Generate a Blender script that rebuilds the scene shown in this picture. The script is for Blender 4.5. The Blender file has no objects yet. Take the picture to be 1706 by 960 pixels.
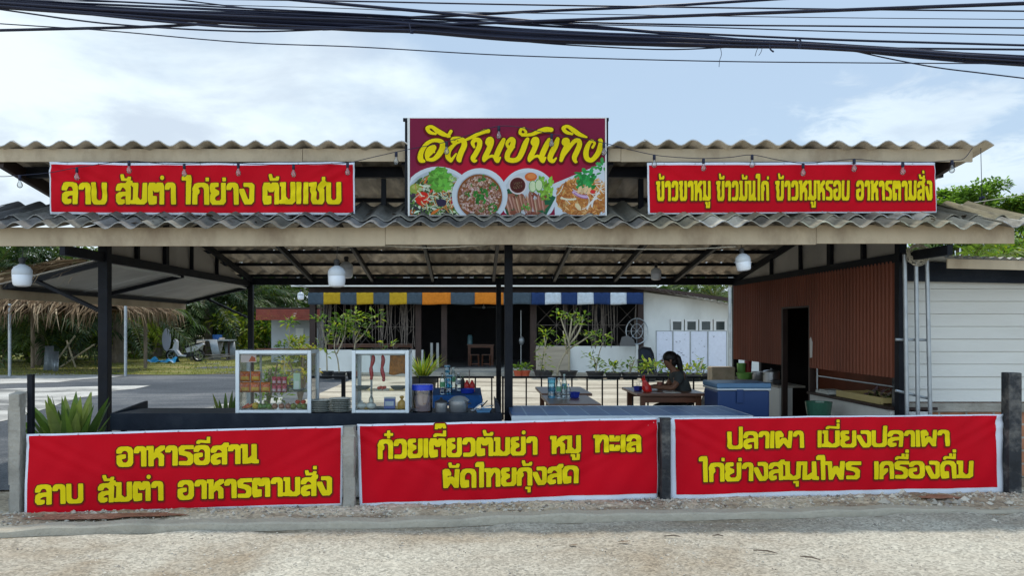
import bpy, bmesh, math, random
import numpy as np
from mathutils import Vector, Matrix
random.seed(7)
R = math.radians
scene = bpy.context.scene
COL = scene.collection

# ------------------------------------------------------------------ camera, sky, sun, exposure
F, CX, CY, CAMZ = 1240.0, 790.0, 545.0, 1.6          # focal length and vanishing point measured on the photograph
cam = bpy.data.cameras.new("camera")
cam.sensor_width = 36.0
cam.lens = F / 1706.0 * 36.0
cam.shift_x = (853 - CX) / 1706.0
cam.shift_y = (CY - 480) / 1706.0
cam.clip_start, cam.clip_end = 0.05, 2000
cam_o = bpy.data.objects.new("camera", cam)
cam_o.location = (0, 0, CAMZ)
cam_o.rotation_euler = (R(90), 0, 0)
COL.objects.link(cam_o)
scene.camera = cam_o

SUN_EL, SUN_AZ = 65.0, 22.0                           # behind the stall, a little to the right
world = bpy.data.worlds.new("World")
scene.world = world
world.use_nodes = True
wn, wl = world.node_tree.nodes, world.node_tree.links
wn.clear()
w_out = wn.new("ShaderNodeOutputWorld")
w_bg = wn.new("ShaderNodeBackground")
w_bg.inputs[1].default_value = 0.118
sky = wn.new("ShaderNodeTexSky")
sky.sky_type = 'NISHITA'
sky.sun_disc = False
sky.sun_elevation = R(SUN_EL)
sky.sun_rotation = R(SUN_AZ)
sky.air_density = 1.0
sky.dust_density = 1.2
sky.ozone_density = 1.5
tc = wn.new("ShaderNodeTexCoord")
sep = wn.new("ShaderNodeSeparateXYZ")
wl.new(tc.outputs["Generated"], sep.inputs[0])


def wmath(op, a, b=None, clamp=False):
    n = wn.new("ShaderNodeMath"); n.operation = op; n.use_clamp = clamp
    for i, v in enumerate((a, b)):
        if v is None: continue
        if isinstance(v, (int, float)): n.inputs[i].default_value = v
        else: wl.new(v, n.inputs[i])
    return n.outputs[0]


zz = wmath('ADD', wmath('MAXIMUM', sep.outputs[2], 0.0), 0.16)
comb = wn.new("ShaderNodeCombineXYZ")
wl.new(wmath('DIVIDE', sep.outputs[0], zz), comb.inputs[0])
wl.new(wmath('DIVIDE', sep.outputs[1], zz), comb.inputs[1])


def wnoise(scale, detail, rough, off, dist=0.0):
    mp = wn.new("ShaderNodeMapping"); mp.inputs[1].default_value = off
    wl.new(comb.outputs[0], mp.inputs[0])
    n = wn.new("ShaderNodeTexNoise"); n.inputs["Scale"].default_value = scale
    n.inputs["Detail"].default_value = detail; n.inputs["Roughness"].default_value = rough
    n.inputs["Distortion"].default_value = dist
    wl.new(mp.outputs[0], n.inputs[0])
    return n.outputs[0]


def wramp(v, a, b):
    n = wn.new("ShaderNodeMapRange"); n.interpolation_type = 'SMOOTHSTEP'
    wl.new(v, n.inputs[0]); n.inputs[1].default_value = a; n.inputs[2].default_value = b
    return n.outputs[0]


n1 = wnoise(0.75, 9, 0.56, (3.1, 1.7, 0), 0.3)
n2 = wnoise(2.6, 8, 0.6, (0.4, 7.7, 0), 0.2)
# more cloud to the left, the blue opens above the sign and to the right
lean = wmath('MULTIPLY', sep.outputs[0], -0.42)
low = wmath('MULTIPLY', wmath('SUBTRACT', 0.32, sep.outputs[2]), 0.42)
dens = wmath('ADD', wmath('ADD', wmath('ADD', n1, lean), low), wmath('MULTIPLY', wmath('SUBTRACT', n2, 0.5), 0.30))
cl1 = wramp(dens, 0.42, 0.74)
# one heap of cumulus at the right, a direction on the dome


def blob(u, v, su, sv):
    d = Vector(((u - CX) / F, 1.0, (CY - v) / F)).normalized()
    vd = wn.new("ShaderNodeVectorMath"); vd.operation = 'SUBTRACT'
    wl.new(tc.outputs["Generated"], vd.inputs[0]); vd.inputs[1].default_value = d
    vs = wn.new("ShaderNodeVectorMath"); vs.operation = 'MULTIPLY'
    wl.new(vd.outputs[0], vs.inputs[0]); vs.inputs[1].default_value = (F / su, F / su, F / sv)
    ln = wn.new("ShaderNodeVectorMath"); ln.operation = 'LENGTH'
    wl.new(vs.outputs[0], ln.inputs[0])
    return wmath('SUBTRACT', 1.0, ln.outputs["Value"])


n3 = wnoise(7.0, 10, 0.6, (5.4, 2.7, 0), 0.4)
heap = wmath('MAXIMUM', wmath('MAXIMUM', blob(1490, 210, 140, 70), blob(1590, 190, 90, 60)), blob(1600, 290, 260, 60))
cl2 = wramp(wmath('ADD', heap, wmath('MULTIPLY', wmath('SUBTRACT', n3, 0.5), 2.6)), -0.1, 0.75)
cl = wmath('MAXIMUM', wmath('MULTIPLY', cl1, 0.95), wmath('MULTIPLY', cl2, 0.62))
shade = wnoise(1.7, 6, 0.55, (9.2, 4.4, 0), 0.3)
ccol = wn.new("ShaderNodeMix"); ccol.data_type = 'RGBA'
ccol.inputs[6].default_value = (4.7, 5.45, 6.3, 1)
ccol.inputs[7].default_value = (6.7, 7.6, 8.0, 1)
wl.new(wramp(shade, 0.36, 0.6), ccol.inputs[0])
veil = wn.new("ShaderNodeMix"); veil.data_type = 'RGBA'        # thin high haze over the clear blue
veil.inputs[0].default_value = 0.68
wl.new(sky.outputs[0], veil.inputs[6]); veil.inputs[7].default_value = (3.65, 4.75, 5.85, 1)
mixc = wn.new("ShaderNodeMix"); mixc.data_type = 'RGBA'
wl.new(cl, mixc.inputs[0]); wl.new(veil.outputs[2], mixc.inputs[6]); wl.new(ccol.outputs[2], mixc.inputs[7])
# unseen sky behind the camera, brightened to add light on surfaces facing the road
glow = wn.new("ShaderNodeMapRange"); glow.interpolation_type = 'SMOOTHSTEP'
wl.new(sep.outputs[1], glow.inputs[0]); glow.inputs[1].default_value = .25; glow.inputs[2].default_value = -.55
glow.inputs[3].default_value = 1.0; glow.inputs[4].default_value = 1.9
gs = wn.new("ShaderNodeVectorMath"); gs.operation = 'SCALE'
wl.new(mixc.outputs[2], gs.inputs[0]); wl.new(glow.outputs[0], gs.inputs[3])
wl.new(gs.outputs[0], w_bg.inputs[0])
wl.new(w_bg.outputs[0], w_out.inputs[0])

sun = bpy.data.lights.new("sun", 'SUN')
sun.energy = 2.5
sun.angle = R(2.2)
sun.color = (1.0, 0.94, 0.84)
sun_o = bpy.data.objects.new("sun", sun)
COL.objects.link(sun_o)
sdir = Vector((math.sin(R(SUN_AZ)) * math.cos(R(SUN_EL)), math.cos(R(SUN_AZ)) * math.cos(R(SUN_EL)), math.sin(R(SUN_EL))))
sun_o.rotation_euler = sdir.to_track_quat('Z', 'Y').to_euler()
sun_o.location = (6, 20, 30)

scene.view_settings.view_transform = 'Standard'
scene.view_settings.look = 'None'
scene.view_settings.gamma = 1
scene.view_settings.use_curve_mapping = False
scene.view_settings.exposure = 0.30
scene.render.engine = 'CYCLES'
scene.cycles.max_bounces = 8
scene.cycles.transparent_max_bounces = 16


# ------------------------------------------------------------------ helpers
def at(u, v, Y):
    """point of the place seen at photo pixel (u, v), at distance Y from the camera plane"""
    return Vector(((u - CX) * Y / F, Y, CAMZ - (v - CY) * Y / F))


def xat(u, Y): return (u - CX) * Y / F
def zat(v, Y): return CAMZ - (v - CY) * Y / F


class MB:
    def __init__(self):
        self.v, self.f, self.c, self.m = [], [], [], []
        self.col, self.mi = None, 0

    def face(self, pts, col=None):
        b = len(self.v)
        self.v += [tuple(p) for p in pts]
        self.f.append(tuple(range(b, b + len(pts))))
        self.c.append(col or self.col); self.m.append(self.mi)

    def add(self, vs, fs, col=None):
        b = len(self.v)
        self.v += [tuple(p) for p in vs]
        for f in fs:
            self.f.append(tuple(i + b for i in f)); self.c.append(col or self.col); self.m.append(self.mi)

    def box(self, x0, x1, y0, y1, z0, z1, col=None):
        if x1 < x0: x0, x1 = x1, x0
        if y1 < y0: y0, y1 = y1, y0
        if z1 < z0: z0, z1 = z1, z0
        self.add([(x0, y0, z0), (x1, y0, z0), (x1, y1, z0), (x0, y1, z0), (x0, y0, z1), (x1, y0, z1), (x1, y1, z1), (x0, y1, z1)],
                 [(0, 3, 2, 1), (4, 5, 6, 7), (0, 1, 5, 4), (1, 2, 6, 5), (2, 3, 7, 6), (3, 0, 4, 7)], col)

    def bar(self, p, q, w, h, up=(0, 0, 1), col=None):
        """rectangular bar from p to q, w across, h along up"""
        p, q = Vector(p), Vector(q)
        d = (q - p).normalized(); u = Vector(up)
        s = d.cross(u)
        if s.length < 1e-4: s = d.cross(Vector((1, 0, 0)))
        s.normalize(); u = s.cross(d).normalized()
        vs = []
        for o in (p, q):
            for a, b in ((-1, -1), (1, -1), (1, 1), (-1, 1)):
                vs.append(o + s * a * w / 2 + u * b * h / 2)
        self.add(vs, [(3, 2, 1, 0), (4, 5, 6, 7), (0, 1, 5, 4), (1, 2, 6, 5), (2, 3, 7, 6), (3, 0, 4, 7)], col)

    def tube(self, pts, r, n=8, col=None, caps=True):
        pts = [Vector(p) for p in pts]
        rs = r if isinstance(r, (list, tuple)) else [r] * len(pts)
        rings = []
        prev = None
        for i, p in enumerate(pts):
            d = (pts[min(i + 1, len(pts) - 1)] - pts[max(i - 1, 0)])
            if d.length < 1e-9: d = Vector((0, 0, 1))
            d.normalize()
            if prev is None:
                a = d.orthogonal().normalized()
            else:
                a = prev - d * prev.dot(d)
                a = a.normalized() if a.length > 1e-6 else d.orthogonal().normalized()
            prev = a; b = d.cross(a)
            rings.append([p + (a * math.cos(2 * math.pi * k / n) + b * math.sin(2 * math.pi * k / n)) * rs[i] for k in range(n)])
        base = [q for rg in rings for q in rg]
        fs = []
        for i in range(len(pts) - 1):
            for k in range(n):
                k2 = (k + 1) % n
                fs.append((i * n + k, i * n + k2, (i + 1) * n + k2, (i + 1) * n + k))
        if caps:
            fs.append(tuple(reversed(range(n)))); fs.append(tuple(range((len(pts) - 1) * n, len(pts) * n)))
        self.add(base, fs, col)

    def lathe(self, prof, c=(0, 0, 0), n=18, col=None, sx=1, sy=1):
        """profile [(r, z)...] turned round the vertical through c"""
        vs, fs = [], []
        m = len(prof)
        for k in range(n):
            a = 2 * math.pi * k / n
            for r, z in prof:
                vs.append((c[0] + r * math.cos(a) * sx, c[1] + r * math.sin(a) * sy, c[2] + z))
        for k in range(n):
            k2 = (k + 1) % n
            for i in range(m - 1):
                fs.append((k * m + i, k2 * m + i, k2 * m + i + 1, k * m + i + 1))
        if prof[0][0] > 1e-5: fs.append(tuple(k * m for k in reversed(range(n))))
        if prof[-1][0] > 1e-5: fs.append(tuple(k * m + m - 1 for k in range(n)))
        self.add(vs, fs, col)

    def ball(self, c, rx, ry=None, rz=None, n=12, m=8, col=None, wob=0.0, rnd=random):
        ry = ry or rx; rz = rz or rx
        vs, fs = [], []
        vs.append((c[0], c[1], c[2] - rz))
        for j in range(1, m):
            t = -math.pi / 2 + math.pi * j / m
            for k in range(n):
                a = 2 * math.pi * k / n
                w = 1 + (rnd.random() - .5) * 2 * wob
                vs.append((c[0] + rx * math.cos(t) * math.cos(a) * w, c[1] + ry * math.cos(t) * math.sin(a) * w, c[2] + rz * math.sin(t) * w))
        vs.append((c[0], c[1], c[2] + rz))
        L = len(vs) - 1
        for k in range(n):
            k2 = (k + 1) % n
            fs.append((0, 1 + k2, 1 + k))
            for j in range(m - 2):
                fs.append((1 + j * n + k, 1 + j * n + k2, 1 + (j + 1) * n + k2, 1 + (j + 1) * n + k))
            fs.append((1 + (m - 2) * n + k, 1 + (m - 2) * n + k2, L))
        self.add(vs, fs, col)

    def grid(self, fn, nu, nv, col=None):
        vs = [fn(i / nu, j / nv) for j in range(nv + 1) for i in range(nu + 1)]
        w = nu + 1
        self.add(vs, [(j * w + i, j * w + i + 1, (j + 1) * w + i + 1, (j + 1) * w + i) for j in range(nv) for i in range(nu)], col)

    def prism(self, poly, ext, col=None):
        """closed flat outline (3-D points) pushed along the vector ext"""
        n = len(poly); e = Vector(ext)
        vs = [Vector(p) for p in poly] + [Vector(p) + e for p in poly]
        self.add(vs, [tuple(range(n)), tuple(reversed(range(n, 2 * n)))] + [(i, i + n, (i + 1) % n + n, (i + 1) % n) for i in range(n)], col)


def root_loc(o):
    l = Vector((0, 0, 0))
    while o is not None:
        l += o.location; o = o.parent
    return l


def obj(name, mb, mats, parent=None, smooth=False, bevel=0.0, fix=True):
    me = bpy.data.meshes.new(name)
    off = root_loc(parent) if parent else Vector((0, 0, 0))
    me.from_pydata([(v[0] - off.x, v[1] - off.y, v[2] - off.z) for v in mb.v], [], mb.f)
    if not isinstance(mats, (list, tuple)): mats = [mats]
    for m in mats: me.materials.append(m)
    if len(mats) > 1: me.polygons.foreach_set("material_index", mb.m)
    if any(c is not None for c in mb.c):
        at_ = me.color_attributes.new("Col", 'FLOAT_COLOR', 'CORNER')
        buf = []
        for p, c in zip(me.polygons, mb.c):
            c = c or (.5, .5, .5)
            buf += [c[0], c[1], c[2], 1.0] * p.loop_total
        at_.data.foreach_set("color", buf)
    if fix:
        bm = bmesh.new(); bm.from_mesh(me)
        bmesh.ops.recalc_face_normals(bm, faces=bm.faces)
        bm.to_mesh(me); bm.free()
    if smooth:
        me.polygons.foreach_set("use_smooth", [True] * len(me.polygons))
        try: me.set_sharp_from_angle(angle=R(40))
        except Exception: pass
    o = bpy.data.objects.new(name, me)
    COL.objects.link(o)
    if parent: o.parent = parent
    if bevel:
        b = o.modifiers.new("bevel", 'BEVEL'); b.width = bevel; b.segments = 2; b.limit_method = 'ANGLE'; b.angle_limit = R(50)
    return o


def tag(o, label, cat, group=None, kind=None):
    if label: o["label"] = label
    if cat: o["category"] = cat
    if group: o["group"] = group
    if kind: o["kind"] = kind
    return o


def thing(name, label, cat, loc=(0, 0, 0), group=None, rz=0.0):
    o = bpy.data.objects.new(name, None)
    o.empty_display_size = .1
    o.location = loc; o.rotation_euler = (0, 0, rz)
    COL.objects.link(o)
    return tag(o, label, cat, group)


def struct(name, mb, m, **k):
    o = obj(name, mb, m, **k); o["kind"] = "structure"; return o


def copy_tree(o, loc=None, label=None, rz=None, parent=None, scale=None):
    c = o.copy(); COL.objects.link(c)
    if parent is not None: c.parent = parent
    for ch in list(o.children): copy_tree(ch, parent=c)
    if loc is not None: c.location = loc
    if rz is not None: c.rotation_euler = (0, 0, rz)
    if scale is not None: c.scale = scale if isinstance(scale, (list, tuple)) else (scale,) * 3
    if label: c["label"] = label
    return c


def catmull(pts, n=6):
    pts = [tuple(p) for p in pts]
    if len(pts) < 3: return pts
    P = [pts[0]] + pts + [pts[-1]]
    out = []
    for i in range(1, len(P) - 2):
        for k in range(n):
            t = k / n
            out.append(tuple(0.5 * (2 * b + (c - a) * t + (2 * a - 5 * b + 4 * c - d) * t * t + (3 * b - a - 3 * c + d) * t ** 3)
                             for a, b, c, d in zip(P[i - 1], P[i], P[i + 1], P[i + 2])))
    out.append(pts[-1])
    return out


# ------------------------------------------------------------------ materials
def nt(name):
    m = bpy.data.materials.new(name); m.use_nodes = True
    n = m.node_tree.nodes; l = m.node_tree.links
    return m, n, l, n["Principled BSDF"]


def mat(name, col, rough=.7, var=.12, scale=5.0, bump=0.0, bscale=60.0, metal=0.0, spec=.35, attr=False, stain=None, stain_amt=.5, stain_scale=1.2,
        stretch=(1, 1, 1), transl=0.0, coat=0.0):
    m, n, l, b = nt(name)
    tcn = n.new("ShaderNodeTexCoord")
    mp = n.new("ShaderNodeMapping"); mp.inputs[3].default_value = stretch
    l.new(tcn.outputs["Object"], mp.inputs[0])
    no = n.new("ShaderNodeTexNoise"); no.inputs["Scale"].default_value = scale; no.inputs["Detail"].default_value = 6
    l.new(mp.outputs[0], no.inputs[0])
    mr = n.new("ShaderNodeMapRange"); mr.inputs[1].default_value = .3; mr.inputs[2].default_value = .7
    mr.inputs[3].default_value = 1 - var; mr.inputs[4].default_value = 1 + var
    l.new(no.outputs[0], mr.inputs[0])
    mul = n.new("ShaderNodeMix"); mul.data_type = 'RGBA'; mul.blend_type = 'MULTIPLY'; mul.inputs[0].default_value = 1
    if attr:
        a = n.new("ShaderNodeVertexColor"); a.layer_name = "Col"
        l.new(a.outputs[0], mul.inputs[6])
    else:
        mul.inputs[6].default_value = (*col, 1)
    l.new(mr.outputs[0], mul.inputs[7])
    out = mul.outputs[2]
    if stain:
        s = n.new("ShaderNodeTexNoise"); s.inputs["Scale"].default_value = stain_scale; s.inputs["Detail"].default_value = 8
        s.inputs["Roughness"].default_value = .65
        l.new(mp.outputs[0], s.inputs[0])
        sr = n.new("ShaderNodeMapRange"); sr.inputs[1].default_value = .48; sr.inputs[2].default_value = .68
        sr.inputs[3].default_value = 0; sr.inputs[4].default_value = stain_amt
        l.new(s.outputs[0], sr.inputs[0])
        mx = n.new("ShaderNodeMix"); mx.data_type = 'RGBA'
        l.new(sr.outputs[0], mx.inputs[0]); l.new(out, mx.inputs[6]); mx.inputs[7].default_value = (*stain, 1)
        out = mx.outputs[2]
    l.new(out, b.inputs["Base Color"])
    b.inputs["Roughness"].default_value = rough
    b.inputs["Metallic"].default_value = metal
    b.inputs["Specular IOR Level"].default_value = spec
    if coat: b.inputs["Coat Weight"].default_value = coat
    if bump:
        bn = n.new("ShaderNodeTexNoise"); bn.inputs["Scale"].default_value = bscale; bn.inputs["Detail"].default_value = 5
        l.new(mp.outputs[0], bn.inputs[0])
        bp = n.new("ShaderNodeBump"); bp.inputs["Strength"].default_value = bump; bp.inputs["Distance"].default_value = .02
        l.new(bn.outputs[0], bp.inputs["Height"]); l.new(bp.outputs[0], b.inputs["Normal"])
    if transl:
        tr = n.new("ShaderNodeBsdfTranslucent")
        tm = n.new("ShaderNodeMix"); tm.data_type = 'RGBA'; tm.blend_type = 'MULTIPLY'; tm.inputs[0].default_value = 1
        tm.inputs[7].default_value = (1.5, 1.6, .6, 1)
        l.new(out, tm.inputs[6]); l.new(tm.outputs[2], tr.inputs[0])
        ms = n.new("ShaderNodeMixShader"); ms.inputs[0].default_value = transl
        l.new(b.outputs[0], ms.inputs[1]); l.new(tr.outputs[0], ms.inputs[2])
        l.new(ms.outputs[0], n["Material Output"].inputs[0])
    return m


def glass_mat(name, tint=(.93, .97, .97), refl=.12):
    m, n, l, b = nt(name)
    n.remove(b)
    t = n.new("ShaderNodeBsdfTransparent"); t.inputs[0].default_value = (*tint, 1)
    g = n.new("ShaderNodeBsdfGlossy"); g.inputs["Roughness"].default_value = .03
    lw = n.new("ShaderNodeFresnel"); lw.inputs[0].default_value = 1.45
    mr = n.new("ShaderNodeMath"); mr.operation = 'MULTIPLY_ADD'; mr.inputs[1].default_value = .8; mr.inputs[2].default_value = refl * .25
    l.new(lw.outputs[0], mr.inputs[0])
    ms = n.new("ShaderNodeMixShader")
    l.new(mr.outputs[0], ms.inputs[0]); l.new(t.outputs[0], ms.inputs[1]); l.new(g.outputs[0], ms.inputs[2])
    l.new(ms.outputs[0], n["Material Output"].inputs[0])
    return m


def brick_mat(name, c1, c2, mortar, w, h, vertical=True, msize=.012, offset=.5, rough=.85, bump=.5, spec=.2, var=.25):
    m, n, l, b = nt(name)
    tcn = n.new("ShaderNodeTexCoord")
    vec = tcn.outputs["Object"]
    if vertical:
        s = n.new("ShaderNodeSeparateXYZ"); c = n.new("ShaderNodeCombineXYZ")
        ad = n.new("ShaderNodeMath"); ad.operation = 'ADD'
        l.new(vec, s.inputs[0]); l.new(s.outputs[0], ad.inputs[0]); l.new(s.outputs[1], ad.inputs[1])
        l.new(ad.outputs[0], c.inputs[0]); l.new(s.outputs[2], c.inputs[1])
        vec = c.outputs[0]
    bt = n.new("ShaderNodeTexBrick")
    bt.offset = offset
    bt.inputs["Color1"].default_value = (*c1, 1); bt.inputs["Color2"].default_value = (*c2, 1); bt.inputs["Mortar"].default_value = (*mortar, 1)
    bt.inputs["Scale"].default_value = 1; bt.inputs["Mortar Size"].default_value = msize
    bt.inputs["Brick Width"].default_value = w; bt.inputs["Row Height"].default_value = h; bt.inputs["Mortar Smooth"].default_value = .2
    l.new(vec, bt.inputs[0])
    no = n.new("ShaderNodeTexNoise"); no.inputs["Scale"].default_value = 9; no.inputs["Detail"].default_value = 7
    l.new(tcn.outputs["Object"], no.inputs[0])
    mr = n.new("ShaderNodeMapRange"); mr.inputs[1].default_value = .3; mr.inputs[2].default_value = .7; mr.inputs[3].default_value = 1 - var; mr.inputs[4].default_value = 1 + var
    l.new(no.outputs[0], mr.inputs[0])
    mul = n.new("ShaderNodeMix"); mul.data_type = 'RGBA'; mul.blend_type = 'MULTIPLY'; mul.inputs[0].default_value = 1
    l.new(bt.outputs["Color"], mul.inputs[6]); l.new(mr.outputs[0], mul.inputs[7])
    l.new(mul.outputs[2], b.inputs["Base Color"])
    b.inputs["Roughness"].default_value = rough; b.inputs["Specular IOR Level"].default_value = spec
    bp = n.new("ShaderNodeBump"); bp.inputs["Strength"].default_value = bump; bp.inputs["Distance"].default_value = .006; bp.invert = True
    l.new(bt.outputs["Fac"], bp.inputs["Height"]); l.new(bp.outputs[0], b.inputs["Normal"])
    return m


def ground_mat(name, cols, scale, rough=.9, fine=70.0, fine_amt=.35, bump=.5, stretch=(1, 1, 1), lo=.38, hi=.62, spec=.2, speck=None, bdist=.015):
    """cols: three colours mixed by a broad noise, grain by fine noise and voronoi stones"""
    m, n, l, b = nt(name)
    tcn = n.new("ShaderNodeTexCoord")
    mp = n.new("ShaderNodeMapping"); mp.inputs[3].default_value = stretch
    l.new(tcn.outputs["Object"], mp.inputs[0])
    no = n.new("ShaderNodeTexNoise"); no.inputs["Scale"].default_value = scale; no.inputs["Detail"].default_value = 9; no.inputs["Roughness"].default_value = .62
    no.inputs["Distortion"].default_value = .6
    l.new(mp.outputs[0], no.inputs[0])
    cr = n.new("ShaderNodeValToRGB")
    e = cr.color_ramp.elements
    e[0].position, e[1].position = lo, hi
    e[0].color, e[1].color = (*cols[0], 1), (*cols[2], 1)
    mid = e.new((lo + hi) / 2); mid.color = (*cols[1], 1)
    l.new(no.outputs[0], cr.inputs[0])
    vo = n.new("ShaderNodeTexVoronoi"); vo.inputs["Scale"].default_value = fine
    l.new(tcn.outputs["Object"], vo.inputs[0])
    hs = n.new("ShaderNodeSeparateColor"); l.new(vo.outputs["Color"], hs.inputs[0])
    fn = n.new("ShaderNodeTexNoise"); fn.inputs["Scale"].default_value = fine * .35; fn.inputs["Detail"].default_value = 8; fn.inputs["Roughness"].default_value = .7
    l.new(tcn.outputs["Object"], fn.inputs[0])
    ad = n.new("ShaderNodeMath"); ad.operation = 'ADD'
    l.new(hs.outputs[0], ad.inputs[0]); l.new(fn.outputs[0], ad.inputs[1])
    mr = n.new("ShaderNodeMapRange"); mr.inputs[1].default_value = .4; mr.inputs[2].default_value = 1.6; mr.inputs[3].default_value = 1 - fine_amt; mr.inputs[4].default_value = 1 + fine_amt
    l.new(ad.outputs[0], mr.inputs[0])
    mul = n.new("ShaderNodeMix"); mul.data_type = 'RGBA'; mul.blend_type = 'MULTIPLY'; mul.inputs[0].default_value = 1
    l.new(cr.outputs[0], mul.inputs[6]); l.new(mr.outputs[0], mul.inputs[7])
    l.new(mul.outputs[2], b.inputs["Base Color"])
    b.inputs["Roughness"].default_value = rough; b.inputs["Specular IOR Level"].default_value = spec
    bp = n.new("ShaderNodeBump"); bp.inputs["Strength"].default_value = bump; bp.inputs["Distance"].default_value = bdist
    l.new(ad.outputs[0], bp.inputs["Height"]); l.new(bp.outputs[0], b.inputs["Normal"])
    return m


M = {}
M['black'] = mat('black_steel_paint', (.007, .009, .014), .5, .25, 8, .08, 50, spec=.16, stain=(.03, .028, .026), stain_amt=.25, stain_scale=6)
M['black2'] = mat('black_board_paint', (.011, .016, .026), .55, .3, 3, .1, 40, spec=.16, stain=(.045, .05, .055), stain_amt=.3, stain_scale=3)
M['roof_under'] = mat('upper_roofing', None, .9, .3, 5, .35, 45, attr=True, spec=.12, stain=(.30, .25, .19), stain_amt=.7, stain_scale=3.2, stretch=(1.6, .5, .5))
M['roof'] = mat('fibre_cement_roofing', None, .9, .28, 4, .35, 45, attr=True, spec=.15, stain=(.050, .048, .042), stain_amt=.85, stain_scale=5, stretch=(1.8, .45, .45))
M['fascia'] = mat('beige_fascia_board', (.47, .385, .27), .75, .1, 2.5, .12, 30, stain=(.24, .175, .115), stain_amt=.7, stain_scale=1.5, stretch=(1.6, 1, .9))
M['panel'] = mat('grey_cement_board', (.42, .40, .37), .85, .1, 2, .08, 25, stain=(.25, .23, .2), stain_amt=.4)
M['soffit'] = mat('pale_cement_sheet', (.50, .49, .46), .85, .1, 1.5, .08, 20, stain=(.3, .28, .25), stain_amt=.4, stain_scale=1)
M['redmetal'] = mat('red_brown_metal_sheet', (.20, .062, .034), .5, .22, 1.6, .03, 20, spec=.2, stain=(.13, .042, .026), stain_amt=.5, stretch=(1, 1, .3))
M['white'] = mat('white_render', (.66, .68, .66), .8, .06, 2, .06, 40, stain=(.42, .42, .38), stain_amt=.35, stain_scale=1.1, stretch=(1, 1, .5))
M['siding'] = mat('white_plank_cladding', (.64, .64, .605), .7, .05, 1.5, .12, 30, stain=(.50, .485, .43), stain_amt=.4, stain_scale=.9, stretch=(.4, 1, 2))
M['galv'] = mat('galvanised_steel', (.36, .39, .41), .4, .15, 8, .03, 60, metal=.6)
M['alu'] = mat('aluminium_frame', (.60, .66, .70), .38, .06, 6, 0, 60, metal=.25, spec=.5)
M['conc'] = mat('rough_concrete', (.33, .31, .27), .9, .25, 4, .6, 30, stain=(.16, .14, .11), stain_amt=.6, stain_scale=2.5)
M['dirtyblack'] = mat('chipped_black_paint', (.02, .022, .026), .65, .4, 5, .4, 30, stain=(.30, .28, .25), stain_amt=.55, stain_scale=4)
M['wood'] = mat('varnished_brown_wood', (.135, .052, .026), .42, .25, 3, .05, 40, spec=.4, stretch=(1, 6, 6))
M['woodtop'] = mat('worn_wooden_tabletop', (.17, .085, .055), .35, .25, 3, .05, 40, spec=.5, stretch=(1, 8, 1))
M['darkwood'] = mat('dark_stained_wood', (.035, .020, .016), .6, .25, 4, .05, 30)
M['brick'] = brick_mat('hollow_orange_brick', (.42, .19, .10), (.34, .15, .085), (.36, .33, .28), .29, .14)
M['tile'] = brick_mat('blue_glazed_tile', (.018, .075, .20), (.025, .095, .24), (.14, .24, .36), .2, .2, vertical=False, msize=.008, offset=0, rough=.38, bump=.3, spec=.28, var=.15)
M['cable'] = mat('black_cable_sheath', (.008, .011, .032), .5, .1, 5, 0)
M['wire'] = mat('pale_cord', (.45, .42, .34), .6, .1, 5, 0)
M['bulb'] = mat('white_lamp_plastic', (.72, .76, .82), .35, .03, 5, 0, spec=.5)
M['glass'] = glass_mat('clear_glass', (.95, .98, .98), .04)
M['clear'] = glass_mat('clear_plastic', (.82, .90, .93), .3)
M['bluepl'] = glass_mat('tinted_blue_plastic', (.30, .62, .78), .4)
M['tubpl'] = glass_mat('milky_tub_plastic', (.86, .82, .84), .8)
M['cloudpl'] = mat('cloudy_plastic', (.62, .56, .56), .35, .1, 4, 0, stain=(.36, .25, .2), stain_amt=.8, stain_scale=9)
M['leaf'] = mat('leaf', None, .55, .18, 6, 0, attr=True, spec=.3, transl=.38)
M['straw'] = mat('dry_straw', None, .9, .25, 9, 0, attr=True, spec=.1)
M['paint'] = mat('coloured_surface', None, .55, .05, 12, 0, attr=True, spec=.35)
M['gloss'] = mat('coloured_gloss', None, .25, .05, 12, 0, attr=True, spec=.5)
M['print'] = mat('printed_vinyl', None, .6, .09, 2.2, 0, attr=True, spec=.09)
M['cloth'] = mat('fabric', None, .9, .12, 12, .1, 80, attr=True, spec=.1)
M['bark'] = mat('bark', (.20, .16, .12), .95, .3, 9, .5, 40, stretch=(1, 1, .4))
M['vine'] = mat('dark_vine_stem', (.13, .11, .095), .9, .3, 9, .2, 40)
M['stem'] = mat('grey_green_stem', (.30, .27, .19), .9, .25, 9, .2, 40)
M['pot'] = mat('dark_plastic_pot', (.025, .026, .028), .6, .2, 6, .1, 30)
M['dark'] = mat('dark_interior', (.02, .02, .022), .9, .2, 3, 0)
M['metal'] = mat('brushed_steel', (.42, .44, .46), .33, .1, 8, .02, 50, metal=.85)
M['skin'] = mat('skin', (.18, .088, .054), .55, .06, 6, 0)
M['hair'] = mat('black_hair', (.008, .007, .007), .5, .2, 30, .2, 90)
M['soil'] = mat('potting_soil', (.05, .035, .025), .95, .3, 30, .5, 60)
M['bluecool'] = mat('blue_cooler_plastic', (.012, .045, .16), .4, .08, 3, .02, 40, spec=.45)
M['lidblue'] = mat('pale_blue_lid_plastic', (.10, .22, .38), .4, .08, 3, .02, 40, spec=.45)
M['white_pl'] = mat('white_plastic', (.68, .68, .66), .45, .05, 4, 0)
M['red'] = mat('red_plastic', (.55, .02, .02), .35, .05, 4, 0, spec=.5)
M['rubber'] = mat('rubber', (.012, .012, .012), .8, .1, 4, 0)
M['tin'] = mat('grey_tin_sheet', (.30, .33, .35), .5, .15, 3, .05, 20, metal=.4)
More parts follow.
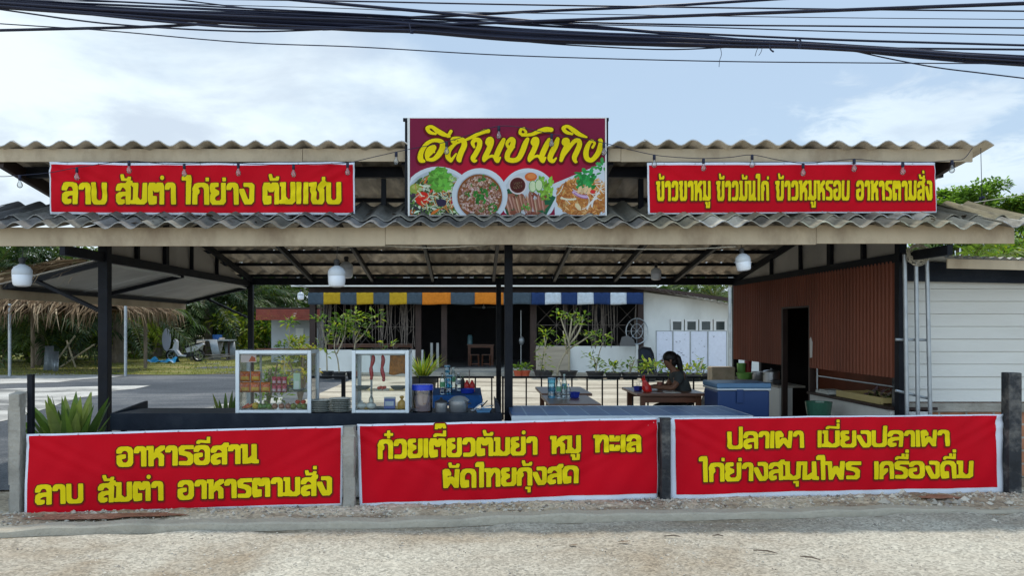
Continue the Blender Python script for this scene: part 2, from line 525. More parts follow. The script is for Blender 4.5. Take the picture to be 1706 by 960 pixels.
# ------------------------------------------------------------------ ground and paving
def FY(x): return 6.704 + 0.09 * x                  # line of the banners along the road
FD = Vector((1, .09, 0)).normalized(); FN = Vector((.09, -1, 0)).normalized()     # along the fence, and towards the road


def sheet(name, poly, z, m):
    mb = MB(); mb.face([(x, y, z) for x, y in poly]); return struct(name, mb, m)


def blobpoly(x0, x1, y0, y1, n=40, wob=.12, seed=1):
    r = random.Random(seed); ph = [r.uniform(0, 6.3) for _ in range(5)]
    out = []
    for k in range(n):
        a = 2 * math.pi * k / n
        w = 1 + wob * (math.sin(3 * a + ph[0]) + .7 * math.sin(5 * a + ph[1]) + .5 * math.sin(9 * a + ph[2]) + .3 * math.sin(14 * a + ph[3]))
        c, s = math.cos(a), math.sin(a)
        p = 2 / 3.2
        out.append(((x0 + x1) / 2 + (x1 - x0) / 2 * w * math.copysign(abs(c) ** p, c), (y0 + y1) / 2 + (y1 - y0) / 2 * w * math.copysign(abs(s) ** p, s)))
    return out


G_earth = ground_mat("sandy_ground", ((.16, .13, .09), (.27, .22, .155), (.38, .33, .25)), .7, fine=45, fine_amt=.35, bump=.5)
G_gravel = ground_mat("pale_gravel", ((.27, .225, .165), (.365, .335, .275), (.45, .425, .355)), .42, fine=62, fine_amt=.40, bump=.45, bdist=.010)
G_conc = ground_mat("old_concrete", ((.20, .20, .18), (.28, .27, .24), (.36, .34, .29)), 1.1, fine=60, fine_amt=.15, bump=.3)
G_asph = ground_mat("worn_asphalt", ((.05, .058, .068), (.075, .083, .094), (.14, .145, .15)), .35, fine=55, fine_amt=.35, bump=.5, stretch=(.5, 1, 1))
G_grass = ground_mat("short_grass_ground", ((.11, .125, .03), (.17, .175, .045), (.26, .22, .09)), .6, fine=30, fine_amt=.5, bump=.7)
G_court = ground_mat("pale_courtyard_concrete", ((.23, .20, .155), (.38, .335, .26), (.48, .43, .34)), .85, fine=40, fine_amt=.16, bump=.25, stretch=(.42, 1.5, 1), lo=.40, hi=.58)  # streaky tones carry painted tree shadow along with damp patches
G_patch = ground_mat("white_concrete", ((.15, .15, .145), (.40, .39, .36), (.50, .49, .46)), .9, fine=50, fine_amt=.2, bump=.25, stretch=(.5, 1, 1))
G_floor = ground_mat("stall_floor_concrete", ((.32, .30, .265), (.40, .375, .33), (.47, .44, .385)), .8, fine=50, fine_amt=.15, bump=.2)

mb = MB()
mb.face([(-260, -40, -.012), (260, -40, -.012), (260, 420, -.012), (-260, 420, -.012)])
struct("ground", mb, G_earth)
# gravel road shoulder, its surface modelled with shallow tyre ridges
def road_pt(i, j):
    x = -13 + 26 * i
    y1 = FY(x) - .80 + .05 * math.sin(x * 2.1) + .03 * math.sin(x * 5.3)
    y = -6 + (y1 + 6) * j ** .45
    z = .004 + .013 * abs(math.sin((x + .28 * y) * 9.2 + .6 * math.sin(y * 1.7))) ** 9 * math.exp(-((y - 4.6) / 1.4) ** 2) * (1 if x > -.4 else .15) + .006 * math.sin(x * 9 + y * 7) * math.sin(y * 11 - x * 3)
    q = max(0, min(1, (x - 2.6) / 1.8)); q = q * q * (3 - 2 * q)
    z += q * (.014 * math.sin(x * 5.1 + y * 3.3) * math.sin(y * 6.7 - x * 1.9) + .010 * math.sin(x * 13 + 1.3 * math.sin(y * 9)) * math.sin(y * 15 + x * 4) + .012)
    w = max(0, min(1, (-2.2 - x) / 1.5))
    z += w * (.012 * math.sin(x * 3.7 + y * 2.1) * math.sin(y * 4.9) + .008)
    return (x, y, z + .008)
mb = MB(); mb.grid(road_pt, 620, 90); struct("gravel_road", mb, G_gravel, smooth=True)
# rough verge of crushed concrete between the kerb and the banners
rv = random.Random(3)
def verge_pt(i, j):
    x = -8 + 16 * i
    y = FY(x) - .66 + .86 * j
    z = .012 + .030 * max(-.6, math.sin(j * 4.1)) + .010 * math.sin(x * 7.1 + j * 5) * math.sin(x * 3.3) + rv.uniform(-.009, .009)
    return (x, y, z)
mb = MB(); mb.grid(verge_pt, 420, 26)
struct("verge", mb, ground_mat("crushed_verge", ((.26, .195, .135), (.46, .385, .28), (.57, .51, .40)), 1.3, fine=34, fine_amt=.35, bump=.6, stretch=(.6, 1.6, 1)), smooth=True)
mb = MB()
mb.grid(lambda i, j: (-4.3 + 9.6 * i + .0, 0, 0), 1, 1) if False else None
ks = [(-4.4 + 9.4 * k / 90) for k in range(91)]
for a, b in zip(ks[:-1], ks[1:]):
    def pr(x):
        w = .012 * math.sin(x * 3.7) + .008 * math.sin(x * 9.1)
        y = FY(x) - .62 + w; h = .052 + .012 * math.sin(x * 1.9) + .006 * math.sin(x * 11)
        if x > 3.2: h *= max(.25, 1 - (x - 3.2) / 1.6)
        return [(x, y - .075, -.01), (x, y - .065, h - .012), (x, y - .045, h), (x, y + .06, h + .004), (x, y + .08, h - .03), (x, y + .09, -.01)]
    A, B = pr(a), pr(b)
    for k in range(5): mb.face([A[k], B[k], B[k + 1], A[k + 1]])
struct("kerb", mb, mat("old_kerb_concrete", (.42, .375, .295), .9, .2, 3, .6, 35, stain=(.20, .175, .14), stain_amt=.5, stain_scale=3), smooth=True)

sheet("driveway", [(-13.5, 6.9), (-3.95, 7.3), (-3.95, 12.9), (-3.7, 13.5), (-3.7, 24), (-5.9, 25), (-6.6, 34), (-9.2, 38), (-12.5, 30), (-14, 20)], .004, G_asph)
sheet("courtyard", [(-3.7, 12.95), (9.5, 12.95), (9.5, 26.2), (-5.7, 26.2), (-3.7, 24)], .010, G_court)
sheet("stall_floor", [(-3.95, 6.75), (4.35, 7.3), (4.35, 12.94), (-3.95, 12.94)], .014, G_floor)
def ground_px(pts, seed):
    """irregular outline on the ground, its corners measured on the photograph"""
    r = random.Random(seed); w = []
    for u, v in pts:
        Y = CAMZ * F / (v - CY); w.append(Vector((xat(u, Y), Y, 0)))
    out = []
    for a, b in zip(w, w[1:] + w[:1]):
        n = max(2, int((b - a).length / .5)); d = (b - a); s = Vector((-d.y, d.x, 0)).normalized()
        for k in range(n):
            q = a + d * k / n + s * r.uniform(-.06, .06) * (k > 0); out.append((q.x, q.y))
    return out
sheet("concrete_apron", ground_px([(-120, 655), (30, 648), (150, 645), (252, 643), (225, 649), (185, 653), (172, 659), (128, 664), (95, 676), (50, 690), (-120, 735)], 4), .012, G_patch)
sheet("concrete_path", ground_px([(-120, 627), (60, 623), (212, 626.5), (180, 631), (140, 632.5), (96, 638), (30, 640), (-120, 646)], 7), .012, G_patch)
sheet("concrete_ramp", [(-5.5, 13.3), (-4.95, 16.3), (-4.3, 16.7), (-3.5, 13.3)], .016, G_patch)
mb = MB()
mb.grid(lambda i, j: (-34 + 26.5 * i + 4 * j, 22.9 + 18 * j + (2.2 * i * (1 - j)) + .25 * math.sin(i * 40), .014 + .02 * math.sin(i * 31) * math.sin(j * 17)), 40, 20)
struct("lawn", mb, G_grass, smooth=True)
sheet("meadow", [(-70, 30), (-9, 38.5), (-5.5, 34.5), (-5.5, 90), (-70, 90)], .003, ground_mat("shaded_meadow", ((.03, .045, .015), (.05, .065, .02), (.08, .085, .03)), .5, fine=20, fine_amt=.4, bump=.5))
mb = MB()
rg = random.Random(9)
for k in range(9000):
    i, j = rg.random(), rg.random() ** 1.6
    x, y = -30 + 22.5 * i + 4 * j, 23.1 + 17 * j + 2.2 * i * (1 - j)
    h = rg.uniform(.03, .10); a = rg.uniform(0, 6.3); w = rg.uniform(.012, .03)
    g = rg.random()
    mb.face([(x - w * math.cos(a), y - w * math.sin(a), .0), (x + w * math.cos(a), y + w * math.sin(a), 0), (x + rg.uniform(-.04, .04), y + rg.uniform(-.04, .04), h)],
            (.14 + .12 * g, .17 + .06 * g, .035 + .03 * g))
o = obj("grass", mb, M['leaf'], fix=False); tag(o, "short yellowing grass along the far edge of the driveway", "grass", kind="stuff")

# loose stones on the verge and the road
mb = MB(); rs = random.Random(5)
def stone(x, y, z, s, col):
    vs = []
    for sx, sy, sz in ((1, 0, 0), (-1, 0, 0), (0, 1, 0), (0, -1, 0), (0, 0, 1), (0, 0, -1)):
        q = rs.uniform(.65, 1.2)
        vs.append((x + sx * s * q, y + sy * s * q, z + sz * s * q * .7))
    mb.add(vs, [(0, 2, 4), (2, 1, 4), (1, 3, 4), (3, 0, 4), (2, 0, 5), (1, 2, 5), (3, 1, 5), (0, 3, 5)], col)
for k in range(15000):
    x = rs.uniform(-6, 6.5)
    if rs.random() < .30:
        y = FY(x) - rs.uniform(-.02, .60); s = rs.choice((.005, .006, .008, .012, .02)) * rs.uniform(.7, 1.2); z = .045
        z = .012 + .030 * max(-.6, math.sin(((y - FY(x) + .66) / .86) * 4.1)) + s * .2
    else:
        y = FY(x) - .82 - 2.1 * rs.random(); s = rs.choice((.004, .005, .006, .007, .010)) * rs.uniform(.7, 1.2); z = .012
    if x > 3.4 and rs.random() < .22: s *= rs.uniform(1.6, 3.2)
    g = rs.uniform(.7, 1.25)
    mb_c = (.46 * g, .42 * g, .35 * g) if rs.random() < .8 else (.24 * g, .21 * g, .18 * g)
    stone(x, y, z, s, mb_c)
o = obj("loose_gravel", mb, M['paint'], fix=False); tag(o, "loose pale stones scattered on the road edge and verge", "gravel", kind="stuff")

# reddish soil spots on the verge: stains with a shape of their own
red_soil = ground_mat("red_soil", ((.22, .10, .06), (.28, .13, .085), (.34, .19, .13)), 2.5, fine=40, fine_amt=.3, bump=.5)
def soil(u0, u1, v, Yw, seed, nm):
    x0, x1 = xat(u0, 6.3), xat(u1, 6.3)
    pl = blobpoly(0, 1, 0, 1, 34, .16, seed)
    mbs = MB(); pts = []
    for a, b in pl:
        x = x0 + (x1 - x0) * a; yb = FY(x) - Yw + .16 * (b - .5)
        j = (yb - FY(x) + .66) / .86
        pts.append((x, yb, .030 + .030 * math.sin(max(j, 0) * 4.1)))
    c = sum((Vector(p) for p in pts), Vector()) / len(pts)
    for p, q in zip(pts, pts[1:] + pts[:1]): mbs.face([p, q, c])
    s = struct(nm, mbs, red_soil)
soil(80, 300, 880, .36, 3, "red_earth"); soil(1590, 1655, 862, .33, 5, "red_earth_patch")

# fallen leaves and twigs on the road
tw = random.Random(12)
for k, (u, v, L, a, lab) in enumerate([(955, 916, .07, .4, "dry brown leaf on the gravel below the centre banner"), (1196, 900, .08, -.2, "thin dry twig on the gravel below the gap post"),
                        (1275, 927, .16, -.5, "dark twig lying straight on the gravel below the right banner"), (1350, 938, .13, -.7, "short dark splinter on the gravel nearest the camera"),
                        (1040, 910, .09, .1, "small dark leaf lying flat on the pale gravel"), (1120, 901, .12, -.1, "long grey twig on the gravel near the centre"),
                        (670, 910, .05, -.6, "tiny brown leaf on the gravel under the first letter of the centre banner")]):
    Y = CAMZ * F / (v - CY); p = Vector((xat(u, Y), Y, .03))
    mb = MB(); d = Vector((math.cos(a), math.sin(a), 0))
    if 'leaf' in lab:
        s = Vector((-d.y, d.x, 0))
        for t0, t1, w0, w1 in ((-.5, -.15, .0, .22), (-.15, .2, .22, .2), (.2, .5, .2, 0)):
            mb.face([p + d * L * t0 + s * L * w0, p + d * L * t1 + s * L * w1, p + d * L * t1 - s * L * w1 + Vector((0, 0, .006)), p + d * L * t0 - s * L * w0 + Vector((0, 0, .004))], (.14, .08, .045))
        o = obj("fallen_leaf", mb, M['paint'], fix=False); tag(o, lab, "leaf")
    else:
        mb.tube([p - d * L / 2, p + d * L * .1 + Vector((0, .008, .006)), p + d * L / 2], [.004, .006, .003], 6, (.09, .065, .045))
        o = obj("twig", mb, M['paint']); tag(o, lab, "twig")

# ------------------------------------------------------------------ corrugated roofing
def corr_rows(mb, x0, x1, ys, zs, pitch=.238, amp=.032, lap=.14, thick=.007, base=(.155, .150, .135), seed=1, bright_x=None, lift=.016, edge_wob=.012):
    """rows of corrugated sheets between successive ys (front to back); zs the sheet height there"""
    r = random.Random(seed)
    seg = 8
    sheet_w = pitch * 2
    nrow = len(ys) - 1
    nsh = int(math.ceil((x1 - x0) / sheet_w))
    for i in range(nrow):
        ya, yb, za, zb = ys[i], ys[i + 1], zs[i], zs[i + 1]
        L = math.hypot(yb - ya, zb - za); k = lap / L
        for s in range(nsh):
            xa = x0 + s * sheet_w; xb = min(x1, xa + sheet_w * 1.02)
            g = r.uniform(.60, 1.22)
            warm = r.uniform(-.012, .022)
            c = [base[0] * g + warm, base[1] * g + warm * .8, base[2] * g]
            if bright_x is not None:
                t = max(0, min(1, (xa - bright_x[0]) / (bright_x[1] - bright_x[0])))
                c = [c[0] * (1 + .55 * t) + .02 * t, c[1] * (1 + .5 * t) + .01 * t, c[2] * (1 + .25 * t)]  # sheets coloured lighter and warmer rightward, imitating sun on that end
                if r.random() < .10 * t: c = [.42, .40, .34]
            j0, j1 = r.uniform(-edge_wob, edge_wob), r.uniform(-edge_wob, edge_wob); dz0, dz1, dph = r.uniform(-.007, .007), r.uniform(-.007, .007), r.uniform(-.22, .22)
            n = max(2, int(round((xb - xa) / pitch * seg)))
            # each sheet reaches under its uphill neighbour; uphill sheet lies on top
            f0, f1 = (-k if zb > za else 0), (1 if zb > za else 1 + k)     # overlap hangs over the downhill end
            lift_dn, lift_up = lift, .0
            def P(xi, t, off):
                ph = 2 * math.pi * (xi - x0) / pitch + dph
                y = ya + (yb - ya) * t + (j0 if t < .5 else j1)
                down = (1 - t) if zb > za else t
                z = za + (zb - za) * t + amp * math.cos(ph) + (lift_dn if down > .5 else lift_up) + off + dz0 + (dz1 - dz0) * t
                return (xi, y, z)
            xs = [xa + (xb - xa) * q / n for q in range(n + 1)]
            for off in (0, -thick):
                vs = [P(x, t, off) for t in (f0, .5, f1) for x in xs]
                w = n + 1
                fs = [(a * w + q, a * w + q + 1, (a + 1) * w + q + 1, (a + 1) * w + q) for a in range(2) for q in range(n)]
                if off: fs = [tuple(reversed(f)) for f in fs]
                mb.add(vs, fs, tuple(c))
            for t in (f0, f1):
                for q in range(n):
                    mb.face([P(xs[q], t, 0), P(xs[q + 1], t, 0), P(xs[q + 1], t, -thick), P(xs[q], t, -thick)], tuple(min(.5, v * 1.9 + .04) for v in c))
            for x in (xs[0], xs[-1]):
                mb.face([P(x, f0, 0), P(x, f1, 0), P(x, f1, -thick), P(x, f0, -thick)], tuple(c))


# ------------------------------------------------------------------ the open stall
XL, XR, YF, YR, XM = -3.87, 4.45, 7.8, 12.8, .36
stall = thing("food_stall", "open-fronted food stall with black steel posts and a two-tier corrugated roof", "food stall", (0, 7.8, 0))
def zup(y): return 3.385 - .163 * (y - 7.4)           # sheets of the upper roof
mb = MB()
ys = [7.28, 8.15, 9.0, 9.8, 10.55, 11.3, 12.05, 13.0]
corr_rows(mb, -5.0, 5.09, ys, [zup(y) for y in ys], seed=11, base=(.64, .57, .47), amp=.028, lift=.036, thick=.010)
obj("upper_roof", mb, M['roof_under'], stall, smooth=True, fix=False)
mb = MB()
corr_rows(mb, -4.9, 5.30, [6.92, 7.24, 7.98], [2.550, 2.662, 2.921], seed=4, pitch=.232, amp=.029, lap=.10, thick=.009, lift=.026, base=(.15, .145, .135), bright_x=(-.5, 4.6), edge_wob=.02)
canopy = obj("lower_roof", mb, M['roof'], stall, smooth=True, fix=False)
def fascia(nm, y, pieces, zz):
    for (xa, xb, dz, dy) in pieces:
        mb = MB(); mb.box(xa, xb, y + dy, y + dy + .022, zz[0] + dz, zz[1] + dz)
        obj(nm, mb, M['fascia'], stall, bevel=.003)
fascia("lower_fascia", 6.98, [(-4.9, -.835, -.006, 0), (-.832, 3.205, .008, -.004), (3.21, 5.07, .018, .003)], (2.365, 2.542))
fascia("upper_fascia", 7.36, [(-4.9, -1.7, 0, 0), (-1.697, 1.45, .004, .002), (1.453, 4.93, 0, 0)], (3.235, 3.365))
# dead leaves and broken chips lying in the gutters of the lower roof
mb = MB(); rl = random.Random(41)
for k in range(130):
    x = rl.gauss(-2.85, .32) if k < 80 else rl.uniform(-4.7, 4.9)
    y = rl.uniform(6.95, 7.75); z = 2.55 + .345 * (y - 6.92) + .029 * math.cos(2 * math.pi * (x + 4.9) / .232) + rl.uniform(.018, .045)
    a = rl.uniform(0, 6.3); L = rl.uniform(.018, .055); d = Vector((math.cos(a), math.sin(a), rl.uniform(-.2, .4))) * L; s_ = Vector((-math.sin(a), math.cos(a), rl.uniform(-.2, .3))) * L * .45
    p = Vector((x, y, z)); mb.face([p - d, p + s_, p + d, p - s_], rl.choice(((.20, .13, .07), (.28, .20, .11), (.12, .085, .055), (.33, .29, .22))))
o = obj("roof_litter", mb, M['straw'], fix=False); tag(o, "dead leaves and chips lying on the lower corrugated roof", "litter", kind="stuff")
# posts
def post(x, y, z1, w=.085):
    mb = MB(); mb.box(x - w / 2, x + w / 2, y - w / 2, y + w / 2, 0, z1)
    obj("post", mb, M['black'], stall, bevel=.004)
for x, z in ((XL, zup(YF) - .13), (XM, zup(YF) - .13), (XR + .02, zup(YF) - .13)): post(x, YF, z, .10 if x < 0 else .085)
for x in (XL + .03, .42, XR + .04): post(x, YR, 2.34, .085)
# beams
def beam(nm, p, q, w, h, m='black'):
    mb = MB(); mb.bar(p, q, w, h); obj(nm, mb, M[m], stall)
beam("rear_beam", (XL - .1, YR, 2.385), (XR + .1, YR, 2.385), .06, .125)
beam("front_beam", (-4.7, 7.80, zup(YF) - .10), (4.9, 7.80, zup(YF) - .10), .06, .11)
for x in (XL, XR + .02):
    beam("side_beam", (x, 6.99, 2.325), (x, YR, 2.345), .05, .095)
for x in (-4.7, 4.75):
    beam("verge_rafter", (x, 7.40, zup(7.40) - .135), (x, 12.9, zup(12.9) - .12), .05, .13, 'darkwood')
for k in range(9):
    x = XL + .06 + k * (XR - XL - .04) / 8
    beam("rafter", (x, 7.42, zup(7.42) - .125), (x, 12.75, zup(12.75) - .105), .045, .085)
for y in (7.95, 8.8, 9.6, 10.37, 11.12, 11.87, 12.66):
    beam("purlin", (-4.8, y, zup(y) - .058), (4.95, y, zup(y) - .058), .045, .05)
for k in range(9):
    x = XL + .06 + k * (XR - XL - .04) / 8
    beam("canopy_rafter", (x, 7.01, 2.455), (x, 7.83, 2.705), .035, .05)
for y, z in ((7.06, 2.512), (7.80, 2.742)): beam("canopy_purlin", (-4.8, y, z), (5.1, y, z), .035, .045)
# vertical struts between the two roofs
for x in (-2.2, -.95, 1.75, 3.1): beam("strut", (x, 7.82, 2.76), (x, 7.82, zup(7.82) - .16), .05, .05)
# side gables with cement boards and studs
for x, s in ((XL, -1), (XR + .02, 1)):
    mb = MB()
    n = 5
    for k in range(n):
        za, zb = 2.385 + k * .16, 2.385 + k * .16 + .168
        # a board is cut to the slope of the roof
        yc = lambda z: 7.4 + (3.385 - .14 - z) / .163
        y0, y1 = 7.86, min(12.74, yc(za)); y2 = min(12.74, yc(zb))
        if y2 < y0 + .1: break
        xo = x + s * (.03 + .006 * (k % 2))
        mb.prism([(xo, y0, za), (xo, y1, za), (xo, y2, zb), (xo, y0, zb)], (s * .008, 0, 0))
    obj("gable_boards", mb, M['panel'], stall)
    for y, w in ((8.55, .05), (9.35, .09), (10.2, .035), (11.2, .035)):
        mb = MB(); mb.box(x - .022, x + .022, y - w / 2, y + w / 2, 2.38, zup(y) - .09); obj("stud", mb, M['black'], stall)
# low side canopy on the left, smooth sheets on black arms
mb = MB()
XO, ZO, ZI = -4.97, 2.045, 2.31
for a, b in ((7.80, 9.45), (9.47, 11.1), (11.12, 12.8)):
    mb.prism([(XL - .04, a, ZI), (XO, a, ZO), (XO, b, ZO), (XL - .04, b, ZI)], (0, 0, .012))
obj("side_canopy_sheet", mb, M['soffit'], stall)
for y in (7.83, 9.9, 12.75): beam("canopy_arm", (XL, y, ZI - .03), (XO + .03, y, ZO - .03), .05, .05)
beam("canopy_edge_bar", (XO + .05, 7.8, ZO - .028), (XO + .05, 12.8, ZO - .028), .05, .05)
mb = MB(); mb.box(XO - .022, XO, 7.70, 12.83, 1.90, 2.04); obj("side_fascia", mb, M['fascia'], stall)
mb = MB(); mb.box(XL - .035, XL - .02, 7.86, 12.8, 2.255, 2.275); obj("trim_strip", mb, M['white'], stall)
for y in (YF, YR):
    for d in (-.035, .035): beam("brace", (XL - .03, y + d, 1.76), (-4.62, y + d, 2.10), .022, .03)
# front rafters that run on to the front eave at the left

# right wall: ribbed red-brown sheets that stop above the counters, a doorway between
def ribbed(y0, y1, z0, z1):
    mb = MB(); pitch = .075; n = int(round((y1 - y0) / pitch))
    prof = []
    for k in range(n):
        a = y0 + (y1 - y0) * k / n; p = (y1 - y0) / n
        prof += [(a, 0), (a + p * .55, 0), (a + p * .66, -.016), (a + p * .89, -.016)]
    prof.append((y1, 0))
    for (ya, da), (yb, db) in zip(prof[:-1], prof[1:]):
        mb.face([(XR + da, ya, z0), (XR + db, yb, z0), (XR + db, yb, z1), (XR + da, ya, z1)])
        mb.face([(XR + da + .004, ya, z0), (XR + db + .004, yb, z0), (XR + db + .004, yb, z1), (XR + da + .004, ya, z1)])
    return mb
obj("wall_sheet", ribbed(10.73, 12.74, 1.05, 2.30), M['redmetal'], stall, fix=False)
obj("wall_sheet", ribbed(7.88, 9.86, 1.06, 2.30), M['redmetal'], stall, fix=False)
obj("wall_sheet", ribbed(9.862, 10.728, 1.885, 2.30), M['redmetal'], stall, fix=False)
mb = MB()
for y in (9.86, 10.73): mb.box(XR - .012, XR + .06, y - .025, y + .025, 0, 1.885)
mb.box(XR - .012, XR + .06, 9.885, 10.705, 1.86, 1.885); obj("door_frame", mb, M['darkwood'], stall)
mb = MB()
mb.tube([(XR + .03, 9.72, .78), (XR + .03, 9.72, 1.06)], .012, 8); mb.tube([(XR + .03, 7.95, .96), (XR + .03, 9.72, .96)], .010, 8)
obj("window_rail", mb, M['galv'], stall)
mb = MB(); mb.face([(XR - .0175, 9.76, 1.20), (XR - .0175, 9.83, 1.19), (XR - .0175, 9.835, 1.44), (XR - .0175, 9.80, 1.47), (XR - .0175, 9.75, 1.40)]); obj("torn_sticker", mb, M['white_pl'], stall)

# white serving counters under the openings
def counter(y0, y1, label, lip):
    t = thing("serving_counter", label, "counter", (XR, y0, 0))
    mb = MB(); mb.box(XR - .03, XR + (.40 if lip else .16), y0, y1, 0.014, .715); obj("base", mb, M['white'], t)
    mb = MB(); mb.box(XR - .06, XR + (.46 if lip else .34), y0 - .02, y1 + .03, .717, .748); obj("top", mb, M['darkwood'] if lip else M['conc'], t, bevel=.004)
    return t
counter(10.78, 12.74, "white rendered counter with pans and green baskets on it, beyond the doorway", False)
counter(7.90, 9.80, "white rendered counter under the raised red-brown sheet, nearest the road", True)

# ------------------------------------------------------------------ kitchen building at the right
kit = thing("kitchen_building", "white plank-clad building with brick base at the right of the stall", "building", (4.5, 7.95, 0))
mb = MB()
z = .80; k = 0
while z < 2.20:
    h = .134
    mb.prism([(4.57, 7.962, z), (4.57, 7.936 - .003 * (k % 3), z + .003), (4.57, 7.946, z + h - .0012), (4.57, 7.962, z + h - .0012)], (5.0, 0, 0)); z += h; k += 1
obj("plank_wall", mb, M['siding'], kit)
mb = MB(); mb.box(4.57, 9.57, 7.965, 8.06, .795, 2.16); obj("wall", mb, M['white'], kit)
mb = MB(); mb.box(4.57, 9.57, 7.93, 8.06, 0, .79); obj("brick_base", mb, M['brick'], kit)
mb = MB(); mb.box(4.50, 9.57, 7.90, 7.928, .70, .79); obj("plinth", mb, M['conc'], kit)
mb = MB(); mb.box(4.49, 4.565, 7.875, 8.0, 0, 2.33); obj("corner_post", mb, M['dirtyblack'], kit)
mb = MB(); mb.prism([(4.53, 7.845, 2.085), (9.6, 7.845, 1.985), (9.6, 7.845, 2.185), (4.53, 7.845, 2.285)], (0, .025, 0)); obj("dark_fascia", mb, M['black2'], kit)
mb = MB()
def kroof(i, j):
    x = 4.6 + 5.1 * i; y = 7.45 + 6.0 * j
    return (x, y, 2.315 - .030 * (x - 4.6) + .012 * math.cos(x * 2 * math.pi / .09) - .05 * (y - 7.45) * 0 + .02 * j)
mb.grid(kroof, 460, 1); mb2 = [(x, y, z - .006) for x, y, z in mb.v]; mb.add(mb2, [tuple(reversed(f)) for f in list(mb.f)])
obj("roof", mb, mat("old_white_roof_sheet", (.5, .5, .47), .7, .15, 2, .1, 20, stain=(.3, .28, .24), stain_amt=.5), kit, smooth=True, fix=False)
mb = MB(); mb.prism([(4.75, 7.47, 2.19), (9.6, 7.47, 2.075), (9.6, 7.47, 2.160), (4.75, 7.47, 2.285)], (0, .018, 0)); obj("front_board", mb, M['fascia'], kit)
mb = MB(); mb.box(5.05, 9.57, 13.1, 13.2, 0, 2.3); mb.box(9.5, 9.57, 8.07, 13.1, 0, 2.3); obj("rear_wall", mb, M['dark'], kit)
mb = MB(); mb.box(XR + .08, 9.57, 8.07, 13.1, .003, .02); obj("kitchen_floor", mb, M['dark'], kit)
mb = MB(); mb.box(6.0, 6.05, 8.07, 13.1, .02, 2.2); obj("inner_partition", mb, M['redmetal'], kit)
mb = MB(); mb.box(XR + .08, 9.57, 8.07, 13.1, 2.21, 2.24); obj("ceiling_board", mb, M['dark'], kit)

# ------------------------------------------------------------------ house across the courtyard
HY = 26.0
house = thing("restaurant_house", "long white house across the courtyard with dark open front and striped awnings", "house", (0, HY, 0))
xa, xb, xc, xd, xe = xat(520, HY), xat(705, HY), xat(888, HY), xat(1072, HY), xat(1232, HY)
mb = MB(); mb.box(xa, xb, HY, HY + .15, 0, .80); obj("low_wall", mb, M['white'], house)
mb = MB(); mb.box(xc, xd, HY, HY + .15, 0, .93); obj("low_wall", mb, M['white'], house)
# right wing with a window opening cut out
wx0, wx1, wz0, wz1 = xat(1116, HY), xat(1212, HY), 1.42, 1.86
mb = MB()
mb.box(xd + .002, wx0, HY, HY + .15, 0, 2.2); mb.box(wx1, xe + 1.2, HY, HY + .15, 0, 2.2)
mb.box(wx0, wx1, HY, HY + .15, 0, wz0); mb.box(wx0, wx1, HY, HY + .15, wz1, 2.2)
mb.prism([(xd + .002, HY, 2.2), (xe + 1.2, HY, 2.2), (xe + 1.2, HY, 2.21), (xd + .002, HY, 2.82)], (0, .15, 0))
obj("wing_wall", mb, M['white'], house)
w = MB(); ww = (wx1 - wx0) / 4; wglass = mat("dark_window_glass", (.02, .03, .03), .1, .1, 3, 0, spec=.6)
for k in range(4):
    a, b = wx0 + k * ww, wx0 + (k + 1) * ww
    for bx in ((a + .02, a + .10, wz0, wz1), (b - .10, b - .02, wz0, wz1), (a + .10, b - .10, wz1 - .07, wz1), (a + .10, b - .10, wz0, wz0 + .07)):
        w.box(bx[0], bx[1], HY - .02, HY + .05, bx[2], bx[3])
wo = obj("window", w, M['white_pl'], house)
for k in range(4):
    g = MB(); g.box(wx0 + k * ww + .1, wx0 + (k + 1) * ww - .1, HY + .01, HY + .02, wz0 + .07, wz1 - .07); obj("pane", g, wglass, wo)
mb = MB(); mb.prism([(xd - .6, HY - .7, 2.93), (xe + 1.6, HY - .7, 2.17), (xe + 1.6, HY - .7, 2.29), (xd - .6, HY - .7, 3.06)], (0, .05, 0))
obj("wing_fascia", mb, M['darkwood'], house)
mb = MB()
def wroof(i, j):
    x = xd - .7 + (xe + 1.7 - xd + .7) * i
    return (x, HY - .75 + 7 * j, 3.08 - (x - xd + .7) * .195 + .02 * math.cos(x * 2 * math.pi / .24) + .05 * j)
mb.grid(wroof, 200, 1); obj("wing_roof", mb, M['soffit'], house, smooth=True, fix=False)
mb = MB(); mb.box(xa - .4, xd - .6, HY - .6, HY + 8, 3.0, 3.12); obj("main_roof", mb, M['darkwood'], house)
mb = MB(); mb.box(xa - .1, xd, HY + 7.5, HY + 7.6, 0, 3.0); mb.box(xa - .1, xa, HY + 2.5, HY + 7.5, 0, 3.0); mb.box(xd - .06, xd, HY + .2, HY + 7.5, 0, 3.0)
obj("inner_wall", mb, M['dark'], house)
mb = MB(); mb.box(xa, xd, HY + .2, HY + 7.5, .02, .13); obj("inner_floor", mb, mat("polished_floor", (.16, .17, .18), .4, .15, 2, 0), house)
pf = MB(); pf.box(xb + .05, xc - .02, 24.2, 26.1, .012, .12); pf.box(xb + .35, xc - .3, 25.2, 26.1, .121, .17)
obj("porch_step", pf, G_conc, house)
for u in (521, 697, 740, 888, 1067):
    mb = MB(); x = xat(u, HY); mb.box(x - .1, x + .1, HY - .06, HY + .19, 0 if u != 740 else .13, 2.98); obj("column", mb, M['darkwood'], house)
mb = MB(); mb.box(xa - .1, xd, HY - .04, HY + .04, 2.42, 3.0); obj("lintel", mb, M['darkwood'], house)
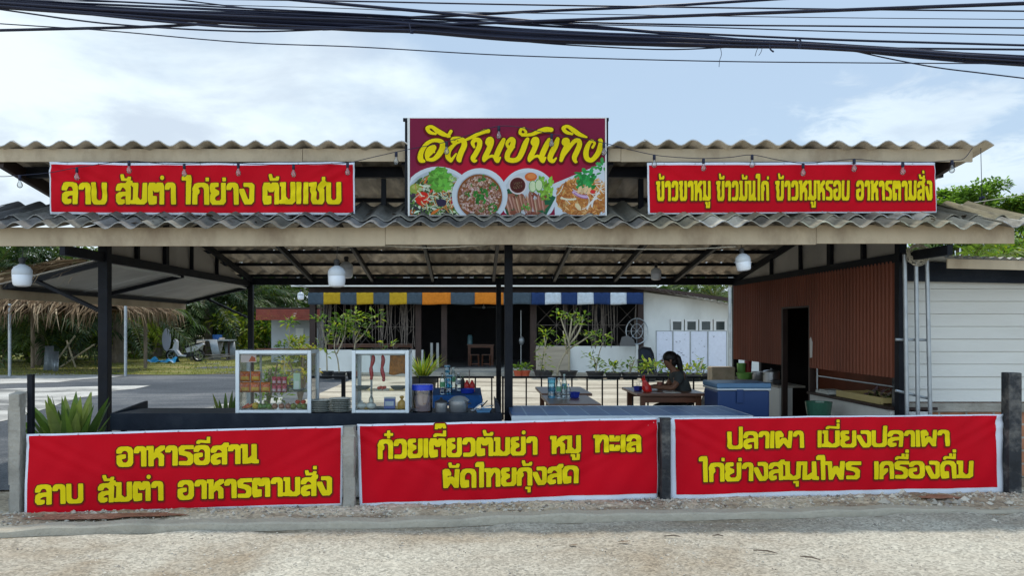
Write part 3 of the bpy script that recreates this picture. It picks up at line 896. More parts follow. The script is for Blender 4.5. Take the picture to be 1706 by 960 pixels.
for (x0, x1, z0) in ((xa + .15, xb - .3, .80), (xc + .12, xd - .2, .93)):
    mb = MB(); n = int((x1 - x0) / .62); s = (x1 - x0) / n; z1 = 2.4
    for k in range(n):
        a, b = x0 + k * s, x0 + (k + 1) * s
        for za, zb in ((z0, (z0 + z1) / 2), ((z0 + z1) / 2, z1)):
            mb.bar((a, HY + .05, za), (b, HY + .05, zb), .014, .014, (0, 1, 0)); mb.bar((a, HY + .07, zb), (b, HY + .07, za), .009, .009, (0, 1, 0))
        mb.bar((a, HY + .06, z0), (a, HY + .06, z1), .016, .016, (0, 1, 0))
    mb.bar((x0, HY + .06, (z0 + z1) / 2), (x1, HY + .06, (z0 + z1) / 2), .016, .016)
    obj("window_lattice", mb, M['vine'], house)
    rr = random.Random(int(x1 * 10)); mb = MB()
    for k in range(46 if x0 < 0 else 30):
        x = rr.uniform(x0, x1) if x0 < 0 else rr.uniform(x0 + .9, x1)
        zz = rr.uniform(1.0, 1.6) if rr.random() < .5 else rr.uniform(.8, 1.1)
        mb.tube([(x, HY - .02, 2.42), (x + rr.uniform(-.05, .05), HY - .02, (2.42 + zz) / 2), (x + rr.uniform(-.08, .08), HY - .02, zz)], rr.uniform(.008, .02), 5)
    o = obj("hanging_stems", mb, M['vine'], house); o["kind"] = "stuff"
mb = MB()
for u in (719, 729, 741): x = xat(u, 27); mb.box(x - .045, x + .045, 27, 27.08, .13, 1.02)
obj("white_balusters", mb, M['white'], house)
# plain board leaning on the right low wall, painted ledge
mb = MB(); mb.prism([(xat(893, 25.8), 25.75, .02), (xat(950, 25.8), 25.75, .02), (xat(950, 25.8), 25.95, .92), (xat(893, 25.8), 25.95, .92)], (0, .03, 0))
tag(obj("timber_board", mb, mat("weathered_ply", (.34, .29, .22), .8, .2, 2, .1, 20, stretch=(.4, 1, 4))), "weathered plywood board leaning on the low white wall behind potted frangipani", "board")
# metal roof pipe seen under the rear beam
mb = MB(); mb.tube([(-6.2, 25.2, 2.985), (6.2, 25.2, 2.985)], .025, 8); obj("gutter_pipe", mb, M['white'], house)

# striped awnings
def awning(spans, label):
    x0, x1 = xat(spans[0][0], 25.2), xat(spans[-1][1], 25.2)
    t = thing("awning", label, "awning", ((x0 + x1) / 2, 25.2, 2.37))
    mb = MB(); mt = MB()
    for (ua, ub, c) in spans:
        a, b = xat(ua, 25.2), xat(ub, 25.2)
        def f(i, j, a=a, b=b):
            x = a + (b - a) * i
            return (x, 25.2 + .02 * math.sin(x * 9) * (1 - j) + .012 * math.sin(x * 23 + j * 3), 2.365 + .40 * j + .012 * math.sin(x * 5) * (1 - j))
        mb.grid(f, 10, 5, c)
        mt.grid(lambda i, j, a=a, b=b: (a + (b - a) * i, 25.2 + .78 * j, 2.765 + .025 * j), 2, 2, c)
    v = obj("valance", mb, M['cloth'], t, smooth=True, fix=False); so = v.modifiers.new("thickness", 'SOLIDIFY'); so.thickness = .004
    obj("top_sheet", mt, M['cloth'], t, fix=False)
SL, YE, OR, NV, WH = (.055, .078, .10), (.42, .27, .02), (.52, .17, .02), (.02, .042, .12), (.46, .52, .58)
awning([(513, 539, SL), (539, 567, YE), (567, 594, SL), (594, 622, YE), (622, 649, SL), (649, 678, YE), (678, 703, SL)], "slate and yellow striped awning over the left window of the house")
awning([(703.5, 751, OR), (751, 791, SL), (791, 839, OR), (839, 885, SL)], "slate and orange awning over the dark doorway of the house")
awning([(885.5, 908, NV), (908, 935, WH), (935, 962, NV), (962, 989, WH), (989, 1017, NV), (1017, 1044, WH), (1044, 1072, NV)], "navy and white striped awning over the right window of the house")

# red-roofed shed to the left of the house
shed = thing("outbuilding", "small grey shed with a red slatted eave, left of the house", "shed", (xat(470, 33), 33, 0))
sx0, sx1 = xat(452, 33), xat(530, 33)
mb = MB(); mb.box(sx0, sx1, 33, 36, 0, 1.95); obj("wall", mb, mat("grey_render", (.40, .43, .46), .8, .08, 2, .05, 30), shed)
mb = MB(); mb.box(xat(492, 32.9), xat(505, 32.9), 32.97, 32.998, .02, 1.55); obj("door", mb, M['white'], shed)
mb = MB()
for k in range(5): mb.box(xat(426, 32), sx1 + .3, 32.0 + .012 * k, 32.03 + .012 * k, 1.90 + k * .095, 1.985 + k * .095)
obj("eave_slats", mb, mat("red_painted_slat", (.24, .045, .03), .6, .15, 4, 0), shed)
mb = MB(); mb.box(xat(424, 32), sx1 + .4, 32.08, 37, 2.38, 2.44); obj("roof", mb, M['darkwood'], shed)
# ------------------------------------------------------------------ lettering: nib strokes swept into flat shapes
class Field:
    """distance field on a grid of cells"""
    def __init__(self, x0, x1, y0, y1, cell):
        self.x0, self.y0, self.c = x0, y0, cell
        self.nx, self.ny = int((x1 - x0) / cell) + 2, int((y1 - y0) / cell) + 2
        self.d = np.full((self.ny, self.nx), 1e3)

    def window(self, xa, xb, ya, yb):
        i0, i1 = max(0, int((xa - self.x0) / self.c)), min(self.nx, int((xb - self.x0) / self.c) + 2)
        j0, j1 = max(0, int((ya - self.y0) / self.c)), min(self.ny, int((yb - self.y0) / self.c) + 2)
        X, Y = np.meshgrid(self.x0 + np.arange(i0, i1) * self.c, self.y0 + np.arange(j0, j1) * self.c)
        return slice(j0, j1), slice(i0, i1), X, Y

    def box_pen(self, pts, hx, hy, r):
        """sweep a broad rectangular nib (half sizes hx, hy, corners rounded by r) along pts"""
        P = []
        for p, q in zip(pts[:-1], pts[1:]):
            n = max(1, int(math.hypot(q[0] - p[0], q[1] - p[1]) / (self.c * .8)))
            P += [(p[0] + (q[0] - p[0]) * k / n, p[1] + (q[1] - p[1]) * k / n) for k in range(n)]
        P.append(pts[-1]); P = np.array(P)
        m = .05
        sj, si, X, Y = self.window(P[:, 0].min() - hx - m, P[:, 0].max() + hx + m, P[:, 1].min() - hy - m, P[:, 1].max() + hy + m)
        D = np.full(X.shape, 1e3)
        for x, y in P:
            qx, qy = np.abs(X - x) - hx + r, np.abs(Y - y) - hy + r
            D = np.minimum(D, np.hypot(np.maximum(qx, 0), np.maximum(qy, 0)) + np.minimum(np.maximum(qx, qy), 0) - r)
        self.d[sj, si] = np.minimum(self.d[sj, si], D)

    def stroke(self, pts):
        """pts [(x, y, r)...]: a pen of changing width; distance is to the pen's edge"""
        pts = np.array(pts)
        m = pts[:, 2].max() * 2 + .03
        sj, si, X, Y = self.window(pts[:, 0].min() - m, pts[:, 0].max() + m, pts[:, 1].min() - m, pts[:, 1].max() + m)
        D = np.full(X.shape, 1e3)
        for p, q in zip(pts[:-1], pts[1:]):
            ex, ey = q[:2] - p[:2]; L = ex * ex + ey * ey + 1e-12
            t = np.clip(((X - p[0]) * ex + (Y - p[1]) * ey) / L, 0, 1)
            D = np.minimum(D, np.hypot(X - p[0] - t * ex, Y - p[1] - t * ey) - (p[2] + (q[2] - p[2]) * t))
        self.d[sj, si] = np.minimum(self.d[sj, si], D)

    def polys(self, level, run=6):
        f = self.d - level
        ins = f < 0
        out = []
        X = lambda i: self.x0 + i * self.c
        Y = lambda j: self.y0 + j * self.c
        for j in range(self.ny - 1):
            row = ins[j, :-1].astype(int) + ins[j, 1:] + ins[j + 1, :-1] + ins[j + 1, 1:]
            i = 0
            nz = np.nonzero(row)[0]
            if len(nz) == 0: continue
            i, end = nz[0], nz[-1] + 1
            while i < end:
                if row[i] == 0: i += 1; continue
                if row[i] == 4:
                    k = i
                    while k < end and row[k] == 4 and k - i < run: k += 1
                    out.append([(X(i), Y(j)), (X(k), Y(j)), (X(k), Y(j + 1)), (X(i), Y(j + 1))]); i = k; continue
                cs = [(i, j), (i + 1, j), (i + 1, j + 1), (i, j + 1)]
                pl = []
                for a, b in zip(cs, cs[1:] + cs[:1]):
                    fa, fb = f[a[1], a[0]], f[b[1], b[0]]
                    if fa < 0: pl.append((X(a[0]), Y(a[1])))
                    if (fa < 0) != (fb < 0):
                        t = fa / (fa - fb)
                        pl.append((X(a[0] + (b[0] - a[0]) * t), Y(a[1] + (b[1] - a[1]) * t)))
                if len(pl) >= 3: out.append(pl)
                i += 1
        return out


# letters drawn as nib strokes: (width, [stroke, ...]), points of the nib's centre, body height 1
LET = {
    'ก': (.56, [[(0, 0), (0, .50), (.10, .62), (-.01, .74), (.08, .95), (.22, 1), (.38, 1), (.52, .93), (.56, .78), (.56, 0)]]),
    'ข': (.58, [[(-.02, .98), (.15, 1), (.05, .66), (.13, .48), (.10, .16), (.17, 0), (.48, 0), (.58, .14), (.58, 1)]]),
    'ค': (.58, [[(0, 0), (0, .78), (.10, .96), (.24, 1), (.36, 1), (.50, .95), (.58, .78), (.58, 0)], [(.02, .22), (.26, .50)]]),
    'ง': (.50, [[(.20, 1), (.40, 1), (.50, .90), (.50, .14), (.40, 0), (.26, 0), (.16, .20), (0, .66)]]),
    'ซ': (.60, [[(-.02, .98), (.15, 1), (.05, .66), (.13, .48), (.10, .16), (.17, 0), (.46, 0), (.54, .14), (.54, .62), (.44, .78), (.52, .92), (.66, 1.06)]]),
    'ด': (.60, [[(.22, .26), (.22, .04), (.06, .0), (0, .20), (0, .74), (.10, .95), (.24, 1), (.36, 1), (.52, .95), (.60, .78), (.60, 0)]]),
    'ต': (.66, [[(.22, .26), (.22, .04), (.06, .0), (0, .20), (0, .78), (.06, 1), (.16, 1), (.33, .70), (.35, .70), (.50, 1), (.60, .98), (.66, .80), (.66, 0)]]),
    'ท': (.56, [[(-.04, 1), (.06, 1), (.06, 0)], [(.06, .56), (.24, .92), (.38, 1), (.50, .94), (.56, .80), (.56, 0)]]),
    'น': (.56, [[(-.04, 1), (.06, 1), (.06, 0), (.22, .02), (.50, .30), (.50, 1)], [(.50, .32), (.50, .02), (.60, 0)]]),
    'บ': (.56, [[(0, 1), (0, .16), (.08, .02), (.20, 0), (.36, 0), (.48, .02), (.56, .16), (.56, 1)]]),
    'ป': (.56, [[(0, 1), (0, .16), (.08, .02), (.20, 0), (.36, 0), (.48, .02), (.56, .16), (.56, 1.34)]]),
    'ผ': (.64, [[(.20, .80), (.10, 1), (0, .94), (.04, 0), (.30, .50), (.32, .50), (.60, 0), (.64, 1)]]),
    'พ': (.68, [[(-.06, 1), (.06, 1), (.10, 0), (.35, .66), (.37, .66), (.60, 0), (.68, 1)]]),
    'ม': (.60, [[(0, 1), (.08, 1), (.08, .02), (-.02, .02)], [(.10, .20), (.28, 0), (.46, 0), (.60, .12), (.60, 1)]]),
    'ย': (.56, [[(.20, 1), (.05, .98), (0, .86), (.02, .68), (.22, .56), (.04, .44), (0, .30), (0, .14), (.09, 0), (.46, 0), (.56, .14), (.56, 1)]]),
    'ร': (.46, [[(.50, 1), (.12, 1), (.0, .88), (.03, .66), (.34, .56), (.46, .42), (.46, .12), (.36, 0), (.02, .02)]]),
    'ล': (.54, [[(0, .76), (.08, .96), (.22, 1), (.34, 1), (.48, .95), (.54, .80), (.54, 0)], [(.54, .52), (.16, .48), (.02, .36), (0, .14), (.10, 0), (.22, .06)]]),
    'ว': (.46, [[(0, .80), (.06, .96), (.18, 1), (.28, 1), (.40, .94), (.46, .78), (.46, .20), (.40, .05), (.28, 0), (.04, .02)]]),
    'ส': (.54, [[(0, .76), (.08, .92), (.22, .96), (.34, .96), (.46, .90), (.54, .76), (.54, 0)], [(.54, .50), (.16, .46), (.02, .34), (0, .14), (.10, 0), (.22, .06)], [(.44, .90), (.62, 1.12)]]),
    'ห': (.58, [[(-.04, 1), (.06, 1), (.06, 0)], [(.06, .38), (.24, .55), (.46, .56), (.56, .42), (.56, 0)], [(.34, .60), (.38, .82), (.60, 1)]]),
    'อ': (.56, [[(.20, .52), (0, .46), (0, .18), (.09, .03), (.22, 0), (.34, 0), (.48, .04), (.56, .20), (.56, .80), (.48, .95), (.34, 1), (.20, 1), (.07, .95), (0, .82)]]),
    'า': (.36, [[(0, .82), (.05, .95), (.14, 1), (.22, 1), (.32, .94), (.36, .80), (.36, 0)]]),
    'ะ': (.30, [[(0, .96), (.0, .76), (.28, .76), (.32, .92)], [(0, .30), (.0, .10), (.28, .10), (.32, .26)]]),
    'เ': (.02, [[(.01, 1), (.01, 0)]]),
    'แ': (.40, [[(.01, 1), (.01, 0)], [(.39, 1), (.39, 0)]]),
    'ไ': (.16, [[(-.08, 1.34), (0, 1.42), (.12, 1.42), (.14, 1.28), (.12, .9), (.12, 0)]]),
}
# marks: width, strokes measured up from the line they sit on (or down from the baseline), size of the nib
MARK = {
    '้': (.40, .24, [[(-.02, .24), (.04, .04), (.36, .04), (.40, .12)]]), '่': (.0, .14, [[(0, .03), (0, .09)]]), '๊': (.46, .30, [[(0, .04), (.02, .22), (.14, .22), (.20, .08), (.28, .22), (.40, .22), (.46, .08)]]),
    '๋': (.32, .32, [[(.16, 0), (.16, .30)], [(0, .15), (.32, .15)]]), 'ั': (.42, .20, [[(-.02, .18), (.02, .03), (.38, .03), (.42, .12)]]), 'ิ': (.54, .20, [[(0, .03), (.10, .12), (.44, .12), (.54, .03)]]),
    'ี': (.54, .30, [[(0, .03), (.08, .10), (.54, .06), (.54, .26)]]), 'ื': (.54, .30, [[(0, .03), (.08, .10), (.54, .06), (.54, .26)], [(.34, .08), (.34, .26)]]), 'ํ': (.0, .20, [[(0, .09), (.001, .09)]]),
    'ุ': (.10, 0, [[(-.06, -.14), (.06, -.14), (.06, -.34)]]), 'ู': (.30, 0, [[(-.06, -.12), (.02, -.14), (.02, -.34), (.26, -.34), (.28, -.10)]]),
}
TONES = "่้๊๋"
def set_word(fld, word, x0, x1, H, pen, gap=.030):
    """fit one Thai word between x0 and x1, body height H; pen = half sizes of the nib as shares of H"""
    hx, hy = pen[0] * H, pen[1] * H
    seq = []
    for ch in word:
        if ch == 'ำ': seq[-1][1].append('ํ'); seq.append(['า', []])
        elif ch in MARK: seq[-1][1].append(ch)
        else: seq.append([ch, []])
    g = gap * H
    sx = (x1 - x0 - len(seq) * 2 * hx - (len(seq) - 1) * g) / sum(LET[c][0] for c, _ in seq)
    S = H - 2 * hy
    x = x0
    r = min(hx, hy) * .42
    for ch, marks in seq:
        w, st = LET[ch]
        for pts in st: fld.box_pen([(x + hx + p * sx, hy + q * S) for p, q in pts], hx, hy, r)
        xr = x + hx + w * sx
        top = H + .035 * H
        kx, ky = hx * .66, hy * .66
        for c in sorted([m for m in marks if m not in 'ุู'], key=lambda c: c in TONES):
            mw, mh, ms = MARK[c]
            dx = xr - mw * sx * .95 + (hx - kx)
            if c == 'ํ': dx = xr + hx * .2; a, b = hx * .80, hy * 1.05
            elif c == '่': a, b = hx * .72, hy * .62
            else: a, b = kx, ky
            for pts in ms: fld.box_pen([(dx + p * sx * .95, top + b + q * H * .92) for p, q in pts], a, b, r * (.6 if c != 'ํ' else 2.2))
            top += mh * H * .92 + 2 * b * .75 + .02 * H
        for c in [m for m in marks if m in 'ุู']:
            mw, mh, ms = MARK[c]
            for pts in ms: fld.box_pen([(xr - mw * sx + p * sx, q * H * .9) for p, q in pts], kx, ky, r * .6)
        x = xr + hx + g


YELLOW, OUTL, GLOW = (.74, .59, .006), (.085, .028, .008), (.30, .008, .012)
RED, WHITE = (.53, .0022, .012), (.66, .70, .78)


def banner(name, label, corners, margins, plane, nrm, lines, amp=.010, seed=0, red=RED, grommets=True):
    """corners in photo pixels TL, TR, BR, BL on the plane; margins l, t, r, b in pixels of white border"""
    r = random.Random(seed)
    P = [plane(*c) for c in corners]
    ctr = (P[2] + P[3]) / 2
    t = thing(name, label, "banner", ctr, "red vinyl banners with yellow Thai lettering")
    ph = [r.uniform(0, 6.3) for _ in range(8)]
    span = (P[1] - P[0]).length
    def disp(p):
        a = (p - P[0]).dot((P[1] - P[0]).normalized()); b = (P[0].z - p.z)
        h = .016 + amp * 1.45 * (.8 * math.sin(a * 2.3 + ph[0]) + .5 * math.sin(a * 5.1 + b * 3.0 + ph[1]) + .42 * math.sin(a * 11 - b * 7 + ph[2]) + .20 * math.sin(a * 23 + b * 15 + ph[3]))
        for ax, ay, s, q in ((0, 0, 1, ph[4]), (span, 0, -1, ph[5])):     # pulled creases from the tied corners
            da, db = abs(a - ax), b
            h += amp * .9 * math.sin((da - db * 1.9) * 26 + q) * math.exp(-((da - db * 1.9) / .28) ** 2) * math.exp(-da * 1.6)
        return nrm * h
    def lay(u, v, off):
        p = plane(u, v); return p + disp(p) + nrm * off
    def bil(s, tt, c):
        u = (c[0][0] * (1 - s) + c[1][0] * s) * (1 - tt) + (c[3][0] * (1 - s) + c[2][0] * s) * tt
        v = (c[0][1] * (1 - s) + c[1][1] * s) * (1 - tt) + (c[3][1] * (1 - s) + c[2][1] * s) * tt
        return u, v
    mb = MB(); mb.grid(lambda s, q: lay(*bil(s, q, corners), 0), 120, 26, WHITE)
    sh = obj("vinyl_sheet", mb, M['print'], t, smooth=True, fix=False)
    so = sh.modifiers.new("thickness", 'SOLIDIFY'); so.thickness = .003; so.offset = 1
    l, tp, rt, bt = margins
    inner = [(corners[0][0] + l, corners[0][1] + tp), (corners[1][0] - rt, corners[1][1] + tp), (corners[2][0] - rt, corners[2][1] - bt), (corners[3][0] + l, corners[3][1] - bt)]
    mb = MB(); mb.grid(lambda s, q: lay(*bil(s, q, inner), .0036), 120, 26, red)
    obj("red_field", mb, M['print'], t, smooth=True)
    # eyelets round the edge
    if grommets:
        mb = MB()
        for k in range(9):
            for q, o2 in ((0, 2.0), (1, -2.2)):
                u, v = bil((k + .35 + .2 * r.random()) / 9.2, q, corners); p = lay(u, v + o2, .004)
                mb.ball(p, .0055, .0035, .0055, 8, 5, (.35, .35, .36))
        obj("eyelets", mb, M['metal'], t)
    fill, outl, glow = MB(), MB(), MB()
    for (base, top, words, pen, cell) in lines:
        (uL, vL), (uR, vR) = base; tL, tR = top
        W = (plane(uR, vR) - plane(uL, vL)).length; H = ((plane(uL, tL) - plane(uL, vL)).length + (plane(uR, tR) - plane(uR, vR)).length) / 2
        f = Field(-.06, W + .06, -.45 * H - .06, H * 2.1, cell)
        for (wd, a, b) in words: set_word(f, wd, (a - uL) / (uR - uL) * W, (b - uL) / (uR - uL) * W, H, pen)
        def mp(x, y, off):
            s = x / W; q = y / H
            vb = vL + (vR - vL) * s; vt = tL + (tR - tL) * s
            return lay(uL + (uR - uL) * s, vb + (vt - vb) * q, off)
        for M_, lev, off, c, dy in ((fill, 0, .0090, YELLOW, 0), (outl, .0075, .0072, OUTL, -.003), (glow, .016, .0054, GLOW, -.008)):
            for pl in f.polys(lev): M_.face([mp(x, y + dy, off) for x, y in pl], c)
    obj("lettering", fill, M['print'], t); obj("letter_outline", outl, M['print'], t); obj("letter_shadow", glow, M['print'], t)
    return t


def fence_plane(u, v):
    k = (u - CX) / F
    Y = 6.704 / (1 - .09 * k)
    return Vector((k * Y, Y, CAMZ - (v - CY) * Y / F))
def zoomw(ws, ox, sc): return [(w, ox + a / sc, ox + b / sc) for w, a, b in ws]
s1 = 2.823
def ln(ox, oy, sc, uL, uR, bL, bR, tL, tR, ws, pen=(.128, .100), cell=.0045):
    return (((ox + uL / sc, oy + bL / sc), (ox + uR / sc, oy + bR / sc)), (oy + tL / sc, oy + tR / sc), zoomw(ws, ox, sc), pen, cell)

banner("vinyl_banner", "low red banner with two rows of yellow words, between the two concrete posts",
       [(46, 723.5), (572, 709.5), (570.5, 843), (43, 860)], (4.5, 3, 3.5, 5), fence_plane, FN,
       [ln(0, 620, s1, 553, 1215, 447, 430, 350, 338, [("อาหารอีสาน", 553, 1215)]),
        ln(0, 620, s1, 175, 1563, 622, 578, 528, 488, [("ลาบ", 175, 400), ("ส้มตำ", 468, 773), ("อาหารตามสั่ง", 840, 1563)])], seed=1, amp=.007)
banner("vinyl_banner", "low red banner with a wide white bottom hem, middle of the row",
       [(595, 707), (1094.5, 696), (1094.5, 833), (599.5, 849)], (4.5, 3.2, 1.2, 11), fence_plane, FN,
       [ln(560, 620, s1, 197, 1430, 408, 375, 315, 293, [("ก๋วยเตี๊ยวต้มยำ", 197, 945), ("หมู", 1008, 1150), ("ทะเล", 1213, 1430)]),
        ln(560, 620, s1, 500, 1140, 545, 525, 455, 440, [("ผัดไทยกุ้งสด", 500, 1140)])], seed=2, amp=.012)
banner("vinyl_banner", "low red banner with broad white side hems, tied to the tall black post",
       [(1113, 696.5), (1667, 690), (1669, 822), (1116, 835)], (9.5, 2.2, 12, 11), fence_plane, FN,
       [ln(1106, 620, s1, 290, 1333, 362, 348, 279, 271, [("ปลาเผา", 290, 657), ("เมี่ยงปลาเผา", 722, 1333)]),
        ln(1106, 620, s1, 165, 1440, 515, 497, 425, 415, [("ไก่ย่างสมุนไพร", 165, 915), ("เครื่องดื่ม", 978, 1440)])], seed=3, amp=.011)
up_plane = lambda u, v: at(u, v, 7.31)
NF = Vector((0, -1, 0))
banner("vinyl_banner", "high red banner with wide yellow letters, hung left of the picture sign",
       [(86.5, 271.5), (591.5, 271.5), (592, 359), (86.5, 358)], (2.6, 4, 2.6, 4), up_plane, NF,
       [ln(80, 265, 3.281, 92, 1607, 250, 250, 130, 130, [("ลาบ", 92, 328), ("ส้มตำ", 378, 705), ("ไก่ย่าง", 745, 1130), ("ต้มแซ่บ", 1175, 1607)], pen=(.112, .094))], seed=4, amp=.012)
banner("vinyl_banner", "high red banner with narrow yellow letters, hung right of the picture sign",
       [(1078, 271), (1557, 271), (1558.5, 355), (1079, 357.5)], (3, 4.5, 1.5, 2.5), up_plane, NF,
       [ln(1070, 265, 3.412, 78, 1640, 240, 237, 126, 124, [("ข้าวขาหมู", 78, 385), ("ข้าวมันไก่", 418, 715), ("ข้าวหมูหรอบ", 752, 1170), ("อาหารตามสั่ง", 1207, 1640)], pen=(.066, .084), cell=.0040)], seed=5, amp=.006)

# ------------------------------------------------------------------ the picture sign over the middle
SY = 7.27
ZS = 4.874
def sg(x, y, off=0.0): return at(670 + x / ZS, 185 + y / ZS, SY) + Vector((0, -off, 0))
sign = thing("picture_sign", "tall red picture sign with yellow script and four plates of food above the roof", "sign", sg(860, 848))
mb = MB(); mb.prism([sg(42, 52), sg(1660, 50), sg(1662, 850), sg(46, 852)], (0, .02, 0)); obj("white_frame", mb, M['white_pl'], sign, bevel=.002)
mb = MB(); mb.bar(sg(5, 62, -.04), sg(1682, 60, -.04), .03, .03); obj("mounting_bar", mb, M['black'], sign)
mb = MB()
for x in (30, 1668): mb.bar(sg(x, 62, -.045), sg(x, 840, -.045), .025, .025)
obj("upright", mb, M['black'], sign)
mb = MB(); NX, NY = 64, 32
for i in range(NX):
    for j in range(NY):
        x0, x1 = 62 + 1586 * i / NX, 62 + 1586 * (i + 1) / NX; y0, y1 = 58 + 788 * j / NY, 58 + 788 * (j + 1) / NY
        dx, dy = ((x0 + x1) / 2 - 860) / 820, ((y0 + y1) / 2 - 520) / 430          # printed burst: bright red low in the middle, maroon outwards
        q = min(1, (dx * dx * .8 + dy * dy) ** .5); q = q * q * (3 - 2 * q)
        c = (.48 * (1 - q) + .175 * q, .006 * (1 - q) + .014 * q, .020 * (1 - q) + .045 * q)
        mb.face([sg(x0, y0, .001), sg(x1, y0, .001), sg(x1, y1, .001), sg(x0, y1, .001)], c)
obj("printed_ground", mb, M['print'], sign)

rp = random.Random(21)
def clampxy(x, y): return min(1646, max(63, x)), min(845, max(58, y))
_o = [0.002]
def dpoly(mb, pts, c):
    _o[0] += 1.1e-6
    mb.face([sg(*clampxy(x, y), _o[0]) for x, y in pts], c)
def disc(mb, x, y, r, c, ry=None, n=40, a0=0):
    ry = ry or r
    dpoly(mb, [(x + r * math.cos(2 * math.pi * k / n), y + ry * math.sin(2 * math.pi * k / n)) for k in range(n)], c)
def bit(mb, x, y, L, W, a, c, bend=0):
    ca, sa = math.cos(a), math.sin(a)
    pts = [(-L, 0), (-L * .5, W), (L * .4, W * .9), (L, bend), (L * .4, -W * .8), (-L * .5, -W)]
    dpoly(mb, [(x + p * ca - q * sa, y + p * sa + q * ca) for p, q in pts], c)
def strand(mb, x, y, L, w, a, c, curl):
    n = 7; px, py = x, y
    for k in range(n):
        nx, ny = px + L / n * math.cos(a), py + L / n * math.sin(a)
        ox, oy = -math.sin(a) * w, math.cos(a) * w
        dpoly(mb, [(px - ox, py - oy), (px + ox, py + oy), (nx + ox, ny + oy), (nx - ox, ny - oy)], c)
        px, py = nx, ny; a += curl
def jit(c, s=.25): g = rp.uniform(1 - s, 1 + s); return tuple(max(0, v * g * rp.uniform(.9, 1.1)) for v in c)
def fill(mb, inside, cols, n, L, W, box):
    k = 0
    while k < n:
        x, y = rp.uniform(box[0], box[1]), rp.uniform(box[2], box[3])
        if not inside(x, y): continue
        k += 1
        bit(mb, x, y, rp.uniform(*L), rp.uniform(*W), rp.uniform(0, 6.3), jit(rp.choice(cols)), rp.uniform(-6, 6))
def leafy(mb, x, y, r, n, c):
    for k in range(n):
        a = rp.uniform(0, 6.3); q = r * rp.random() ** .5
        bit(mb, x + q * math.cos(a), y + q * math.sin(a), rp.uniform(.25, .42) * r, rp.uniform(.12, .2) * r, rp.uniform(0, 6.3), jit(c, .4))
PL = (.50, .55, .60); PL2 = (.40, .45, .50)
circ = lambda cx, cy, r: (lambda x, y: (x - cx) ** 2 + (y - cy) ** 2 < r * r)
def plate(nm, build):
    m_ = MB(); build(m_); obj(nm, m_, M['print'], sign, fix=False)
def dish_noodle(m):
    for x, y in [(0, 0)]:
        dpoly(m, [(1230, 590), (1640, 418), (1646, 418), (1646, 845), (1240, 845)], PL)
    inside = lambda x, y: ((x - 1480) / 235) ** 2 + ((y - 700) / 170) ** 2 < 1 and y > 590 - (x - 1230) * .36
    disc(m, 1470, 700, 225, (.34, .13, .035), 160)
    fill(m, inside, [(.46, .19, .05), (.38, .14, .035), (.52, .26, .08), (.30, .10, .03), (.55, .33, .14)], 420, (12, 30), (3, 6), (1240, 1646, 440, 845))
    for k in range(16): strand(m, rp.uniform(1280, 1640), rp.uniform(560, 700), rp.uniform(80, 150), 3, rp.uniform(0, 6.3), (.58, .55, .47), rp.uniform(-.3, .3))
    leafy(m, 1490, 560, 85, 46, (.025, .22, .05)); leafy(m, 1610, 450, 60, 22, (.05, .30, .08))
    for k in range(3): strand(m, 1385 + k * 4, 650 + k * 6, 130, 13 - 4 * k, .75, ((.36, .20, .36), (.55, .42, .55), (.30, .14, .30))[k], -.13)
    for k in range(4): bit(m, 1440 + k * 26, 640 + 10 * (k % 2), 36, 14, 2.0, jit((.60, .42, .22)))
    strand(m, 1500, 800, 130, 7, -1.2, (.62, .6, .56), .12); strand(m, 1540, 780, 140, 7, -1.5, (.6, .58, .55), .14)
    strand(m, 1285, 705, 130, 7, .3, (.6, .57, .42), -.08)
    bit(m, 1548, 655, 24, 16, 0, (.5, .03, .03)); bit(m, 1430, 780, 40, 18, .9, (.58, .47, .28))
def dish_salad(m):
    disc(m, 290, 760, 310, PL); disc(m, 290, 765, 285, PL2)
    inside = circ(275, 775, 258)
    disc(m, 275, 790, 250, (.03, .045, .03))
    fill(m, inside, [(.03, .06, .02), (.045, .03, .05), (.10, .20, .04), (.30, .38, .22), (.46, .50, .38), (.42, .12, .03), (.05, .09, .03)], 400, (14, 40), (4, 10), (62, 520, 510, 845))
    disc(m, 110, 630, 52, (.22, .28, .05), 40); disc(m, 102, 618, 24, (.34, .36, .10), 16)
    disc(m, 165, 712, 58, (.50, .025, .015), 56); disc(m, 150, 690, 20, (.62, .12, .06), 14)
    bit(m, 245, 640, 40, 9, -.9, (.5, .05, .03)); bit(m, 270, 815, 46, 12, -.6, (.55, .14, .03)); bit(m, 410, 740, 44, 26, 1.2, (.34, .02, .05))
    for k in range(70): strand(m, rp.uniform(130, 420), rp.uniform(580, 800), rp.uniform(40, 100), 3, rp.uniform(0, 6.3), jit(rp.choice([(.5, .55, .42), (.44, .2, .06), (.45, .52, .35)])), rp.uniform(-.2, .2))
    disc(m, 320, 745, 40, (.03, .022, .05), 32)
    leafy(m, 310, 560, 90, 110, (.10, .30, .04)); leafy(m, 400, 560, 40, 20, (.28, .42, .14))
def dish_mince(m):
    disc(m, 630, 690, 226, PL); disc(m, 630, 695, 190, (.36, .40, .44)); disc(m, 630, 695, 182, (.20, .07, .025))
    fill(m, circ(630, 700, 165), [(.33, .20, .16), (.42, .28, .23), (.24, .12, .08), (.48, .36, .31), (.15, .06, .03)], 620, (7, 18), (4, 8), (450, 810, 520, 845))
    for x, y, r, n in ((640, 690, 58, 26), (530, 680, 30, 10), (640, 545, 34, 12), (740, 620, 36, 12), (730, 790, 44, 16), (560, 600, 20, 6), (650, 800, 26, 8)): leafy(m, x, y, r, n, (.035, .17, .03))
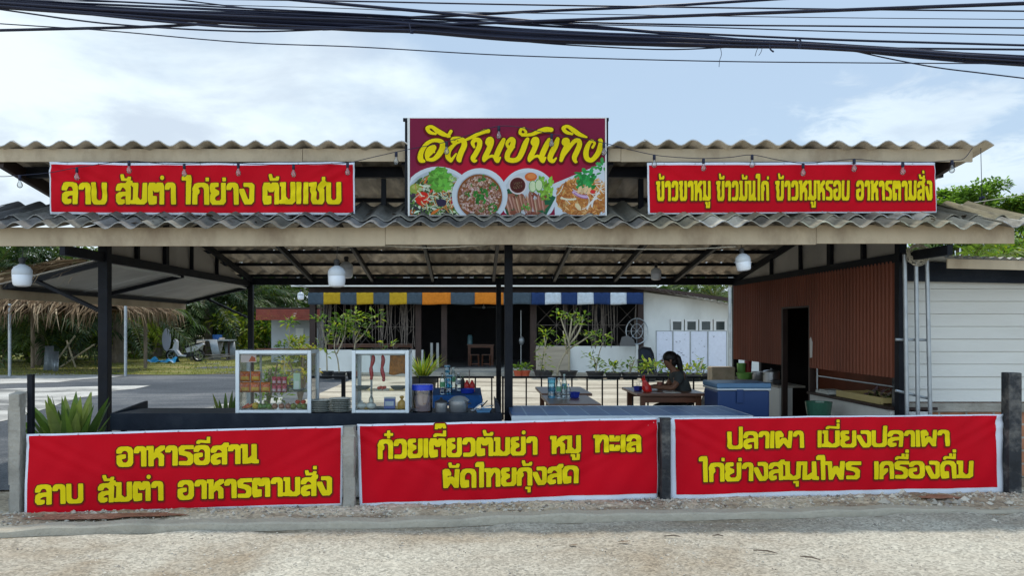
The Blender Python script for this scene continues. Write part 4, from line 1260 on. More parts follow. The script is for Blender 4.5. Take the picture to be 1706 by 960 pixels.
def dish_grill(m):
    disc(m, 1022, 695, 230, PL); disc(m, 1022, 700, 206, (.42, .46, .50))
    dpoly(m, [(790, 655), (870, 630), (1000, 700), (960, 845), (850, 845)], (.018, .075, .035)); dpoly(m, [(1130, 640), (1248, 700), (1170, 845), (1080, 845)], (.018, .10, .045))
    fill(m, lambda x, y: ((x - 995) / 168) ** 2 + ((y - 760) / 108) ** 2 < 1, [(.24, .09, .055), (.32, .14, .09), (.17, .055, .035)], 40, (30, 60), (10, 16), (830, 1170, 660, 845))
    for k in range(34):
        x = 835 + k * 9.6; y = 745 + 16 * math.sin(k * .8); h = 92 - abs(k - 17) * 2.2
        bit(m, x + rp.uniform(-3, 3), y + 12, h, 6.5, 1.25 + .006 * k, jit(((.30, .13, .085), (.20, .075, .05), (.42, .24, .17))[k % 3], .15))
    leafy(m, 1005, 785, 34, 16, (.10, .30, .05))
    leafy(m, 1160, 600, 74, 46, (.16, .34, .04)); leafy(m, 1170, 685, 46, 26, (.2, .40, .05)); leafy(m, 1120, 560, 30, 12, (.2, .4, .06))
    disc(m, 1045, 535, 50, (.50, .12, .03), 36); disc(m, 1050, 528, 34, (.58, .2, .06), 22)
    for x, y, a in ((1060, 612, .3), (1110, 602, -.2)):
        disc(m, x, y, 32, (.10, .26, .06), 48); disc(m, x, y, 27, (.50, .58, .36), 43)
    disc(m, 938, 603, 74, (.55, .50, .50)); disc(m, 938, 603, 63, (.10, .022, .018)); disc(m, 938, 603, 56, (.065, .016, .014))
    for k in range(40): bit(m, 938 + rp.uniform(-35, 35), 603 + rp.uniform(-28, 28), 4, 2, rp.uniform(0, 6), jit((.16, .12, .06)))
plate("noodle_plate", dish_noodle); plate("salad_plate", dish_salad); plate("grilled_meat_plate", dish_grill); plate("minced_meat_plate", dish_mince)

# the brush script
NA = lambda dx: [(700 + dx, 275, 11), (688 + dx, 255, 12), (702 + dx, 230, 15), (722 + dx, 232, 18), (722 + dx, 262, 19), (700 + dx, 320, 19), (672 + dx, 375, 18), (662 + dx, 400, 10)]
NB = lambda dx: [(825 + dx, 232, 13), (805 + dx, 275, 19), (775 + dx, 340, 20), (762 + dx, 385, 17), (776 + dx, 408, 12), (795 + dx, 378, 7)]
NC = lambda dx: [(665 + dx, 402, 11), (700 + dx, 375, 9), (735 + dx, 366, 10), (762 + dx, 392, 12)]
strokes = [
    [(262, 335, 6), (236, 312, 9), (250, 285, 13), (270, 300, 8), (240, 330, 16), (205, 365, 16), (205, 395, 10)],
    [(178, 408, 10), (152, 395, 20), (150, 355, 19), (168, 310, 16), (205, 262, 14), (262, 238, 13), (318, 250, 17), (328, 295, 21), (300, 350, 20), (258, 390, 15), (215, 392, 12), (200, 355, 15), (215, 310, 14), (248, 286, 10)],
    [(272, 186, 8), (226, 172, 13), (205, 140, 14), (240, 128, 12), (285, 160, 17), (330, 186, 17), (385, 207, 8)], [(372, 205, 11), (396, 165, 12)],
    [(395, 402, 14), (372, 372, 18), (378, 325, 18), (410, 285, 13), (440, 262, 9), (470, 250, 8)],
    [(440, 245, 6), (412, 252, 10), (408, 228, 12), (440, 222, 13), (490, 236, 18), (505, 275, 20), (480, 335, 20), (462, 385, 20), (468, 404, 12)],
    [(398, 402, 11), (420, 372, 8), (438, 348, 6)], [(490, 245, 6), (550, 220, 11), (610, 190, 13), (670, 166, 15), (698, 162, 15)],
    [(585, 292, 9), (572, 258, 14), (596, 232, 16), (628, 246, 18), (625, 290, 18), (598, 345, 18), (576, 382, 18), (585, 406, 12), (602, 402, 7)],
    NA(0), NB(0), NC(0),
    [(905, 292, 10), (870, 300, 11), (850, 265, 11), (880, 230, 15), (902, 240, 17), (890, 290, 19), (858, 345, 19), (856, 388, 18), (900, 402, 17), (945, 385, 18), (975, 330, 20), (1000, 265, 19), (1018, 228, 13)],
    [(990, 152, 8), (1005, 172, 9), (985, 192, 9), (958, 180, 11), (965, 150, 11), (990, 142, 9)], [(975, 196, 10), (1050, 190, 12), (1110, 165, 15), (1165, 150, 18), (1210, 152, 16)],
    NA(368), NB(368), NC(368),
    [(1262, 228, 14), (1245, 280, 20), (1212, 345, 20), (1200, 388, 18), (1224, 408, 13), (1250, 382, 6)],
    [(1335, 282, 9), (1308, 262, 11), (1316, 236, 14), (1340, 240, 17), (1335, 285, 19), (1308, 345, 19), (1290, 400, 13)],
    [(1296, 385, 8), (1345, 315, 12), (1392, 252, 15), (1428, 238, 16), (1440, 270, 18), (1420, 325, 19), (1398, 375, 18), (1405, 410, 11), (1416, 412, 7)],
    [(1380, 187, 8), (1330, 170, 13), (1308, 138, 13), (1345, 126, 12), (1395, 160, 17), (1440, 190, 15), (1496, 212, 7)],
    [(1545, 296, 9), (1562, 262, 9), (1535, 244, 11), (1508, 280, 16), (1492, 335, 19), (1500, 385, 18), (1540, 398, 16), (1588, 345, 19), (1608, 285, 18), (1612, 240, 13), (1600, 236, 9)],
]
f = Field(100, 1660, 90, 450, 3.2)
for s in strokes: f.stroke(catmull([(x, y, r * 1.12) for x, y, r in s], 6))
for nm, lev, off, c, dx, dy in (("script_shadow", 15, .0042, (.12, .006, .012), -2, 8), ("script_outline", 7.5, .0056, OUTL, 0, 2), ("script_lettering", 0, .0070, YELLOW, 0, 0)):
    mb = MB()
    for pl in f.polys(lev): mb.face([sg(min(x + dx, 1656), y + dy, off) for x, y in pl], c)
    obj(nm, mb, M['print'], sign)

# ------------------------------------------------------------------ posts and low wall along the road
def fpost(name, u, v_top, w, dpt, m, label, off=-.03, lean=0.0, extra=None):
    p = fence_plane(u, CY); base = p + FN * (-off)
    t = thing(name, label, "post", (base.x, base.y, 0))
    Z = CAMZ - (v_top - CY) * base.y / F
    mb = MB(); n = 8; r = random.Random(int(u))
    prev = None
    for k in range(n + 1):
        z = Z * k / n
        wob = 0 if m != 'conc' else .006
        ring = [(base.x + sx * w / 2 + lean * z + r.uniform(-wob, wob), base.y + sy * dpt / 2 + r.uniform(-wob, wob), z if k < n else z + r.uniform(-.02, .0) * (m == 'conc')) for sx, sy in ((-1, -1), (1, -1), (1, 1), (-1, 1))]
        if prev:
            for q in range(4): mb.face([prev[q], prev[(q + 1) % 4], ring[(q + 1) % 4], ring[q]])
        prev = ring
    mb.face(prev)
    bm_o = obj("shaft", mb, M[m], t)
    bm = bmesh.new(); bm.from_mesh(bm_o.data); bmesh.ops.remove_doubles(bm, verts=bm.verts, dist=1e-5); bm.to_mesh(bm_o.data); bm.free()
    b = bm_o.modifiers.new("bevel", 'BEVEL'); b.width = .008; b.segments = 2
    return t
t = fpost("concrete_post", 27, 653, .088, .10, 'conc', "square rough concrete post with a broken top, left end of the banner row", off=.02)
mb = MB(); q = fence_plane(38, CY); mb.box(q.x, q.x + .045, q.y + .06, q.y + .10, 0, CAMZ - (625 - CY) * q.y / F); obj("steel_upright", mb, M['black'], t)
fpost("concrete_post", 583, 708, .10, .10, 'conc', "short smooth concrete post between the left and middle banners", off=-.05)
fpost("black_post", 1105, 697, .085, .08, 'dirtyblack', "short black post filling the gap between the middle and right banners", off=-.05)
t = fpost("black_post", 1678, 621, .125, .11, 'dirtyblack', "tall chipped black post with a grey foot, right end of the banner row", off=-.05)
mb = MB(); q = fence_plane(1684, CY); mb.box(q.x - .02, q.x + .075, q.y + .05 - .075, q.y + .07, 0.0, .50); obj("concrete_foot", mb, M['conc'], t, bevel=.008)
# low wall of hollow bricks behind the right-hand banner
mb = MB(); a, b = fence_plane(1120, CY), fence_plane(1664, CY)
mb.prism([a - FN * .12 + Vector((0, 0, -a.z)), b - FN * .12 + Vector((0, 0, -b.z)), b - FN * .21 + Vector((0, 0, -b.z)), a - FN * .21 + Vector((0, 0, -a.z))], (0, 0, .55))
tag(obj("brick_wall", mb, M['brick']), "low orange brick wall showing under the hem of the right banner", "wall")
mb = MB(); a, b = fence_plane(1572, CY), fence_plane(1664, CY)
mb.prism([Vector((a.x, a.y + .06, 0)), Vector((b.x, b.y + .06, 0)), Vector((b.x, b.y + .08, 0)), Vector((a.x, a.y + .08, 0))], (0, 0, .12))
tag(obj("kick_board", mb, M['dirtyblack']), "dark board on edge under the right end of the right banner", "board")
# dark boards behind the other two banners
mb = MB(); a, b = fence_plane(600, CY), fence_plane(1092, CY)
mb.prism([Vector((a.x, a.y + .10, 0)), Vector((b.x, b.y + .10, 0)), Vector((b.x, b.y + .12, 0)), Vector((a.x, a.y + .12, 0))], (0, 0, .55))
tag(obj("backing_board", mb, M['black2']), "black board standing behind the middle banner under the counter edge", "board")

# ------------------------------------------------------------------ lamps
def led_lamp(u, v0, v1, Y, ztop, label, tilt=0.0, cat="lamp"):
    """v0 cap top, v1 bottom of the lamp in the photograph"""
    s = (v1 - v0) * Y / F / .235
    p = at(u, v1, Y)
    t = thing("hanging_lamp", label, cat, p, "white capsule lamps hung under the roof")
    mb = MB(); mb.lathe([(.0, .0), (.03, .001), (.058, .008), (.068, .022), (.072, .05), (.074, .095), (.068, .104)], p, 20); a = obj("diffuser", mb, M['bulb'], t, smooth=True)
    mb = MB(); mb.lathe([(.074, .096), (.076, .10), (.074, .135), (.060, .160), (.032, .178), (.022, .184)], p, 20); b = obj("housing", mb, mat("lamp_housing", (.50, .54, .58), .4, .04, 4, 0), t, smooth=True)
    mb = MB(); mb.lathe([(.022, .184), (.022, .205), (.026, .207), (.026, .232), (.012, .240), (0, .241)], p, 14); c = obj("socket", mb, M['pot'], t, smooth=True)
    for o in (a, b, c): o.scale = (s, s, s); o.rotation_euler = (0, tilt, 0)
    h = .24 * s
    mb = MB(); q = p + Vector((h * math.sin(tilt), 0, h * math.cos(tilt)))
    mb.tube([q, q + Vector((.004, .01, (ztop - q.z) * .5)), Vector((q.x + .0, q.y + .02, ztop))], .0035, 6); obj("cord", mb, M['pot'], t)
led_lamp(37, 430, 478, 7.06, 2.44, "large white capsule lamp hanging under the eave at the far left")
led_lamp(561, 433, 479, 7.06, 2.45, "large white capsule lamp hanging in front of the striped awnings")
led_lamp(1240, 414, 452, 7.06, 2.46, "tilted white capsule lamp pressed against the eave by the red-brown wall", tilt=-.13)
led_lamp(577, 428, 464, 11.1, 2.62, "smaller white capsule lamp hanging just behind another one, deep under the roof")
led_lamp(1093, 440, 467, 11.1, 2.62, "small white capsule lamp hanging alone deep under the right half of the roof")
led_lamp(501, 483, 500, 15.5, 2.25, "tiny white lamp beyond the rear beam above the red slatted eave")
mb = MB(); mb.tube([at(430, 470, 15.5) + Vector((0, 0, .02)), at(501, 476, 15.5), at(560, 468, 15.5)], .012, 6)
tag(obj("lamp_arm", mb, M['galv']), "thin grey pipe carrying the tiny lamp beyond the rear beam", "pipe")

# string of festoon bulbs along the upper eave
LP = [(-40, 290), (0, 294), (33, 292), (80, 288), (128, 279), (170, 273), (215, 268), (262, 272), (307, 273), (350, 271), (397, 272), (440, 274), (489, 274), (535, 273), (579, 271), (620, 262),
      (660, 253), (705, 244), (744, 236), (790, 222), (831, 210), (872, 213), (919, 223), (965, 230), (1006, 238), (1045, 248), (1090, 258), (1130, 262), (1172, 264), (1215, 262), (1253, 258), (1295, 266),
      (1338, 272), (1380, 269), (1423, 265), (1460, 268), (1504, 270), (1545, 270), (1586, 267), (1606, 264), (1620, 246)]
string = thing("string_lights", "black string of clear festoon bulbs looped across the upper eave and the signs", "string lights", at(790, 250, 7.21))
mb = MB(); mb.tube([Vector(p) for p in catmull([tuple(at(u, v, 7.21 - .003 * math.sin(i))) for i, (u, v) in enumerate(LP)], 5)], .0035, 5); obj("cable", mb, M['cable'], string)
lampglass = glass_mat("festoon_glass", (.86, .88, .88), .5)
first = None
for u in (33, 128, 215, 307, 397, 489, 579, 660, 744, 831, 919, 1006, 1090, 1172, 1253, 1338, 1423, 1504, 1586):
    v = np.interp(u, [p[0] for p in LP], [p[1] for p in LP]); p = at(u, v, 7.21)
    if first is None:
        mb = MB(); mb.lathe([(.0, .004), (.009, .003), (.014, -.006), (.015, -.045), (.011, -.050)], p, 10); s = obj("socket", mb, M['cable'], string, smooth=True)
        mb = MB(); mb.lathe([(.010, -.051), (.013, -.062), (.024, -.085), (.026, -.098), (.020, -.114), (.010, -.122), (0, -.124)], p, 12); g = obj("bulb", mb, lampglass, s, smooth=True)
        first = (s, p)
    else:
        c = copy_tree(first[0], parent=string, loc=p - first[1]); c.rotation_euler = (0, 0, 0)

# ------------------------------------------------------------------ overhead cables along the road
CYD = 5.6
def cable(pts, r, label, group=None, seed=0, m='cable', Y=CYD, ext=True):
    rr = random.Random(seed); dy = rr.uniform(-.06, .06)
    pts = [tuple(at(u, v, Y + dy)) for u, v in pts]
    if ext:
        a, b = Vector(pts[0]), Vector(pts[1]); e = a + (a - b).normalized() * 5; pts = [tuple(e)] + pts
        a, b = Vector(pts[-1]), Vector(pts[-2]); pts = pts + [tuple(a + (a - b).normalized() * 5)]
    mb = MB(); mb.tube([Vector(p) for p in catmull(pts, 7)], r, 7)
    o = obj("power_cable", mb, M[m], smooth=True)
    tag(o, label, "cable", group)
BG = "cables of the thick bundle over the road"
bl = "black cable of the thick drooping bundle crossing the sky above the roofs"
rb = random.Random(31)
core = [(0, 6), (200, 18), (400, 29), (600, 38), (700, 45), (850, 57), (1000, 63), (1106, 66), (1230, 70), (1332, 73), (1480, 82), (1600, 92), (1706, 99)]
for k in range(11):
    o0 = (k - 5) * 1.55; ph = rb.uniform(0, 6.3)
    pts = [(u, v + o0 * (1.0 + .55 * math.cos((u - 760) / 250)) * (.75 if 600 < u < 1400 else 1.1) + 1.6 * math.sin(u / 170 + ph)) for u, v in core]
    cable(pts, rb.choice((.008, .010, .013, .016)), bl, BG, seed=40 + k)
cable([(0, 50), (250, 44), (400, 36), (560, 32), (700, 28), (900, 18), (1110, 9), (1290, -2)], .011, "thick black cable rising from lower left and crossing the bundle near the middle", seed=2)
cable([(0, 39), (170, 50), (400, 70), (600, 78), (850, 92), (1160, 101), (1400, 104), (1706, 106)], .0042, "lowest thin cable, stretched almost straight under the whole bundle", seed=3)
cable([(0, 15), (90, 28), (170, 38), (260, 45), (350, 50), (440, 52), (560, 48), (700, 43)], .006, "slack cable sagging under the left end of the bundle", seed=4)
cable([(0, 10), (120, 20), (260, 34), (400, 45), (560, 47), (640, 44)], .010, "thick slack cable just under the bundle at the left", seed=14)
cable([(200, -5), (560, 1), (800, 6), (1110, 11), (1500, 16), (1706, 18)], .006, "uppermost straight cable running to the top right", seed=5)
cable([(300, 6), (560, 13), (700, 18), (1110, 25), (1400, 29), (1706, 32)], .0030, "very thin pale wire below the uppermost straight cable", seed=6)
cable([(250, 5), (620, 24), (760, 31), (1110, 40), (1400, 43), (1706, 46)], .0065, "black cable leaving the top of the bundle, second below the thin wire", seed=7)
cable([(200, 8), (600, 29), (800, 37), (1110, 43), (1400, 52), (1706, 58)], .0045, "thin black cable just under the one that leaves the bundle top", seed=8)
cable([(150, 6), (700, 30), (860, 40), (1110, 53), (1400, 66), (1706, 75)], .0085, "thick straight black cable nearest above the right half of the bundle", seed=9)
cable([(640, 41), (730, 52), (810, 62), (900, 71), (990, 77), (1106, 82), (1200, 79), (1270, 74), (1340, 73), (1400, 80), (1480, 97), (1560, 112), (1640, 122), (1706, 130)], .005, "slack cable that dips below the bundle and falls away at the lower right", seed=10)
cable([(1300, 72), (1400, 81), (1500, 92), (1600, 101), (1706, 108)], .012, "thick cable parting downwards from the bundle at the right", seed=11)
cable([(300, 25), (520, 44), (640, 50), (760, 56), (900, 66), (1106, 76), (1300, 78)], .008, "black cable along the underside of the bundle at the middle", seed=15)
for i, (pts, lab) in enumerate([([(1200, 78), (1202, 90), (1199, 100), (1198, 111)], "long loose tie wire hanging straight below the bundle"),
                                ([(1266, 76), (1261, 83), (1258, 93)], "short loose tie wire hanging left of the pair under the bundle"),
                                ([(1270, 78), (1268, 86), (1264, 92)], "short loose tie wire hanging right of the pair under the bundle"),
                                ([(1281, 74), (1284, 82), (1289, 86), (1287, 84)], "curled dark tie wire under the bundle beside the pair"),
                                ([(1325, 68), (1328, 64), (1334, 68), (1332, 80), (1330, 76), (1335, 70)], "twisted black binding knot around the bundle at the right"),
                                ([(682, 38), (685, 52), (690, 50), (683, 54), (689, 55)], "twisted black binding knot around the bundle above the picture sign")]):
    mb = MB(); mb.tube([Vector(p) for p in catmull([tuple(at(u, v, CYD - .10)) for u, v in pts], 5)], .0022 if i < 3 else .006, 5)
    tag(obj("tie_wire", mb, M['cable']), lab, "wire")
# loose wires at the stall
mb = MB(); mb.tube([at(1634, 246, 7.29), at(1635, 290, 7.29), at(1636, 330, 7.29)], .003, 5); d = obj("hanging_wire", mb, M['cable'])
tag(d, "thin wire with a black clip hanging from the upper roof's right end", "wire")
mb = MB(); mb.ball(at(1638, 329, 7.29), .020, .014, .016, 10, 6); mb.ball(at(1633, 331, 7.29), .012, .012, .02, 8, 6); obj("clip", mb, M['cable'], d)
mb = MB(); mb.tube([Vector(p) for p in catmull([tuple(at(1475, 356, 7.6)), tuple(at(1540, 350, 9)), tuple(at(1620, 338, 12)), tuple(at(1720, 322, 16))], 5)], .006, 5)
tag(obj("pale_cord", mb, M['wire']), "pale cord running from behind the right high banner to the trees", "cord")
mb = MB(); mb.tube([Vector(p) for p in catmull([tuple(at(u, v, 7.02)) for u, v in ((566, 412), (640, 410), (720, 413), (800, 409), (842, 407), (950, 411), (1060, 415), (1150, 415), (1226, 411))], 5)], .004, 5)
tag(obj("pale_cord", mb, M['wire']), "pale cord sagging along the bottom edge of the lower eave board", "cord")
# coil of cord on the pipes
mb = MB(); rc = random.Random(8)
for k in range(11):
    c = at(1530 + rc.uniform(-4, 4), 423 + rc.uniform(-4, 4), 7.55); ra, rbb = rc.uniform(.085, .125), rc.uniform(.06, .10)
    mb.tube([c + Vector((ra * math.cos(a), rc.uniform(-.02, .02), rbb * math.sin(a))) for a in [2 * math.pi * q / 22 + k for q in range(23)]], .0042, 5)
tag(obj("cord_coil", mb, M['wire']), "coil of pale cord hung over the tops of the grey pipes", "coil")
rack = thing("pipe_frame", "frame of three upright galvanised pipes beside the white plank wall", "pipe frame", at(1528, 692, 7.6))
for u, ub in ((1507, 1512), (1526, 1530), (1544, 1551)):
    mb = MB(); mb.tube([at(u, 424, 7.6), at(ub, 750, 7.6)], .020, 10); obj("pipe", mb, M['galv'], rack, smooth=True)
for v in (566, 655):
    mb = MB(); mb.tube([at(1492, v - (4 if v > 600 else 0), 7.63), at(1549, v + (10 if v > 600 else 1), 7.63)], .014, 8); obj("cross_pipe", mb, M['galv'], rack, smooth=True)
# ------------------------------------------------------------------ counters and furniture of the stall
CTZ = .76
ct = thing("display_counter", "long black counter carrying the glass cases and cooking pots", "counter", (-1.6, 7.2, 0))
cx0, cx1 = xat(185, 7.2), xat(836, 7.2)
mb = MB(); mb.box(cx0, cx1, 7.18, 7.205, .60, CTZ + .004); obj("front_board", mb, M['black2'], ct, bevel=.003)
mb = MB(); mb.box(cx0, cx1, 7.207, 7.70, CTZ - .03, CTZ); obj("top", mb, M['black2'], ct)
mb = MB(); mb.prism([(cx0 - .002, 7.2, CTZ - .06), (cx0 - .002, 7.95, CTZ - .06), (cx0 - .002, 7.95, CTZ + .05), (cx0 - .002, 7.2, CTZ + .005)], (.03, 0, 0)); obj("raised_end", mb, M['black2'], ct)
for x in (cx0 + .1, -1.7, cx1 - .08):
    for y in (7.25, 7.65):
        mb = MB(); mb.box(x - .02, x + .02, y - .02, y + .02, .014, CTZ - .03); obj("leg", mb, M['black'], ct)

tt = thing("tiled_table", "long table topped with blue glazed tiles behind the right banner", "table", (1.5, 7.3, 0))
tx0, tx1 = xat(852, 7.2), 2.62
mb = MB(); mb.box(tx0, tx1, 7.02, 7.90, CTZ - .05, CTZ); obj("tabletop", mb, M['tile'], tt)
mb = MB()
mb.box(tx0 - .008, tx1 + .008, 7.008, 7.018, CTZ - .06, CTZ + .002); mb.box(tx0 - .008, tx1 + .008, 7.902, 7.912, CTZ - .06, CTZ + .002); mb.box(tx1 + .001, tx1 + .010, 7.02, 7.9, CTZ - .06, CTZ + .002)
obj("edge_strip", mb, M['alu'], tt)
for x in (tx0 + .08, 1.45, tx1 - .08):
    for y in (7.10, 7.82):
        mb = MB(); mb.box(x - .04, x + .04, y - .04, y + .04, .014, CTZ - .05); obj("leg", mb, M['conc'], tt)


def glass_case(label, u0, u1, v0, shelf_v, Y, depth):
    x0, x1 = xat(u0, Y), xat(u1, Y); z0, z1 = CTZ + .003, zat(v0, Y)
    t = thing("glass_case", label, "display case", ((x0 + x1) / 2, Y, z0))
    fr = MB(); w = .035
    for y in (Y, Y + depth):
        fr.box(x0, x0 + w, y, y + w, z0, z1); fr.box(x1 - w, x1, y, y + w, z0, z1)
        fr.box(x0 + w + .001, x1 - w - .001, y + .001, y + w - .001, z1 - w, z1); fr.box(x0 + w + .001, x1 - w - .001, y + .001, y + w - .001, z0 + .001, z0 + .028)
    for x in (x0, x1 - w):
        fr.box(x + .001, x + w - .001, Y + w + .001, Y + depth - .001, z1 - w, z1); fr.box(x + .001, x + w - .001, Y + w + .001, Y + depth - .001, z0 + .001, z0 + .028)
    obj("frame", fr, M['alu'], t, bevel=.003)
    for q in (x0 + .05, (x0 + x1) / 2, x1 - .05): pass
    b = MB(); b.box(x0 + w, x1 - w, Y + .036, Y + depth - .002, z0 + .018, z0 + .028); obj("floor_panel", b, M['glass'], t)
    tp = MB(); tp.box(x0 + .001, x1 - .001, Y + .001, Y + depth + w - .001, z1 + .001, z1 + .007); obj("top_panel", tp, M['glass'], t)
    sz = zat(shelf_v, Y)
    s = MB(); s.box(x0 + w * .3, x1 - w * .3, Y + w + .02, Y + depth - .01, sz - .006, sz); obj("shelf", s, M['glass'], t)
    for nm, bx in (("front_pane", (x0 + w, x1 - w, Y + .016, Y + .020, z0 + .029, z1 - w)), ("side_pane", (x0 + .014, x0 + .018, Y + w, Y + depth, z0 + .029, z1 - w)), ("side_pane", (x1 - .018, x1 - .014, Y + w, Y + depth, z0 + .029, z1 - w))):
        g = MB(); g.box(*bx); obj(nm, g, M['glass'], t)
    rl = MB(); xm = x0 + .13
    rl.box(xm, xm + .02, Y + depth + .005, Y + depth + .02, z0 + .029, z1 - w); rl.box(x0 + w, x1 - w, Y + depth * .5, Y + depth * .5 + .012, z1 - w - .02, z1 - w - .008); obj("rear_rail", rl, M['galv'], t)
    return t, x0, x1, z0, z1, sz
c1, a0, a1, az0, az1, asz = glass_case("left glass display case with snack packets above and a row of vegetables below", 392, 518, 584, 654, 7.22, .36)
c2, b0, b1, bz0, bz1, bsz = glass_case("right glass display case with red sausage strings hanging over bowls", 586, 681, 584, 652, 7.22, .36)
# sticker in the corner of the left case
mb = MB(); p = at(402, 591, 7.262); q = at(428, 604, 7.262)
mb.face([(p.x, 7.245, q.z), (q.x, 7.245, q.z), (q.x, 7.245, p.z), (p.x, 7.245, p.z)], (.62, .50, .48)); xm = p.x + (q.x - p.x) * .5
mb.face([(xm, 7.2445, q.z + .008), (q.x - .006, 7.2445, q.z + .008), (q.x - .012, 7.2445, p.z - .03), (xm + .03, 7.2445, p.z - .012)], (.45, .10, .05))
obj("sticker", mb, M['print'], c1, fix=False)
# packets
def packet(name, u, v0, v1, w, Y, base, cols, label, cat="packet", group=None):
    x = xat(u, Y); z0, z1 = zat(v1, Y), zat(v0, Y)
    def f(i, j, s):
        e = (1 - abs(2 * i - 1) ** 3) * (1 - abs(2 * j - 1) ** 3)
        return (x + (i - .5) * w * (1 - .04 * math.sin(j * math.pi)), Y + s * (.004 + .022 * e), z0 + (z1 - z0) * j)
    mb = MB(); rr = random.Random(int(u * 7 + v0))
    n = 12
    for s in (-1, 1):
        for a in range(n):
            for b in range(n):
                i, j = a / n, b / n
                c = cols[0]
                if .12 < j < .42 and .12 < i < .85: c = cols[1]
                if .52 < j < .8 and .08 < i < .92 and (a + b * 2) % 5 < 3: c = cols[2]
                if j < .1 or j > .9: c = tuple(q * .75 for q in cols[0])
                mb.face([f(i, j, s), f(i + 1 / n, j, s), f(i + 1 / n, j + 1 / n, s), f(i, j + 1 / n, s)], c)
    o = obj(name, mb, M['gloss'], smooth=False, fix=False); tag(o, label, cat, group)
OR1 = ((.62, .13, .01), (.60, .34, .03), (.42, .04, .01))
PK1 = ((.52, .06, .10), (.60, .42, .46), (.36, .03, .08))
gz = "orange snack packets on the shelf of the left glass case"
bot = 654; top = 635
packet("snack_packet", 408.5, 637, 654, .094, 7.36, 0, OR1, "orange snack packet at the lower left of the shelf", group=gz)
packet("snack_packet", 425, 637, 654, .094, 7.36, 0, OR1, "orange snack packet in the middle of the lower row", group=gz)
packet("snack_packet", 442.5, 637, 654, .094, 7.36, 0, OR1, "orange snack packet beside the pink sachets", group=gz)
packet("snack_packet", 408.5, 619, 636, .094, 7.37, 0, OR1, "orange snack packet stacked on top at the left, under the sticker", group=gz)
packet("snack_packet", 426, 619, 636, .094, 7.37, 0, OR1, "orange snack packet stacked on top at the right", group=gz)
for u in (457, 465.5, 474):
    for v in (628, 641.5): packet("pink_sachet", u, v, v + 13, .046, 7.36, 0, PK1, "small pink sachet in the block beside the orange packets", "sachet", "pink sachets on the shelf of the left glass case")
mb = MB(); mb.box(xat(489, 7.37), xat(500, 7.37), 7.36, 7.40, asz + .002, zat(622, 7.37), (.42, .58, .42)); mb.box(xat(490.5, 7.37), xat(498.5, 7.37), 7.357, 7.36, asz + .012, zat(635, 7.37), (.6, .66, .6))
tag(obj("carton", mb, M['gloss'], bevel=.002), "pale green carton standing at the right of the snack shelf", "carton")
mb = MB(); mb.lathe([(.0, 0), (.04, 0), (.085, .022), (.088, .024), (.04, .006), (0, .006)], (xat(497, 7.34), 7.34, asz + .002), 18, (.25, .32, .34)); tag(obj("tray", mb, M['gloss'], smooth=True), "shallow grey-green dish at the right of the snack shelf", "dish")
# vegetables
rveg = random.Random(3)
veg = [(409, 'chilli', (.55, .05, .012), "slim red carrot at the left end of the vegetable row"), (415, 'chilli', (.55, .13, .012), "orange-red carrot second in the vegetable row"), (426, 'ball', (.55, .36, .02), "yellow mango in the vegetable row"),
       (434, 'ball', (.08, .20, .03), "green lime next to the yellow mango"), (441, 'ball', (.06, .16, .04), "dark green lime in the middle of three"), (448, 'ball', (.09, .22, .03), "green lime next to the brown onions"),
       (458, 'ball', (.30, .14, .08), "brown onion next to the green limes"), (469, 'ball', (.34, .14, .09), "brown onion between two others in the vegetable row"), (480, 'ball', (.32, .13, .09), "brown onion next to the olive fruit"),
       (489, 'ball', (.18, .22, .03), "olive-green fruit under the red tomatoes"), (499, 'ball', (.10, .17, .03), "green fruit below and between the tomatoes"), (507, 'ball', (.14, .20, .03), "green fruit at the right end of the vegetable row")]
vegz = CTZ + .033
for u, k, c, lab in veg:
    Y = 7.30; x = xat(u, Y)
    mb = MB()
    if k == 'chilli':
        mb.tube([(x - .035, Y, vegz + .012), (x, Y + .005, vegz + .024), (x + .03, Y + .02, vegz + .040)], [.006, .015, .019], 10, c)
        mb.tube([(x + .03, Y + .02, vegz + .040), (x + .042, Y + .022, vegz + .05)], [.007, .004], 6, (.08, .15, .03)); nm, cat = "carrot", "carrot"
    else:
        r = .030 if u != 426 else .036
        mb.lathe([(0, 0), (r * .55, r * .12), (r * .92, r * .55), (r, r * .95), (r * .9, r * 1.4), (r * .5, r * 1.78), (r * .1, r * 1.85), (0, r * 1.8)], (x, Y, vegz), 16, c)
        mb.tube([(x, Y, vegz + r * 1.8), (x + .004, Y, vegz + r * 2.1)], [.004, .003], 6, (.10, .10, .04)); nm, cat = ("onion", "onion") if 'onion' in lab else (("mango", "mango") if 'mango' in lab else ("green_fruit", "fruit"))
    tag(obj(nm, mb, M['gloss'], smooth=True), lab, cat)
for u, lab in ((496, "red tomato on top of the vegetable row, left of the pair"), (505.5, "red tomato on top of the vegetable row, at the frame")):
    x = xat(u, 7.31); r = .026; zz = vegz + .049
    mb = MB(); mb.lathe([(0, 0), (r * .6, r * .1), (r, r * .75), (r * .95, r * 1.2), (r * .5, r * 1.55), (0, r * 1.48)], (x, 7.31, zz), 16, (.50, .035, .015)); mb.tube([(x, 7.31, zz + r * 1.45), (x, 7.31, zz + r * 1.75)], [.006, .002], 6, (.06, .14, .03))
    tag(obj("tomato", mb, M['gloss'], smooth=True), lab, "tomato")
